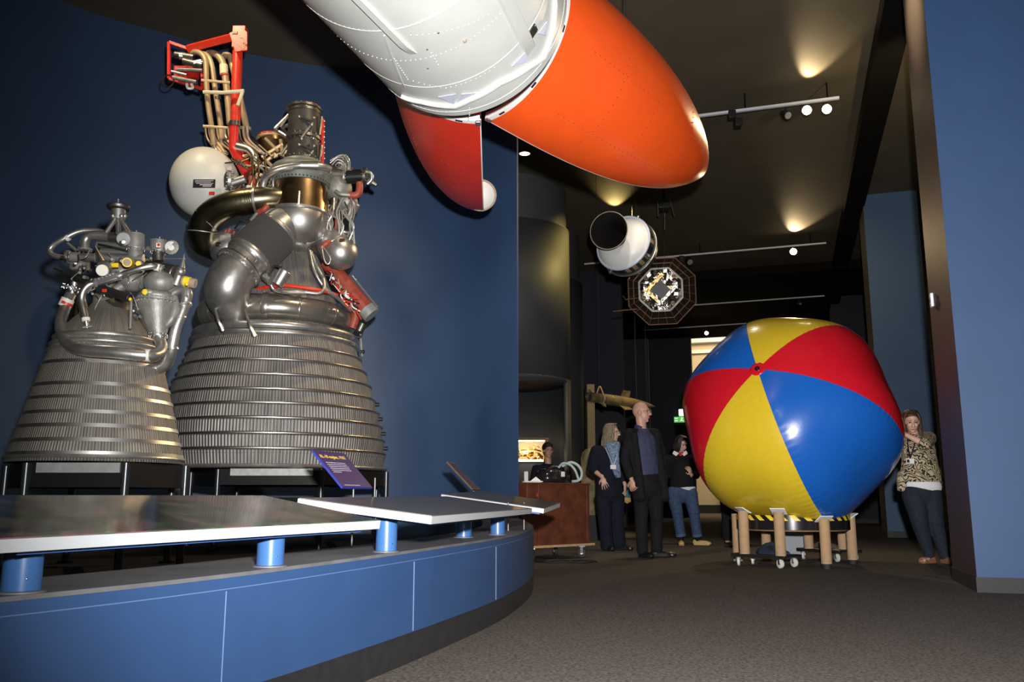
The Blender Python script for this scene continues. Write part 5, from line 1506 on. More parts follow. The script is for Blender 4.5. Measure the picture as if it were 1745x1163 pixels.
# hoop with hazard tape under the ball
HC = Vector((2.98, 9.40, 0))
root = thing('support_hoop', 'low black round hoop with hazard tape beneath the beach ball', 'hoop', (HC.x, HC.y, 0.36))
b = MB(); b.lathe([(.555, .37), (.575, .37), (.575, .50), (.555, .50)], HC, UP, 96, cap=False); 
b.strip([HC + Vector((.555 * math.cos(a), .555 * math.sin(a), .37)) for a in [2 * PI * k / 96 for k in range(97)]], [HC + Vector((.555 * math.cos(a), .555 * math.sin(a), .50)) for a in [2 * PI * k / 96 for k in range(97)]])
b.build('hoop_wall', M['vac'], root)
b = MB(); b.lathe([(.55, .355), (.55, .372)], HC, UP, 72); b.build('base_board', M['brown_board'], root)
tb_ = MB(); n = 60                                    # slanted yellow tape blocks
for k in range(n):
    if k % 2: continue
    a0, a1 = 2 * PI * k / n, 2 * PI * (k + .95) / n; sk = .10
    P_ = lambda a, z, r: HC + Vector((r * math.cos(a), r * math.sin(a), z))
    q0 = [P_(a0 - sk * .5, .515, .5765), P_(a1 - sk * .5, .515, .5765), P_(a1 + sk * .5, .462, .5765), P_(a0 + sk * .5, .462, .5765)]
    q1 = [P_(a0 - sk * .5, .515, .5785), P_(a1 - sk * .5, .515, .5785), P_(a1 + sk * .5, .462, .5785), P_(a0 + sk * .5, .462, .5785)]
    tb_._rings([q0, q1])
tp_ = tb_.build('hazard_tape', mat('tape_yellow', (0.80, 0.60, 0.03), 0.4), root)
b = MB(); b.lathe([(.5752, .46), (.576, .46), (.576, .516), (.5752, .516)], HC, UP, 96, cap=False); b.build('tape_black', M['vac'], root)

# cardboard tubes
M['felt'] = mat('white_felt', (0.78, 0.78, 0.76), 0.8)
TUBES = [
 (1269, 934, 871, 9.12, 'cardboard tube standing behind the dark cloth on the front dolly', True, 0.125),
 (1257, 938, 876, 9.88, 'cardboard tube partly hidden at the extreme left end under the ball', False, 0.0),
 (1330.5, 945, 873, 8.80, 'cardboard tube with white pad standing on the front dolly edge', True, 0.125),
 (1408.5, 955, 886, 8.79, 'cardboard tube with black foot standing on the carpet between the dollies', True, 0.05),
 (1453, 949, 881, 9.42, 'cardboard tube at the right end beside the hazard tape', True, 0.045),
 (1306, 930, 897, 9.98, 'short visible cardboard tube behind the front dolly', False, 0.0),
 (1378, 923, 905, 9.98, 'cardboard tube seen low in the middle behind the grey box', False, 0.128),
 (1437, 937, 905, 9.86, 'cardboard tube behind the right end tube over the rear dolly', False, 0.128),
]
for px, yb, yt, Y, lab, pad, zb in TUBES:
    p = atY(px, yb, Y); base = Vector((p.x, Y, zb))
    zt = 0.345 if yt > 890 else atY(px, yt, Y).z
    if yt > 890 : pass
    r = thing('cardboard_tube', lab, 'cardboard tube', base, 'cardboard tubes propping the ball')
    ro_ = .052
    b = MB(); b.lathe([(ro_, 0.0), (ro_, zt - zb), (ro_ - .008, zt - zb), (ro_ - .008, 0.0)], base, UP, 32, cap=False); b.build('tube_wall', M['card'], r)
    if zb > 0.03 and zb < .12:
        b = MB(); b.lathe([(.045, -zb), (.05, -.0), (.05, .004)], base, UP, 28); b.build('foot', M['rubber'], r)
    b = MB(); b.lathe([(ro_ + .001, 0.02), (ro_ + .001, 0.035)], base, UP, 32, cap=False); b.build('tape_band', M['tan'], r)
    if pad:
        top = base + UP * (zt - zb)
        out_ = (top - Vector((BC.x, BC.y, top.z))); out_.z = 0; out_.normalize(); tn = Vector((-out_.y, out_.x, 0))
        sl = (out_ + UP * .55).normalized(); nn = tn.cross(sl)
        b = MB(); b.box(top + UP * .006 , (.15, .12, .012), (tn, sl, nn)); b.build('white_pad', M['felt'], r, bevel=.004)

# dollies
def dolly(label, c, ang, L_, W_, group='furniture dollies'):
    c = Vector(c); u = Vector((math.cos(ang), math.sin(ang), 0)); v = Vector((-u.y, u.x, 0))
    r = thing('dolly', label, 'dolly', c, group)
    b = MB(); b.box(c + UP * .115, (L_, W_, .022), (u, v, UP)); b.build('deck', M['black'], r, bevel=.006)
    b = MB()
    for s in (-1, 1): b.bar(c + v * (W_ / 2 - .02) * s - u * L_ / 2 + UP * .10, c + v * (W_ / 2 - .02) * s + u * L_ / 2 + UP * .10, .03, .02)
    b.build('rail', M['black'], r)
    for i in (-1, 1):
        for j in (-1, 1):
            p = c + u * (L_ / 2 - .07) * i + v * (W_ / 2 - .04) * j
            b = MB(); ca = Vector((math.cos(ang + .9 + i * .4), math.sin(ang + .9 + i * .4), 0))
            b.lathe([(.040, -.014), (.045, -.010), (.045, .010), (.040, .014)], p + UP * .045, ca, 28); w = b.build('wheel', M['wheel_white'], r)
            b = MB(); b.lathe([(.012, -.018), (.012, .018)], p + UP * .045, ca, 14); b.build('hub', M['dark_steel'], w)
            b = MB(); b.box(p + UP * .098 , (.05, .05, .008)); b.bar(p + ca * .02 + UP * .045, p + ca * .02 + UP * .10, .022, .004, up=ca); b.bar(p - ca * .02 + UP * .045, p - ca * .02 + UP * .10, .022, .004, up=ca); b.build('fork', M['chrome'], w)
    return c, u, v
M['wheel_white'] = mat('white_wheel', (0.62, 0.62, 0.58), 0.5)
d1c, d1u, d1v = dolly('small black dolly with white wheels under the left part of the ball', (2.60, 9.12, 0), math.radians(-48), .62, .34)
d2c, d2u, d2v = dolly('small black dolly with white wheels behind the right part of the ball', (3.56, 10.0, 0), math.radians(-62), .62, .36)

M['cloth_patt'] = mat('dark_patterned_fabric', (0.012, 0.012, 0.016), 0.9, col2=(0.16, 0.11, 0.08), vscale=16)
def heap(name, label, c, rx_, ry_, h, m, ang=0, seed=1):
    random.seed(seed)
    b = MB(); N, K = 10, 22; rings = []
    ph = [random.uniform(0, 6.28) for _ in range(6)]
    for i in range(N):
        q = i / (N - 1); rr = math.cos(q * PI / 2) ** .6
        ring = []
        for k in range(K):
            a = 2 * PI * k / K
            w = 1 + .16 * math.sin(3 * a + ph[0]) + .10 * math.sin(5 * a + ph[1] + q * 3)
            x, y = rx_ * rr * w * math.cos(a), ry_ * rr * w * math.sin(a)
            z = h * q * (1 + .25 * math.sin(2 * a + ph[2])) * (1 if i < N - 1 else 1)
            if i: z += .012 * math.sin(6 * a + ph[3] + 4 * q)
            ring.append(Vector(c) + Vector((x * math.cos(ang) - y * math.sin(ang), x * math.sin(ang) + y * math.cos(ang), max(z, 0))))
        rings.append(ring)
    b._rings(rings)
    return tag(b.build(name, m, None, loc=c, sharp=70), label, 'cloth', 'folded cloths on the dollies')
M['cloth_dnavy'] = mat('navy_fabric', (0.012, 0.016, 0.040), 0.9, var=0.3)
heap('folded_cloth', 'dark navy cloth bundled on the front dolly', d1c + UP * .127 + d1u * .05 + d1v * .02, .17, .11, .085, M['cloth_dnavy'], math.radians(-48), 2)
heap('folded_cloth', 'dark patterned cloth bundled on the rear dolly', d2c + UP * .127 - d2u * .04, .17, .11, .075, M['cloth_patt'], math.radians(-62), 6)
p = atY(1348, 932, 10.45)
root = thing('grey_box', 'pale grey card box on the floor behind the cardboard tubes', 'box', (p.x, 10.45, 0))
b = MB(); b.box((p.x, 10.45, .16), (.26, .2, .32)); b.build('carton', M['grey_box'], root, bevel=.006)
b = MB(); b.bar((p.x - .10, 10.35, .325), (p.x + .10, 10.30, .36), .18, .006); b.build('flap', M['grey_box'], root)
# ------------------------------------------------------------------ people
def V(*a): return Vector(a)
class Person:
    def __init__(self, label, base, skin):
        self.root = thing('person', label, 'person', base)
        self.skin = skin
        self.b = MB()
    def head(self, c, f, scale=1.0, up=UP, eye_open=True, smile=False):
        f = Vector(f).normalized(); u = (Vector(up) - f * Vector(up).dot(f)).normalized(); s = f.cross(u)
        k = scale; c = Vector(c); b = self.b; A = (s, f, u)
        self.hc, self.hf, self.hu, self.hs, self.hk = c, f, u, s, k
        b.ball(c + (u * .022 - f * .012) * k, (.073 * k, .094 * k, .098 * k), 28, A)
        b.ball(c + (-u * .040 + f * .022) * k, (.058 * k, .068 * k, .082 * k), 24, A)
        b.ball(c + (-u * .100 + f * .058) * k, (.024 * k, .022 * k, .020 * k), 14, A)
        b.capsule(c + (f * .084 + u * .012) * k, .009 * k, c + (f * .107 - u * .030) * k, .015 * k, seg=10)
        for q in (-1, 1):
            b.ball(c + (f * .098 - u * .034 + s * .012 * q) * k, .010 * k, 8)
            b.capsule(c + (f * .080 + u * .030 + s * .010 * q) * k, .011 * k, c + (f * .068 + u * .026 + s * .045 * q) * k, .010 * k, seg=8)
            b.ball(c + (f * .066 - u * .026 + s * .036 * q) * k, (.022 * k, .018 * k, .02 * k), 12, A)
            b.ball(c + (s * .073 * q - u * .008 - f * .008) * k, (.010 * k, .020 * k, .032 * k), 14, A)
        b.capsule(c + (f * .080 - u * .066 - s * .016) * k, .0085 * k, c + (f * .080 - u * .066 + s * .016) * k, .0085 * k, seg=8)
    def face(self):
        c, f, u, s, k, r = self.hc, self.hf, self.hu, self.hs, self.hk, self.root
        for q in (-1, 1):
            b = MB(); b.ball(c + (f * .0785 + u * .006 + s * .030 * q) * k, (.013 * k, .007 * k, .0065 * k), 12, (s, f, u)); b.build('eye', M['eye'], r)
            b = MB(); b.capsule(c + (f * .0895 + u * .030 + s * .014 * q) * k, .003 * k, c + (f * .078 + u * .030 + s * .046 * q) * k, .002 * k, seg=8); b.build('eyebrow', M['brow'], r)
        b = MB(); b.capsule(c + (f * .0875 - u * .067 - s * .019) * k, .004 * k, c + (f * .0875 - u * .067 + s * .019) * k, .004 * k, seg=8)
        b.ball(c + (f * .088 - u * .067) * k, (.018 * k, .006 * k, .006 * k), 10, (s, f, u)); b.build('mouth', M['lip'], r)
    def glasses(self):
        c, f, u, s, k, r = self.hc, self.hf, self.hu, self.hs, self.hk, self.root
        b = MB()
        for q in (-1, 1):
            b.torus(c + (f * .104 + u * .004 + s * .033 * q) * k, f, .024 * k, .0022 * k, 24, 6)
            b.tube([c + (f * .10 + u * .008 + s * .058 * q) * k, c + (s * .078 * q + u * .008 - f * .01) * k], .0020 * k, 6)
        b.tube([c + (f * .106 + u * .006 - s * .010) * k, c + (f * .106 + u * .006 + s * .010) * k], .002 * k, 6)
        b.build('spectacles', M['alu'], r)
    def neck(self, base, r0=.055, r1=.052):
        self.b.capsule(Vector(base), r0, self.hc + (-self.hu * .065 - self.hf * .018) * self.hk, r1)
    def torso(self, sh, pel, w=.17, d=.105, wp=.155, m=None):
        """sh: midpoint of shoulders, pel: hip centre; m: side direction"""
        b = self.b; m = Vector(m).normalized(); sh, pel = Vector(sh), Vector(pel)
        ax = (sh - pel).normalized(); fw = m.cross(ax)
        self.ts, self.tp, self.tm, self.tf, self.ta = sh, pel, m, fw, ax
        w, d, wp = w * .88, d * .86, wp * .90
        b.ball(sh - ax * .12, (w, d, .19), 28, (m, fw, ax))
        b.ball(sh.lerp(pel, .62), (w * .82, d * .92, .17), 24, (m, fw, ax))
        b.ball(pel, (wp, d * 1.05, .13), 24, (m, fw, ax))
        b.capsule(sh - m * w * .82 - ax * .02, .052, sh + m * w * .82 - ax * .02, .052)
    def limb(self, p, q, r0, r1): self.b.capsule(p, r0, q, r1)
    def arm(self, sh, el, wr, k=1.0):
        self.limb(sh, el, .047 * k, .036 * k); self.limb(el, Vector(el).lerp(Vector(wr), .35), .036 * k, .037 * k); self.limb(Vector(el).lerp(Vector(wr), .35), wr, .037 * k, .025 * k)
    def hand(self, wr, d, nrm, thumb, curl=.35, k=1.0, spread=.12):
        """d: direction of the fingers, nrm: out of the back of the hand, thumb: +1/-1 side"""
        b = self.b; wr = Vector(wr); d = Vector(d).normalized(); n = Vector(nrm); n = (n - d * n.dot(d)).normalized(); s = d.cross(n) * thumb
        pc = wr + d * .048 * k
        b.ball(pc, (.040 * k, .052 * k, .017 * k), 18, (s, d, n))
        b.capsule(wr - d * .02, .024 * k, wr + d * .03 * k, .026 * k, sq=(n, .7))
        for i, (off, L, r_) in enumerate(((.029, .070, .0088), (.0098, .080, .0092), (-.0098, .074, .0088), (-.028, .058, .0078))):
            dd = (d + s * spread * (1.2 - i * .8)).normalized()
            p0 = pc + s * off * k + dd * .036 * k
            c1 = curl * (.8 + .15 * i)
            p1 = p0 + (dd * math.cos(c1) - n * math.sin(c1)) * L * .46 * k
            p2 = p1 + (dd * math.cos(c1 * 2) - n * math.sin(c1 * 2)) * L * .32 * k
            p3 = p2 + (dd * math.cos(c1 * 2.7) - n * math.sin(c1 * 2.7)) * L * .22 * k
            b.capsule(p0, r_ * k, p1, r_ * .95 * k, seg=10); b.capsule(p1, r_ * .95 * k, p2, r_ * .88 * k, seg=10); b.capsule(p2, r_ * .88 * k, p3, r_ * .78 * k, seg=10)
        t0 = wr + d * .022 * k + s * .026 * k
        t1 = t0 + (d * .55 + s * .75 - n * .25).normalized() * .038 * k
        t2 = t1 + (d * .85 + s * .35 - n * .35).normalized() * .030 * k
        b.capsule(t0, .0125 * k, t1, .0105 * k, seg=10); b.capsule(t1, .0105 * k, t2, .0085 * k, seg=10)
    def leg(self, hip, kn, an, toe=None, k=1.0, r=.085):
        hip, kn, an = Vector(hip), Vector(kn), Vector(an)
        self.limb(hip, kn, r * k, .054 * k); cf = kn.lerp(an, .3)
        self.limb(kn, cf, .052 * k, .055 * k); self.limb(cf, an, .055 * k, .036 * k)
        if toe is not None:
            t = Vector(toe).normalized()
            self.b.capsule(Vector((an.x, an.y, .045)) - t * .03, .034, Vector((an.x, an.y, .030)) + t * .14, .026, sq=(t.cross(UP), 1.0))
    def body(self, voxel=.0055):
        o = self.b.build('body', self.skin, self.root, sharp=None, remesh=voxel, it=3); return o
    def wear(self, name, b, m, voxel=.010, it=4): return b.build(name, m, self.root, sharp=None, remesh=voxel, it=it)

def strands(P, m, n, length, part=0.0, clear=58, wave=.010, thick=.0085, seed=1, name='hair', cap=None, fall=0.0):
    random.seed(seed)
    c, f, u, s, k = P.hc, P.hf, P.hu, P.hs, P.hk
    b = MB()
    if cap is None: cap = (.084, .098, .094)
    # skull cap that stops at the hairline
    rings = []
    for i in range(9):
        th = PI * .56 * i / 8
        ring = []
        for j in range(28):
            a = 2 * PI * j / 28
            fr = max(0.0, math.cos(a))
            t_ = th * (1 - .42 * fr)
            ring.append(c + u * .030 - f * .014 + (s * (cap[0] * math.sin(t_) * math.sin(a)) + f * (cap[1] * math.sin(t_) * math.cos(a)) + u * (cap[2] * math.cos(t_))) if i else c + u * (.030 + cap[2]) - f * .014 + (s * math.sin(a) + f * math.cos(a)) * .0005)
        rings.append(ring)
    b._rings(rings)
    for i in range(n):
        side = 1 if i % 2 else -1
        a = math.radians(random.uniform(clear, 180))          # from straight ahead
        w0 = random.uniform(0, 6.28); L = length * random.uniform(.82, 1.08)
        st = c + u * .122 + s * (part + .006 * side) + f * (.062 - .10 * (a - math.radians(clear)) / (PI - math.radians(clear)))
        out_ = s * (side * math.sin(a)) + f * math.cos(a)
        e = lambda rs, rf, h: c - f * .014 + s * (side * math.sin(a) * rs) + f * (math.cos(a) * rf) + u * h
        pts = [st - u * .004, e(.060, .072, .105), e(.090, .100, .045), e(.094, .104, -.02)]
        z = -.02
        while z > -L:
            z -= .045
            pts.append(e(.092 + .012 * (-z), .100, z) + s * (wave * math.sin(z * 30 + w0)) + f * (wave * math.cos(z * 24 + w0)) + UP * 0 - f * fall * (-z))
        sp_ = smooth_path(pts, 3); m_ = len(sp_)
        b.tube(sp_, [thick * (1 if q < m_ * .7 else max(.25, 1 - (q - m_ * .7) / (m_ * .3))) for q in range(m_)], 6)
    return b.build(name, m, P.root, sharp=None)
M['brow'] = mat('brow', (0.09, 0.05, 0.03), 0.7)
def shoe(P, an, toe, m, L=.25, h=.05, name='shoe', socks=None):
    t = Vector(toe); t.z = 0; t.normalize(); s = t.cross(UP); an = Vector(an); b = MB()
    g = Vector((an.x, an.y, 0))
    b.capsule(g - t * .045 + UP * .040, .036, g + t * (L - .13) + UP * .030, .038, sq=(s, 1.0))
    b.ball(g + t * (L - .12) + UP * .030, (.044, .065, .029), 18, (s, t, UP))
    b.ball(g - t * .03 + UP * .045, (.038, .05, .044), 18, (s, t, UP))
    b.capsule(g - t * .05 + UP * .012, .016, g + t * (L - .10) + UP * .012, .016, sq=(UP, .7))
    b.box(g + t * (L * .5 - .07) + UP * .008, (.075, L * .9, .016), (s, t, UP))
    P.wear(name, b, m, .008)
def trousers(P, hips, legs, m, name='trousers', w=.17, d=.125, r0=.105, rk=.076, ra=.066, top=.10):
    b = MB(); hl, hr = [Vector(h) for h in hips]; pel = (hl + hr) / 2; mm = (hr - hl).normalized()
    ax = P.ta; fw = P.tf
    b.ball(pel + ax * .02, (w, d, .15), 24, (mm, fw, ax))
    b.capsule(pel + ax * .02, w * .9, pel + ax * top, w * .86, flat1=True, sq=(fw, d / w))
    for hip, kn, an in legs:
        hip, kn, an = Vector(hip), Vector(kn), Vector(an)
        b.capsule(hip, r0, kn, rk); b.capsule(kn, rk, an, ra, flat1=True)
        # soft folds at the knee and hem
        b.ball(kn + Vector((0, -.012, .02)), (rk * 1.03, rk * 1.03, .03), 14); b.ball(an.lerp(kn, .14), (ra * 1.10, ra * 1.10, .03), 14)
    return P.wear(name, b, m, .011)

# ---- bald man -------------------------------------------------------------
z7 = lambda x, y: (990 + x * .2578, 670 + y * .2578)
YB = 10.45
def q7(x, y, dy=0.0, Y=YB): return atY(*z7(x, y), Y + dy)
gB = q7(450, 1075); gB.z = 0
P = Person('bald man in black jacket and dark blue shirt looking right at the ball', gB, M['skin'])
hc = q7(400, 128, 0); fB = V(.93, -.36, .02)
P.head(hc, fB, 1.04)
shc = q7(402, 268, .02); pel = q7(440, 590, .02)
mB = V(.93, .36, 0)
P.neck(q7(405, 245, .02), .062, .058)
P.torso(shc, pel, .185, .12, .16, mB)
shL, shR = q7(322, 275, -.02), q7(482, 275, .05)
elL, wrL = q7(292, 445, -.10), q7(335, 575, -.20)
elR, wrR = q7(540, 450, .10), q7(532, 600, .02)
P.arm(shL, elL, wrL); P.arm(shR, elR, wrR)
P.hand(wrL, V(.10, -.10, -1), V(-.6, -.8, 0), 1, .75, 1.05); P.hand(wrR, V(-.05, -.1, -1), V(.8, -.4, 0), -1, .5)
lL = (q7(400, 630), q7(398, 850, -.03), q7(408, 1062)); lR = (q7(490, 630, .05), q7(500, 850, .04), q7(502, 1055, .06))
P.leg(*lL, V(.4, -.9, 0)); P.leg(*lR, V(.9, -.4, 0))
P.body(); P.face(); P.glasses()
trousers(P, (lL[0], lR[0]), (lL, lR), M['cloth_black'], w=.185, d=.135, top=.20)
b = MB()          # shirt
sh_b = P.ts
b.ball(sh_b - P.ta * .13, (.180, .135, .20), 28, (P.tm, P.tf, P.ta))
b.capsule(sh_b - P.ta * .12, .172, sh_b.lerp(pel, .86), .172, flat1=True, sq=(P.tf, .82)); b.capsule(sh_b - P.ta * .03, .10, P.hc - P.hu * .190 + P.hf * .01, .066, flat1=True)
b.ball(sh_b.lerp(pel, .55) - P.tf * .0, (.175, .150, .20), 24, (P.tm, P.tf, P.ta))
P.wear('shirt', b, M['shirt_blue'])
b = MB(); fw0 = P.tf if P.tf.dot(fB) > 0 else -P.tf
nb = P.hc - P.hu * .175 - P.hf * .012
for q in (-1, 1):
    sd = P.tm * q
    a0, a1 = nb - fw0 * .03 + sd * .066 + UP * .030, nb + fw0 * .068 + sd * .022 - UP * .004
    a2, a3 = nb + fw0 * .098 + sd * .050 - UP * .055, nb - fw0 * .03 + sd * .080 - UP * .012
    b.prism([a0, a1, a2, a3], (sd + fw0).normalized() * .006)
b.build('collar', M['shirt_blue'], P.root, sharp=None)
# open jacket: two front panels, back and sleeves
b = MB()
bk = -P.tf if P.tf.dot(fB) > 0 else P.tf
fwd = -bk
for q in (-1, 1):
    for k_ in range(33):
        f_ = k_ / 32
        c = sh_b.lerp(sh_b.lerp(pel, 1.25), f_) - P.ta * .04 + P.tm * q * (.148 + .012 * f_) + fwd * (.010 + .03 * f_)
        b.ball(c, (.060 + .008 * f_, .115, .060), 14, (P.tm, P.tf, P.ta))
for k_ in range(25):
    f_ = k_ / 24; c = sh_b.lerp(sh_b.lerp(pel, 1.25), f_) - P.ta * .02 + bk * .060
    b.ball(c, (.165, .075, .09), 18, (P.tm, P.tf, P.ta))
b.capsule(shL, .078, shR, .078)
for s_, e_, w_ in ((shL, elL, wrL), (shR, elR, wrR)):
    b.capsule(s_, .078, e_, .062); b.capsule(e_, .062, Vector(e_).lerp(Vector(w_), .92), .050, flat1=True)
b.capsule(sh_b - P.ta * .03 + bk * .05, .085, P.hc - P.hu * .165 + bk * .03, .066, flat1=True)
P.wear('jacket', b, M['cloth_black'], .011)
shoe(P, lL[2], V(.35, -.9, 0), M['shoe_black'], .29); shoe(P, lR[2], V(.93, -.35, 0), M['shoe_black'], .29)
b = MB(); b.box(sh_b + fwd * .125 + P.tm * .165 - P.ta * .15, (.02, .006, .008), (P.tm, P.tf, P.ta)); b.build('lapel_pin', M['chrome'], P.root)

# ---- woman with long grey hair ---------------------------------------------
YW = 11.75
def qw(x, y, dy=0.0): return atY(*z7(x, y), YW + dy)
g = qw(215, 1045); g.z = 0
P = Person('woman with long grey blond hair, blue scarf, white badge and navy cardigan', g, M['skin_pale'])
fW = V(.92, -.38, -.04)
P.head(qw(205, 262), fW, .98)
mW = V(.90, .44, 0)
shc, pel = qw(170, 385, .02), qw(190, 640, .02)
P.neck(qw(182, 355, .02), .050, .047)
P.torso(shc, pel, .165, .112, .16, mW)
shL, shR = qw(100, 385, -.02), qw(245, 385, .06)
elL, wrL = qw(72, 500, -.02), qw(142, 560, -.22)
elR, wrR = qw(275, 510, .10), qw(290, 610, .02)
P.arm(shL, elL, wrL, .92); P.arm(shR, elR, wrR, .92)
P.hand(wrL, V(.30, -.10, -1), V(-.2, -.95, .1), 1, .18, .98, .16); P.hand(wrR, V(.05, -.2, -1), V(.7, -.4, 0), -1, .4, .95)
lL = (qw(150, 680), qw(158, 850, -.02), qw(176, 1035)); lR = (qw(235, 680, .06), qw(240, 850, .05), qw(256, 1020, .08))
P.leg(*lL, V(.2, -1, 0), .95); P.leg(*lR, V(.9, -.4, 0), .95)
P.body(); P.face(); P.glasses()
trousers(P, (lL[0], lR[0]), (lL, lR), M['cloth_navy'], w=.175, r0=.112, rk=.090, ra=.088, top=.14)
b = MB()
b.ball(shc - P.ta * .13, (.18, .135, .20), 26, (P.tm, P.tf, P.ta)); b.ball(shc.lerp(pel, .65), (.178, .142, .20), 24, (P.tm, P.tf, P.ta))
b.capsule(shc.lerp(pel, .7), .18, pel - P.ta * .10, .195, flat1=True, sq=(P.tf, .75))
b.capsule(shL, .076, shR, .076); b.capsule(shc - P.ta * .02, .10, P.hc - P.hu * .16, .06)
b.capsule(shL, .080, elL, .066); b.capsule(elL, .066, Vector(elL).lerp(wrL, .45), .056, flat1=True)
b.capsule(shR, .075, elR, .066); b.capsule(elR, .066, Vector(elR).lerp(wrR, .8), .052, flat1=True)
P.wear('cardigan', b, M['cloth_navy'], .011)
fw_ = P.tf if P.tf.dot(fW) > 0 else -P.tf
b = MB()
pts = [qw(175, 350, -.08), qw(205, 400, -.15), qw(218, 470, -.17), qw(235, 545, -.16)]
b.tube(smooth_path(pts, 5), [.045, .045, .05, .05, .055, .055, .055, .055, .05, .05, .045, .045, .04, .04, .035, .03][:16], 12)
pts = [qw(240, 345, -.08), qw(232, 410, -.16), qw(240, 480, -.16), qw(246, 560, -.14)]
b.tube(smooth_path(pts, 5), [.04] * 16, 12)
b.capsule(qw(178, 345, -.06), .045, qw(238, 340, -.04), .045); b.capsule(qw(165, 350, .06), .05, qw(238, 350, .08), .05)
P.wear('scarf', b, M['scarf'], .010)
b = MB(); b.box(qw(213, 490, -.245), (.075, .006, .055)); bd_ = b.build('badge', M['paper'], P.root)
b = MB(); b.tube(smooth_path([qw(160, 360, -.15), qw(190, 430, -.22), qw(212, 480, -.245)], 6), .003, 6); b.tube(smooth_path([qw(246, 350, -.12), qw(235, 430, -.22), qw(214, 480, -.245)], 6), .003, 6); b.build('lanyard', M['switch'], P.root)
strands(P, M['hair_grey'], 150, .21, .0, 52, .010, .0095, 3, fall=.10)
shoe(P, lL[2], V(.3, -1, 0), M['shoe_black'], .25); shoe(P, lR[2], V(.9, -.4, 0), M['shoe_black'], .25)
bagp = qw(305, 650, .22)
bag = thing('shoulder_bag', 'small teal shoulder bag with tan tassel between the long haired woman and bald man', 'bag', bagp)
b = MB(); b.ball(bagp, (.055, .035, .105), 20); b.capsule(bagp + UP * .05, .045, bagp - UP * .06, .05); b.build('pouch', M['teal'], bag, remesh=.008)
b = MB(); b.ball(qw(305, 707, .20), (.045, .03, .045), 14)
for i in range(7): b.capsule(qw(287 + i * 6, 695, .20), .012, qw(285 + i * 7, 730 - abs(i - 3) * 4, .20), .010, seg=8)
b.build('tassel', M['bag_tan'], bag, remesh=.006)
b = MB(); b.tube(smooth_path([bagp + UP * .10, bagp + V(-.03, 0, .38), qw(268, 420, .20)], 6), .006, 8); b.build('strap', M['teal'], bag)

# ---- woman in rolled jeans and yellow shoes -----------------------------------
YJ = 13.05
def qj(x, y, dy=0.0): return atY(*z7(x, y), YJ + dy)
g = qj(720, 1000); g.z = 0
P = Person('woman in black sweater, white collar, rolled blue jeans and pale yellow shoes', g, M['skin_pale'])
fJ = V(.45, -.80, -.38)
P.head(qj(665, 338, -.02), fJ, .98)
mJ = V(.98, -.16, 0)
shc, pel = qj(655, 432, .02), qj(675, 640, .02)
P.neck(qj(658, 415, .02), .048, .046); P.torso(shc, pel, .165, .11, .16, mJ)
shL, shR = qj(578, 440, .0), qj(728, 440, .0)
elL, wrL = qj(556, 540, .04), qj(553, 610, -.04)
elR, wrR = qj(762, 545, .05), qj(728, 540, -.12)
P.arm(shL, elL, wrL, .95); P.arm(shR, elR, wrR, .9)
P.hand(wrL, V(0.02, -.1, -1), V(-.8, -.5, 0), 1, .35, .98); P.hand(wrR, V(-.25, -.35, .6), V(.4, -.8, 0), -1, .5, .95)
lL = (qj(612, 665, .02), qj(638, 800, -.02), qj(660, 945)); lR = (qj(722, 665, -.01), qj(748, 800, -.04), qj(768, 945))
P.leg((lL[0]), lL[1], qj(660, 975), V(0, -1, 0)); P.leg(lR[0], lR[1], qj(772, 968), V(.8, -.6, 0))
P.body(); P.face()
trousers(P, (lL[0], lR[0]), (lL, lR), M['jeans'], w=.18, r0=.112, rk=.082, ra=.070, top=.08, name='jeans')
for an in (lL[2], lR[2]):
    b = MB(); d = Vector(an) - (lL[1] if an is lL[2] else lR[1]); d.normalize(); b.lathe([(.070, -.03), (.074, -.03), (.074, .008), (.062, .008)], an, d, 24); b.build('turn_up', mat('pale_denim', (.07, .11, .19), .85), P.root)
b = MB()
for a_, b_ in ((lL[1], qj(660, 975)), (lR[1], qj(772, 968))): b.capsule(Vector(b_).lerp(a_, .35), .043, b_, .042)
P.wear('socks', b, M['cloth_black'], .008)
b = MB(); b.ball(pel + P.ta * .02, (.187, .135, .105), 26, (P.tm, P.tf, P.ta)); P.wear('shirt_hem', b, M['white_cloth'], .009)
b = MB()
b.ball(shc - P.ta * .12, (.182, .135, .19), 26, (P.tm, P.tf, P.ta)); b.capsule(shc.lerp(pel, .4), .178, shc.lerp(pel, .93), .188, flat1=True, sq=(P.tf, .76))
b.capsule(shL, .068, shR, .068)
for s_, e_, w_ in ((shL, elL, wrL), (shR, elR, wrR)): b.capsule(s_, .070, e_, .058); b.capsule(e_, .058, Vector(e_).lerp(w_, .85), .047, flat1=True)
P.wear('sweater', b, M['cloth_black'], .011)
b = MB()
for q in (-1, 1): b.prism([qj(655 + 8 * q, 400, -.13), qj(655 + 40 * q, 382, -.09), qj(655 + 52 * q, 402, -.12), qj(655 + 26 * q, 418, -.14)], (0, -.01, 0))
b.build('collar', M['white_cloth'], P.root)
b = MB(); b.torus(qj(656, 395, -.015), (0.1, -.35, 1), .064, .022, 30, 10); b.capsule(qj(648, 400, -.12), .022, qj(656, 414, -.13), .014); b.capsule(qj(670, 398, -.12), .022, qj(662, 414, -.13), .014); P.wear('neckerchief', b, M['red_scarf'], .007)
strands(P, M['hair_dark'], 150, .10, .02, 46, .006, .0095, 4)
shoe(P, qj(660, 975), V(-.12, -1, 0), M['shoe_yellow'], .25); shoe(P, qj(772, 968), V(.85, -.5, 0), M['shoe_yellow'], .26)

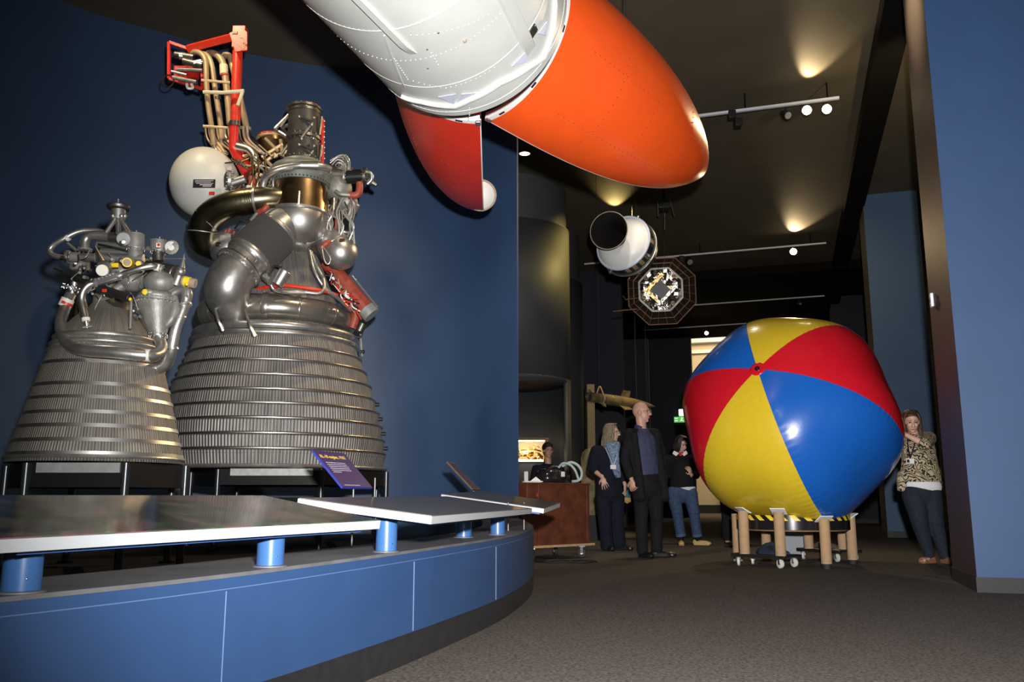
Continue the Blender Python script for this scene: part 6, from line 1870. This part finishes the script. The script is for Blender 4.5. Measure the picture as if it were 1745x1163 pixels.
# ---- woman steadying the ball ---------------------------------------------------
z6 = lambda x, y: (1500 + x * .2578, 680 + y * .2578)
YR = 9.50
def qr(x, y, dy=0.0): return atY(*z6(x, y), YR + dy)
g = qr(350, 1080); g.z = 0
P = Person('young woman in zebra print blouse and dark jeans pushing the ball with one arm', g, M['skin_pale'])
fR = V(-.25, -.90, -.30)
P.head(qr(207, 150, -.04), fR, .98)
mR = V(.985, -.10, -.10)
shc, pel = qr(245, 262, .03), qr(275, 590, .03)
P.neck(qr(225, 240, .02), .050, .046); P.torso(shc, pel, .165, .11, .165, mR)
shL, shR = qr(322, 262, .0), qr(175, 262, .04)
elL, wrL = qr(292, 300, -.24), qr(168, 238, -.16)
elR, wrR = qr(110, 370, .18), qr(45, 420, .16)
P.arm(shL, elL, wrL, .95); P.arm(shR, elR, wrR, .95)
P.hand(wrL, V(-.75, .15, .55), V(.5, -.85, .1), 1, .12, .95, .14); P.hand(wrR, V(-.2, -.2, -1), V(-.4, -.8, 0), 1, .3, .95)
lL = (qr(330, 640, .02), qr(368, 830, .0), qr(432, 1055, .02)); lR = (qr(222, 640, .02), qr(262, 830, -.02), qr(328, 1048, .04))
P.leg(*lL, V(.05, -1, 0)); P.leg(*lR, V(-.8, -.6, 0))
P.body(); P.face()
trousers(P, (lR[0], lL[0]), (lL, lR), M['dark_jeans'], w=.205, r0=.125, rk=.084, ra=.056, top=.10, name='jeans')
b = MB(); b.ball(pel + P.ta * .035, (.212, .142, .12), 26, (P.tm, P.tf, P.ta)); P.wear('vest_hem', b, M['white_cloth'], .009)
b = MB()
b.ball(shc - P.ta * .13, (.182, .14, .20), 26, (P.tm, P.tf, P.ta)); b.ball(shc.lerp(pel, .45) - V(0, .01, 0), (.185, .15, .20), 24, (P.tm, P.tf, P.ta))
b.capsule(shc.lerp(pel, .4), .182, shc.lerp(pel, .88), .222, flat1=True, sq=(P.tf, .72))
b.capsule(shL, .070, shR, .070)
b.capsule(shL, .078, elL, .066); b.capsule(elL, .066, Vector(elL).lerp(wrL, .22), .060, flat1=True)
b.capsule(shR, .076, elR, .062, flat1=True)
# longer side tails of the blouse
for x0, y0, x1, y1 in ((350, 480, 388, 575), (160, 520, 146, 615)):
    b.capsule(qr(x0, y0, .05), .085, qr(x1, y1, .05), .055, flat1=True)
P.wear('blouse', b, M['zebra'], .010)
strands(P, M['hair_brown'], 170, .25, -.01, 58, .012, .0085, 5)
shoe(P, lL[2], V(.05, -1, 0), M['shoe_tan'], .24); shoe(P, lR[2], V(-.85, -.5, 0), M['shoe_tan'], .24)
b = MB(); b.box(qr(198, 412, -.175), (.085, .006, .055)); bd_ = b.build('badge', M['paper'], P.root)
b = MB(); b.box(qr(185, 412, -.180), (.026, .004, .034)); b.build('badge_photo', M['hair_dark'], bd_)
b = MB(); b.tube(smooth_path([qr(180, 240, -.08), qr(182, 300, -.165), qr(198, 395, -.18)], 6), .006, 8); b.tube(smooth_path([qr(240, 245, -.10), qr(222, 320, -.17), qr(198, 395, -.18)], 6), .006, 8); b.build('lanyard', M['cloth_black'], P.root)

# ---- person hidden behind the ball ------------------------------------------------
YH = 12.6
def qh(px, py, dy=0.0): return atY(px, py, YH + dy)
g = qh(1240, 932); g.z = 0
P = Person('person in black trousers mostly hidden behind the ball', g, M['skin'])
x0 = g.x
P.head(V(x0 + .05, YH, 1.58), V(.6, -.8, 0), 1.0)
P.neck(V(x0 + .05, YH, 1.42)); P.torso(V(x0 + .06, YH, 1.36), V(x0 + .08, YH, .92), .17, .11, .155, V(.8, .6, 0))
P.arm(V(x0 - .09, YH - .10, 1.33), V(x0 - .08, YH - .12, 1.06), V(x0 + .05, YH - .26, 1.0)); P.arm(V(x0 + .20, YH + .1, 1.33), V(x0 + .25, YH + .08, 1.05), V(x0 + .22, YH - .08, .92))
P.hand(V(x0 + .05, YH - .26, 1.0), V(.5, -.4, -.2), V(0, -.5, .8), 1); P.hand(V(x0 + .22, YH - .08, .92), V(0, -.3, -1), V(.8, -.4, 0), -1)
lL = (V(x0 + .0, YH, .86), V(x0 - .0, YH - .02, .48), V(x0 - .0, YH, .09)); lR = (V(x0 + .17, YH + .1, .86), V(x0 + .19, YH + .1, .48), V(x0 + .20, YH + .12, .09))
P.leg(*lL, V(.1, -1, 0)); P.leg(*lR, V(.5, -.8, 0)); P.body(); P.face()
trousers(P, (lL[0], lR[0]), (lL, lR), M['cloth_black'], w=.165, top=.10)
b = MB(); b.ball(P.ts - P.ta * .12, (.18, .13, .19), 24, (P.tm, P.tf, P.ta)); b.capsule(P.ts - P.ta * .15, .17, P.tp + P.ta * .02, .172, flat1=True, sq=(P.tf, .75)); b.capsule(V(x0 - .09, YH - .10, 1.33), .068, V(x0 + .20, YH + .1, 1.33), .068)
for s_, e_, w_ in ((V(x0 - .09, YH - .10, 1.33), V(x0 - .08, YH - .12, 1.06), V(x0 + .05, YH - .26, 1.0)), (V(x0 + .20, YH + .1, 1.33), V(x0 + .25, YH + .08, 1.05), V(x0 + .22, YH - .08, .92))): b.capsule(s_, .07, e_, .058); b.capsule(e_, .058, e_.lerp(w_, .9), .046, flat1=True)
P.wear('sweater', b, M['cloth_black'])
b = MB(); b.ball(P.hc + P.hu * .035 - P.hf * .028, (.088, .098, .096), 24, (P.hs, P.hf, P.hu)); b.capsule(P.hc - P.hf * .05, .078, P.hc - P.hf * .05 - P.hu * .06, .066); P.wear('hair', b, M['hair_dark'], .009)
shoe(P, lL[2], V(.1, -1, 0), M['shoe_black'], .27); shoe(P, lR[2], V(.5, -.8, 0), M['shoe_black'], .27)

# ---- man behind the cart ------------------------------------------------------------
z5 = lambda x, y: (870 + x * .21505, 720 + y * .21505)
YM = 13.4
def qm(x, y, dy=0.0): return atY(*z5(x, y), YM + dy)
hc = qm(297, 222); x0 = hc.x
P = Person('man with short black hair and spectacles in dark top behind the wooden cart', V(x0, YM, 0), M['skin_tan'])
P.head(hc, V(.32, -.94, -.08), .94)
zs = hc.z - .26
P.neck(V(x0, YM + .02, zs + .05)); P.torso(V(x0 - .01, YM + .02, zs), V(x0, YM + .02, zs - .46), .18, .115, .155, V(1, .1, 0))
aL = (V(x0 - .18, YM, zs - .03), V(x0 - .24, YM - .06, zs - .28), V(x0 - .10, YM - .24, zs - .36)); aR = (V(x0 + .17, YM, zs - .03), V(x0 + .24, YM - .04, zs - .28), V(x0 + .12, YM - .24, zs - .36))
P.arm(*aL); P.arm(*aR); P.hand(aL[2], V(.8, -.3, 0), V(0, -.6, .7), 1); P.hand(aR[2], V(-.8, -.3, 0), V(0, -.6, .7), -1)
hz = zs - .50
lL = (V(x0 - .09, YM + .02, hz), V(x0 - .10, YM - .02, hz * .55), V(x0 - .10, YM + .03, .09)); lR = (V(x0 + .09, YM + .02, hz), V(x0 + .10, YM - .02, hz * .55), V(x0 + .11, YM + .03, .09))
P.leg(*lL, V(-.1, -1, 0)); P.leg(*lR, V(.2, -1, 0)); P.body(); P.face(); P.glasses()
trousers(P, (lL[0], lR[0]), (lL, lR), M['cloth_navy'], w=.17, top=.10)
b = MB(); b.ball(P.ts - P.ta * .12, (.19, .135, .19), 24, (P.tm, P.tf, P.ta)); b.capsule(P.ts - P.ta * .15, .175, P.tp + P.ta * .02, .175, flat1=True, sq=(P.tf, .75)); b.capsule(aL[0], .068, aR[0], .068)
for s_, e_, w_ in (aL, aR): b.capsule(s_, .072, e_, .06); b.capsule(e_, .06, e_.lerp(w_, .9), .048, flat1=True)
P.wear('shirt', b, M['cloth_navy'])
b = MB(); c, f, u, s = P.hc, P.hf, P.hu, P.hs
b.ball(c + u * .040 - f * .026, (.084, .096, .088), 24, (s, f, u)); b.capsule(c - f * .05 + u * .02, .072, c - f * .05 - u * .05, .058); b.capsule(c + f * .058 + u * .082 - s * .04, .022, c + f * .058 + u * .082 + s * .04, .022)
P.wear('hair', b, M['hair_dark'], .009)
shoe(P, lL[2], V(-.1, -1, 0), M['shoe_black'], .27); shoe(P, lR[2], V(.2, -1, 0), M['shoe_black'], .27)
# ------------------------------------------------------------------ wooden cart with the blower
cA, cB = Vector((0.235, 9.80, 0)), Vector((0.930, 10.42, 0))
cu = (cB - cA).normalized(); cv = Vector((-cu.y, cu.x, 0))
cA = cB - cu * 1.02
dep = .62
root = thing('wooden_cart', 'reddish wooden cart on black castors standing at the end of the plinth', 'cart', cA.lerp(cB, .5) + cv * dep / 2)
def cbox(u0, u1, v0, v1, z0, z1):
    return (cA + cu * (u0 + u1) / 2 + cv * (v0 + v1) / 2 + UP * (z0 + z1) / 2, (u1 - u0, v1 - v0, z1 - z0), (cu, cv, UP))
zc0, zc1 = 0.165, 0.858
b = MB(); b.box(*cbox(.18, 1.0, .01, dep - .01, zc0, zc1 - .02)); b.build('body', M['wood'], root, bevel=.004)
b = MB(); b.box(*cbox(0.0, .177, .005, dep - .01, zc0, zc1 - .02)); b.build('side_panel', M['wood'], root, bevel=.004)
b = MB(); b.box(*cbox(-.01, 1.015, -.008, dep, zc1 - .02, zc1)); b.build('top', M['wood'], root, bevel=.004)
b = MB(); b.box(*cbox(.96, 1.004, .004, .05, zc0, zc1 - .021)); b.build('corner_post', M['wood'], root, bevel=.003)
b = MB(); b.box(*cbox(-.03, 1.05, -.03, dep + .02, zc0 - .024, zc0)); b.build('base_board', M['ply'], root)
b = MB(); b.box(*cbox(.150, .162, .001, .008, .70, .735)); b.build('red_tag', M['boom_red'], root)
for i, (uu, vv) in enumerate(((.12, .06), (.92, .06), (.50, .5), (.92, .5), (.12, .5))):
    p = cA + cu * uu + cv * vv
    ca = Vector((math.cos(.4 + i), math.sin(.4 + i), 0))
    b = MB(); b.lathe([(.050, -.018), (.055, -.012), (.055, .012), (.050, .018)], p + UP * .055, ca, 28); w = b.build('castor_wheel', M['rubber'], root)
    b = MB(); b.bar(p + ca * .026 + UP * .05, p + ca * .026 + UP * .125, .03, .005, up=ca); b.bar(p - ca * .026 + UP * .05, p - ca * .026 + UP * .125, .03, .005, up=ca); b.box(p + UP * .133, (.07, .07, .014)); b.build('castor_fork', M['chrome'], w)
    b = MB(); b.lathe([(.016, -.024), (.016, .024)], p + UP * .055, ca, 14); b.build('hub', M['alu'], w)
# blower
bc = cA + cu * .58 + cv * .22; bc.z = zc1
root = thing('air_blower', 'glossy black air blower with silver handle on top of the wooden cart', 'blower', bc)
b = MB(); rings = []
for (h, a, c_) in ((0.0, .175, .13), (.02, .195, .15), (.07, .195, .15), (.12, .175, .135), (.155, .13, .10), (.165, .06, .05), (.166, .005, .005)):
    rings.append([bc + Vector((0, 0, h)) + cu * (math.copysign(abs(math.cos(2 * PI * k / 36)) ** .7, math.cos(2 * PI * k / 36)) * a) + cv * (math.copysign(abs(math.sin(2 * PI * k / 36)) ** .7, math.sin(2 * PI * k / 36)) * c_) for k in range(36)])
b._rings(rings); b.build('housing', M['vac'], root, sharp=60)
b = MB(); b.tube(smooth_path([bc - cu * .10 + UP * .16 - cv * .06, bc - cu * .04 + UP * .190 - cv * .07, bc + cu * .06 + UP * .188 - cv * .07, bc + cu * .12 + UP * .155 - cv * .06], 6), .014, 12); b.build('handle', M['chrome'], root)
b = MB(); b.box(bc + cu * .05 - cv * .152 + UP * .10, (.055, .006, .055), (cu, cv, UP)); b.build('white_sticker', M['paper'], root)
b = MB(); b.lathe([(.03, 0), (.03, .08), (.036, .08), (.036, .10)], bc + cu * .17 + UP * .06 - cv * .02, cu, 20); b.build('outlet', M['black'], root)
for k in range(4): b = MB(); b.box(bc - cu * (.09 - .012 * k) - cv * .149 + UP * .075, (.005, .006, .06), (cu, cv, UP)); b.build('vent_slot', M['dark_steel'], root)
hp = [(957, 793), (966, 790), (976, 793), (984, 802), (987, 812), (986, 820), (981, 822.5), (976, 821)]
# hose coil, lying partly on the cart
root = thing('air_hose', 'pale grey ribbed hose looping from the blower to the cart edge', 'hose', at(975, 822, 10.2))
pts = smooth_path([at(952, 797, 10.15), at(960, 790, 10.12), at(972, 793, 10.08), at(980, 802, 10.05), at(984, 812, 10.05), at(986, 819, 10.05)], 10)
b = MB(); b.tube(pts, .014, 12)
b.build('inner_loop', M['hose'], root)
pts = smooth_path([at(958, 795, 10.2), at(972, 788.5, 10.18), at(984, 793, 10.15), at(991, 804, 10.1), at(990, 815, 10.05), at(984, 820, 10.03), at(975, 821, 10.0)], 10)
b = MB(); b.tube(pts, .016, 12); b.build('outer_loop', M['hose'], root)
# papers on the cart
pc_ = cA + cu * .17 + cv * .10; pc_.z = zc1
root = thing('papers', 'small stack of white papers on the left end of the cart', 'paper', pc_)
for i in range(3):
    b = MB(); a = .15 * i; u = Vector((math.cos(a), math.sin(a), 0)); v = Vector((-u.y, u.x, 0)); b.box(pc_ + UP * (.004 + .005 * i), (.21, .15, .004), (u, v, UP)); b.build('sheet', M['paper'], root)
b = MB(); b.prism([pc_ + V(-.02, -.05, .018), pc_ + V(.10, -.05, .018), pc_ + V(.04, -.02, .065)], (0, .08, 0)); b.build('folded_sheet', M['paper'], root)
pk_ = cA + cu * .03 + cv * .05; pk_.z = zc1
tag((lambda b_: (b_.box(pk_ + UP * .06, (.012, .05, .12), (cu.lerp(UP, .15).normalized(), cv, UP)), b_.build('card_sign', M['paper'], None, loc=pk_))[1])(MB()), 'white card standing upright at the wall end of the cart', 'card')
# cable on the floor
cp = []
for k in range(64):
    a = k * .35; r_ = .20 + .05 * math.sin(k * .37)
    q = atZ(952, 958, .012); cp.append(Vector((q.x + r_ * 1.35 * math.cos(a) + .0015 * k, q.y + r_ * .75 * math.sin(a), .012 + .004 * (k % 3))))
q0 = atZ(915, 950, .012); cp = [Vector((q0.x - .08, q0.y + .3, .012)), Vector((q0.x, q0.y, .012))] + cp
b = MB(); b.tube(smooth_path(cp, 3), .007, 8); tag(b.build('power_cable', M['cable'], None, loc=cp[0]), 'black power cable coiled on the carpet beside the cart', 'cable')

# ------------------------------------------------------------------ lit display case behind the cart
cs = at(912, 762, 14.9)
root = thing('display_case', 'brightly lit display case with golden machinery behind the cart', 'display case', V(cs.x - .25, 15.1, 0))
w0, w1 = at(862, 760, 15.0).x, at(933, 760, 15.0).x
zb_, zt_ = 1.30, 1.66
b = MB(); b.box(((w0 + w1) / 2, 15.25, zb_ / 2), (w1 - w0, .55, zb_)); b.build('pedestal', M['dark_navy'], root)
b = MB(); b.box(((w0 + w1) / 2, 15.25, zb_ + .01), (w1 - w0 + .04, .6, .04)); b.build('shelf', M['bronze'], root)
b = MB(); b.box(((w0 + w1) / 2, 15.55, (zb_ + zt_) / 2), (w1 - w0, .02, zt_ - zb_)); b.build('back_panel', M['cream'], root)
b = MB(); b.box(((w0 + w1) / 2, 15.25, zt_ + .02), (w1 - w0 + .04, .62, .04)); b.build('canopy', M['brown_board'], root)
b = MB(); b.box(((w0 + w1) / 2, 15.10, zt_ - .008), (w1 - w0 - .1, .10, .012)); b.build('strip_lamp', mat('case_lamp', (1, .9, .7), .4, emit=(1, .78, .42), est=14), root)
b = MB(); xm = w1 - .52; b.lathe([(.09, 0), (.075, .1), (.045, .2), (.06, .3), (.06, .42), (.03, .46)], (xm - .18, 15.2, zb_ + .15), (1, 0, 0), 28); b.build('golden_nozzle', M['gold'], root)
b = MB(); b.torus((xm + .02, 15.16, zb_ + .15), (1, .3, 0), .07, .015, 28, 10); b.torus((xm + .18, 15.16, zb_ + .14), (.2, 1, .2), .05, .012, 28, 10); b.build('golden_rings', M['gold'], root)
random.seed(8)
b = MB()
for i in range(16):
    x, y, z = xm + random.uniform(.1, .48), 15.15 + random.uniform(-.05, .1), zb_ + random.uniform(.05, .25)
    b.tube(smooth_path([V(x, y, z), V(x + random.uniform(-.1, .1), y - .04, z + random.uniform(-.06, .08)), V(x + random.uniform(-.12, .12), y, z + random.uniform(-.06, .06))], 4), random.uniform(.006, .016), 8)
b.build('golden_tubing', M['gold'], root)
# ------------------------------------------------------------------ tall weathered block behind the woman
c0, c1 = atY(1003, 800, 14.6), atY(1021, 800, 14.6)
root = thing('weathered_block', 'tall rough mottled block on a dark plinth behind the long haired woman', 'exhibit', V((c0.x + c1.x) / 2, 14.9, 0))
xa, xb = c0.x - .10, c1.x
b = MB(); b.box(((xa + xb) / 2, 14.9, .20), (xb - xa + .04, .62, .40)); b.build('plinth', M['dark_navy'], root)
b = MB(); rings = []
random.seed(12)
for i in range(22):
    z = .40 + 1.10 * i / 21; q = i / 21
    r_ = 1 if q < .82 else max(.12, math.sqrt(max(0, 1 - ((q - .82) / .2) ** 2)))
    ring = []
    for k in range(28):
        a = 2 * PI * k / 28; jj = 1 + random.uniform(-.05, .05)
        ring.append(V((xa + xb) / 2 + (xb - xa) / 2 * math.copysign(abs(math.cos(a)) ** .6, math.cos(a)) * r_ * jj, 14.9 + .28 * math.copysign(abs(math.sin(a)) ** .6, math.sin(a)) * jj, z + random.uniform(-.01, .01)))
    rings.append(ring)
b._rings(rings); b.build('rough_block', M['rock'], root, sharp=None)
# ------------------------------------------------------------------ exit sign and emergency light at the far end
def wall_pt(px, py, a): r = ray(px, py); t = a / r.dot(AX); return Vector((0, 0, EYE)) + r * t
p0, p1 = wall_pt(1149, 720.5, 30.55), wall_pt(1167, 710.5, 30.55)
c = (p0 + p1) / 2
root = thing('exit_sign', 'small green illuminated exit sign on the dark end wall', 'sign', c)
w_ = (p1 - p0).dot(LX); h_ = abs(p1.z - p0.z)
b = MB(); b.box(c, (w_, .05, h_), HAX); b.build('panel', M['exit_green'], root)
b = MB()
for i, (x, z, w, h) in enumerate(((-.30, .22, .30, .14), (-.30, -.20, .30, .14), (.20, .02, .10, .5), (.28, .25, .10, .12), (.12, -.22, .14, .10), (.34, -.22, .10, .12))): b.box(c - AX * .03 + LX * (x * w_) + UP * (z * h_), (w * w_, .01, h * h_), HAX)
b.build('pictogram', M['exit_white'], root)
c = wall_pt(1162, 703.5, 30.5)
root = thing('emergency_light', 'square white emergency light above the exit sign', 'light', c)
b = MB(); b.box(c, (.20, .10, .22), HAX); b.build('diffuser', M['lightbox'], root, bevel=.01)
b = MB(); b.box(c + AX * .055, (.24, .02, .26), HAX); b.build('backplate', M['plate_grey'], root)
# ------------------------------------------------------------------ light
def light(name, kind, loc, power, col, target=None, size=0.1, spot=None, blend=.5, sy=None):
    d = bpy.data.lights.new(name, kind); d.energy = power; d.color = col
    if kind == 'AREA':
        d.size = size
        if sy: d.shape = 'RECTANGLE'; d.size_y = sy
    else: d.shadow_soft_size = size
    if kind == 'SPOT': d.spot_size = math.radians(spot); d.spot_blend = blend
    o = bpy.data.objects.new(name, d); COL.objects.link(o); o.location = loc
    if target is not None: o.rotation_euler = (Vector(target) - Vector(loc)).to_track_quat('-Z', 'Y').to_euler()
    return o
WARM = (1.0, 0.72, 0.38)
# the photographer's flash, held up and to the right of the lens, aimed down the hall
light('camera_flash', 'SPOT', (0.13, -0.05, 1.02), 3300, (1.0, 0.98, 0.96), (1.9, 9.0, 2.4), .05, 103, 1.0)
# track lamps: toward the exhibits, plus their back spill onto the ceiling
def beyond(px, py, tr, lift=0.0):
    A_, B_ = tr; d = ray(px, py); n_ = (B_ - A_).cross(UP).normalized(); t = (A_ - Vector((0, 0, EYE))).dot(n_) / d.dot(n_)
    return Vector((0, 0, EYE)) + d * t + UP * lift
L1, L2, L3 = beyond(1375, 186, TR1), beyond(1409, 184, TR1), beyond(1352, 427, TR2)
toward = lambda p, s: p + (Vector((0, 0, EYE)) - p).normalized() * s
light('track_lamp', 'SPOT', toward(L1, .15), 500, WARM, (-2.2, 8.2, 3.0), .06, 50, .6)
light('track_lamp', 'SPOT', toward(L2, .15), 400, WARM, (0.5, 6.5, 3.9), .06, 50, .6)
light('track_lamp', 'SPOT', toward(L3, .15), 500, WARM, (3.0, 9.3, 1.8), .06, 50, .6)
def streak(p, power, col, d=(-.12, -1, .27)):
    q = Vector((p.x, p.y, CEIL - .17)); light('lamp_uplight', 'SPOT', q, power, col, q + Vector(d), .03, 46, .7)
streak(L1, 110, WARM)
streak(L3, 150, WARM)
LG = atZ(1048, 368, 6.12)
streak(LG, 60, (1.0, .72, .25))
light('unseen_spot', 'SPOT', (0.9, 8.0, 6.0), 260, (1, .93, .82), (1.9, 13.0, 4.2), .08, 16, .6)  # added spot to brighten the spacecraft dome, no lamp known here
# gallery spots out of frame above and to the left, plus added fill
light('unseen_spot', 'SPOT', (0.2, 5.6, 6.0), 280, (1.0, .80, .52), (-2.2, 8.2, 2.2), .08, 55, .7)
light('unseen_spot', 'SPOT', (-1.6, 3.6, 6.0), 60, WARM, (-2.6, 5.5, 1.6), .08, 50, .7)
light('unseen_spot', 'SPOT', (-0.3, 6.6, 6.1), 330, (1, .93, .84), (-.35, 10.2, 1.4), .1, 36, 1.0)  # added spot standing in for flash bounced off the glossy reading panels
light('unseen_spot', 'SPOT', (-3.2, 6.6, 6.1), 220, (1.0, .80, .50), (-2.9, 8.2, 4.2), .08, 60, .7)
light('unseen_spot', 'SPOT', (2.5, 15.1, 6.0), 300, (1.0, 0.74, 0.22), (1.0, 15.2, 4.8), .06, 62, 1.0)
light('unseen_spot', 'SPOT', (3.2, 13.0, 6.0), 1100, WARM, (1.9, 15.3, 2.4), .08, 30, .8)
light('unseen_spot', 'SPOT', (2.6, 8.2, 6.1), 340, WARM, (3.65, 7.2, 5.0), .08, 30, 1.0)
light('unseen_spot', 'SPOT', (4.6, 12.2, 6.1), 120, WARM, (5.8, 16.5, 4.0), .08, 60, .9)
light('unseen_spot', 'SPOT', hall(1.9, 9.4, 4.9), 190, (1.0, .80, .42), hall(1.75, 13.0, 6.25), .06, 70, .7)
light('unseen_spot', 'SPOT', (2.2, 11.4, 6.1), 260, (1, .80, .55), (2.3, 11.6, 0), .1, 84, .9)  # added fill that brightens the carpet and people, no lamp seen here
light('display_lamp', 'AREA', (w0 * .5 + w1 * .5, 15.08, 1.64), 18, (1.0, .75, .40), (w0 * .5 + w1 * .5, 15.3, 1.3), .10, sy=.8)
light('lobby_light', 'AREA', hall(-2, 33.5, 8.8), 750, (1.0, .84, .58), hall(-2, 38.5, 3), 3.0)
light('downlight_lamp', 'SPOT', atZ(894, 262, CEIL - .05), 60, (1, .85, .6), atZ(894, 262, 0.5) * 0 + Vector((atZ(894, 262, CEIL).x, atZ(894, 262, CEIL).y, 0)), .05, 70, .8)
w = bpy.data.worlds.new('gallery_air'); scene.world = w; w.use_nodes = True
w.node_tree.nodes['Background'].inputs['Color'].default_value = (0.75, 0.72, 0.68, 1)
w.node_tree.nodes['Background'].inputs['Strength'].default_value = 0.07
vs = scene.view_settings
scene.display_settings.display_device = 'sRGB'
vs.view_transform = 'Standard'; vs.look = 'None'; vs.gamma = 1.0; vs.exposure = 0.0
vs.use_curve_mapping = False
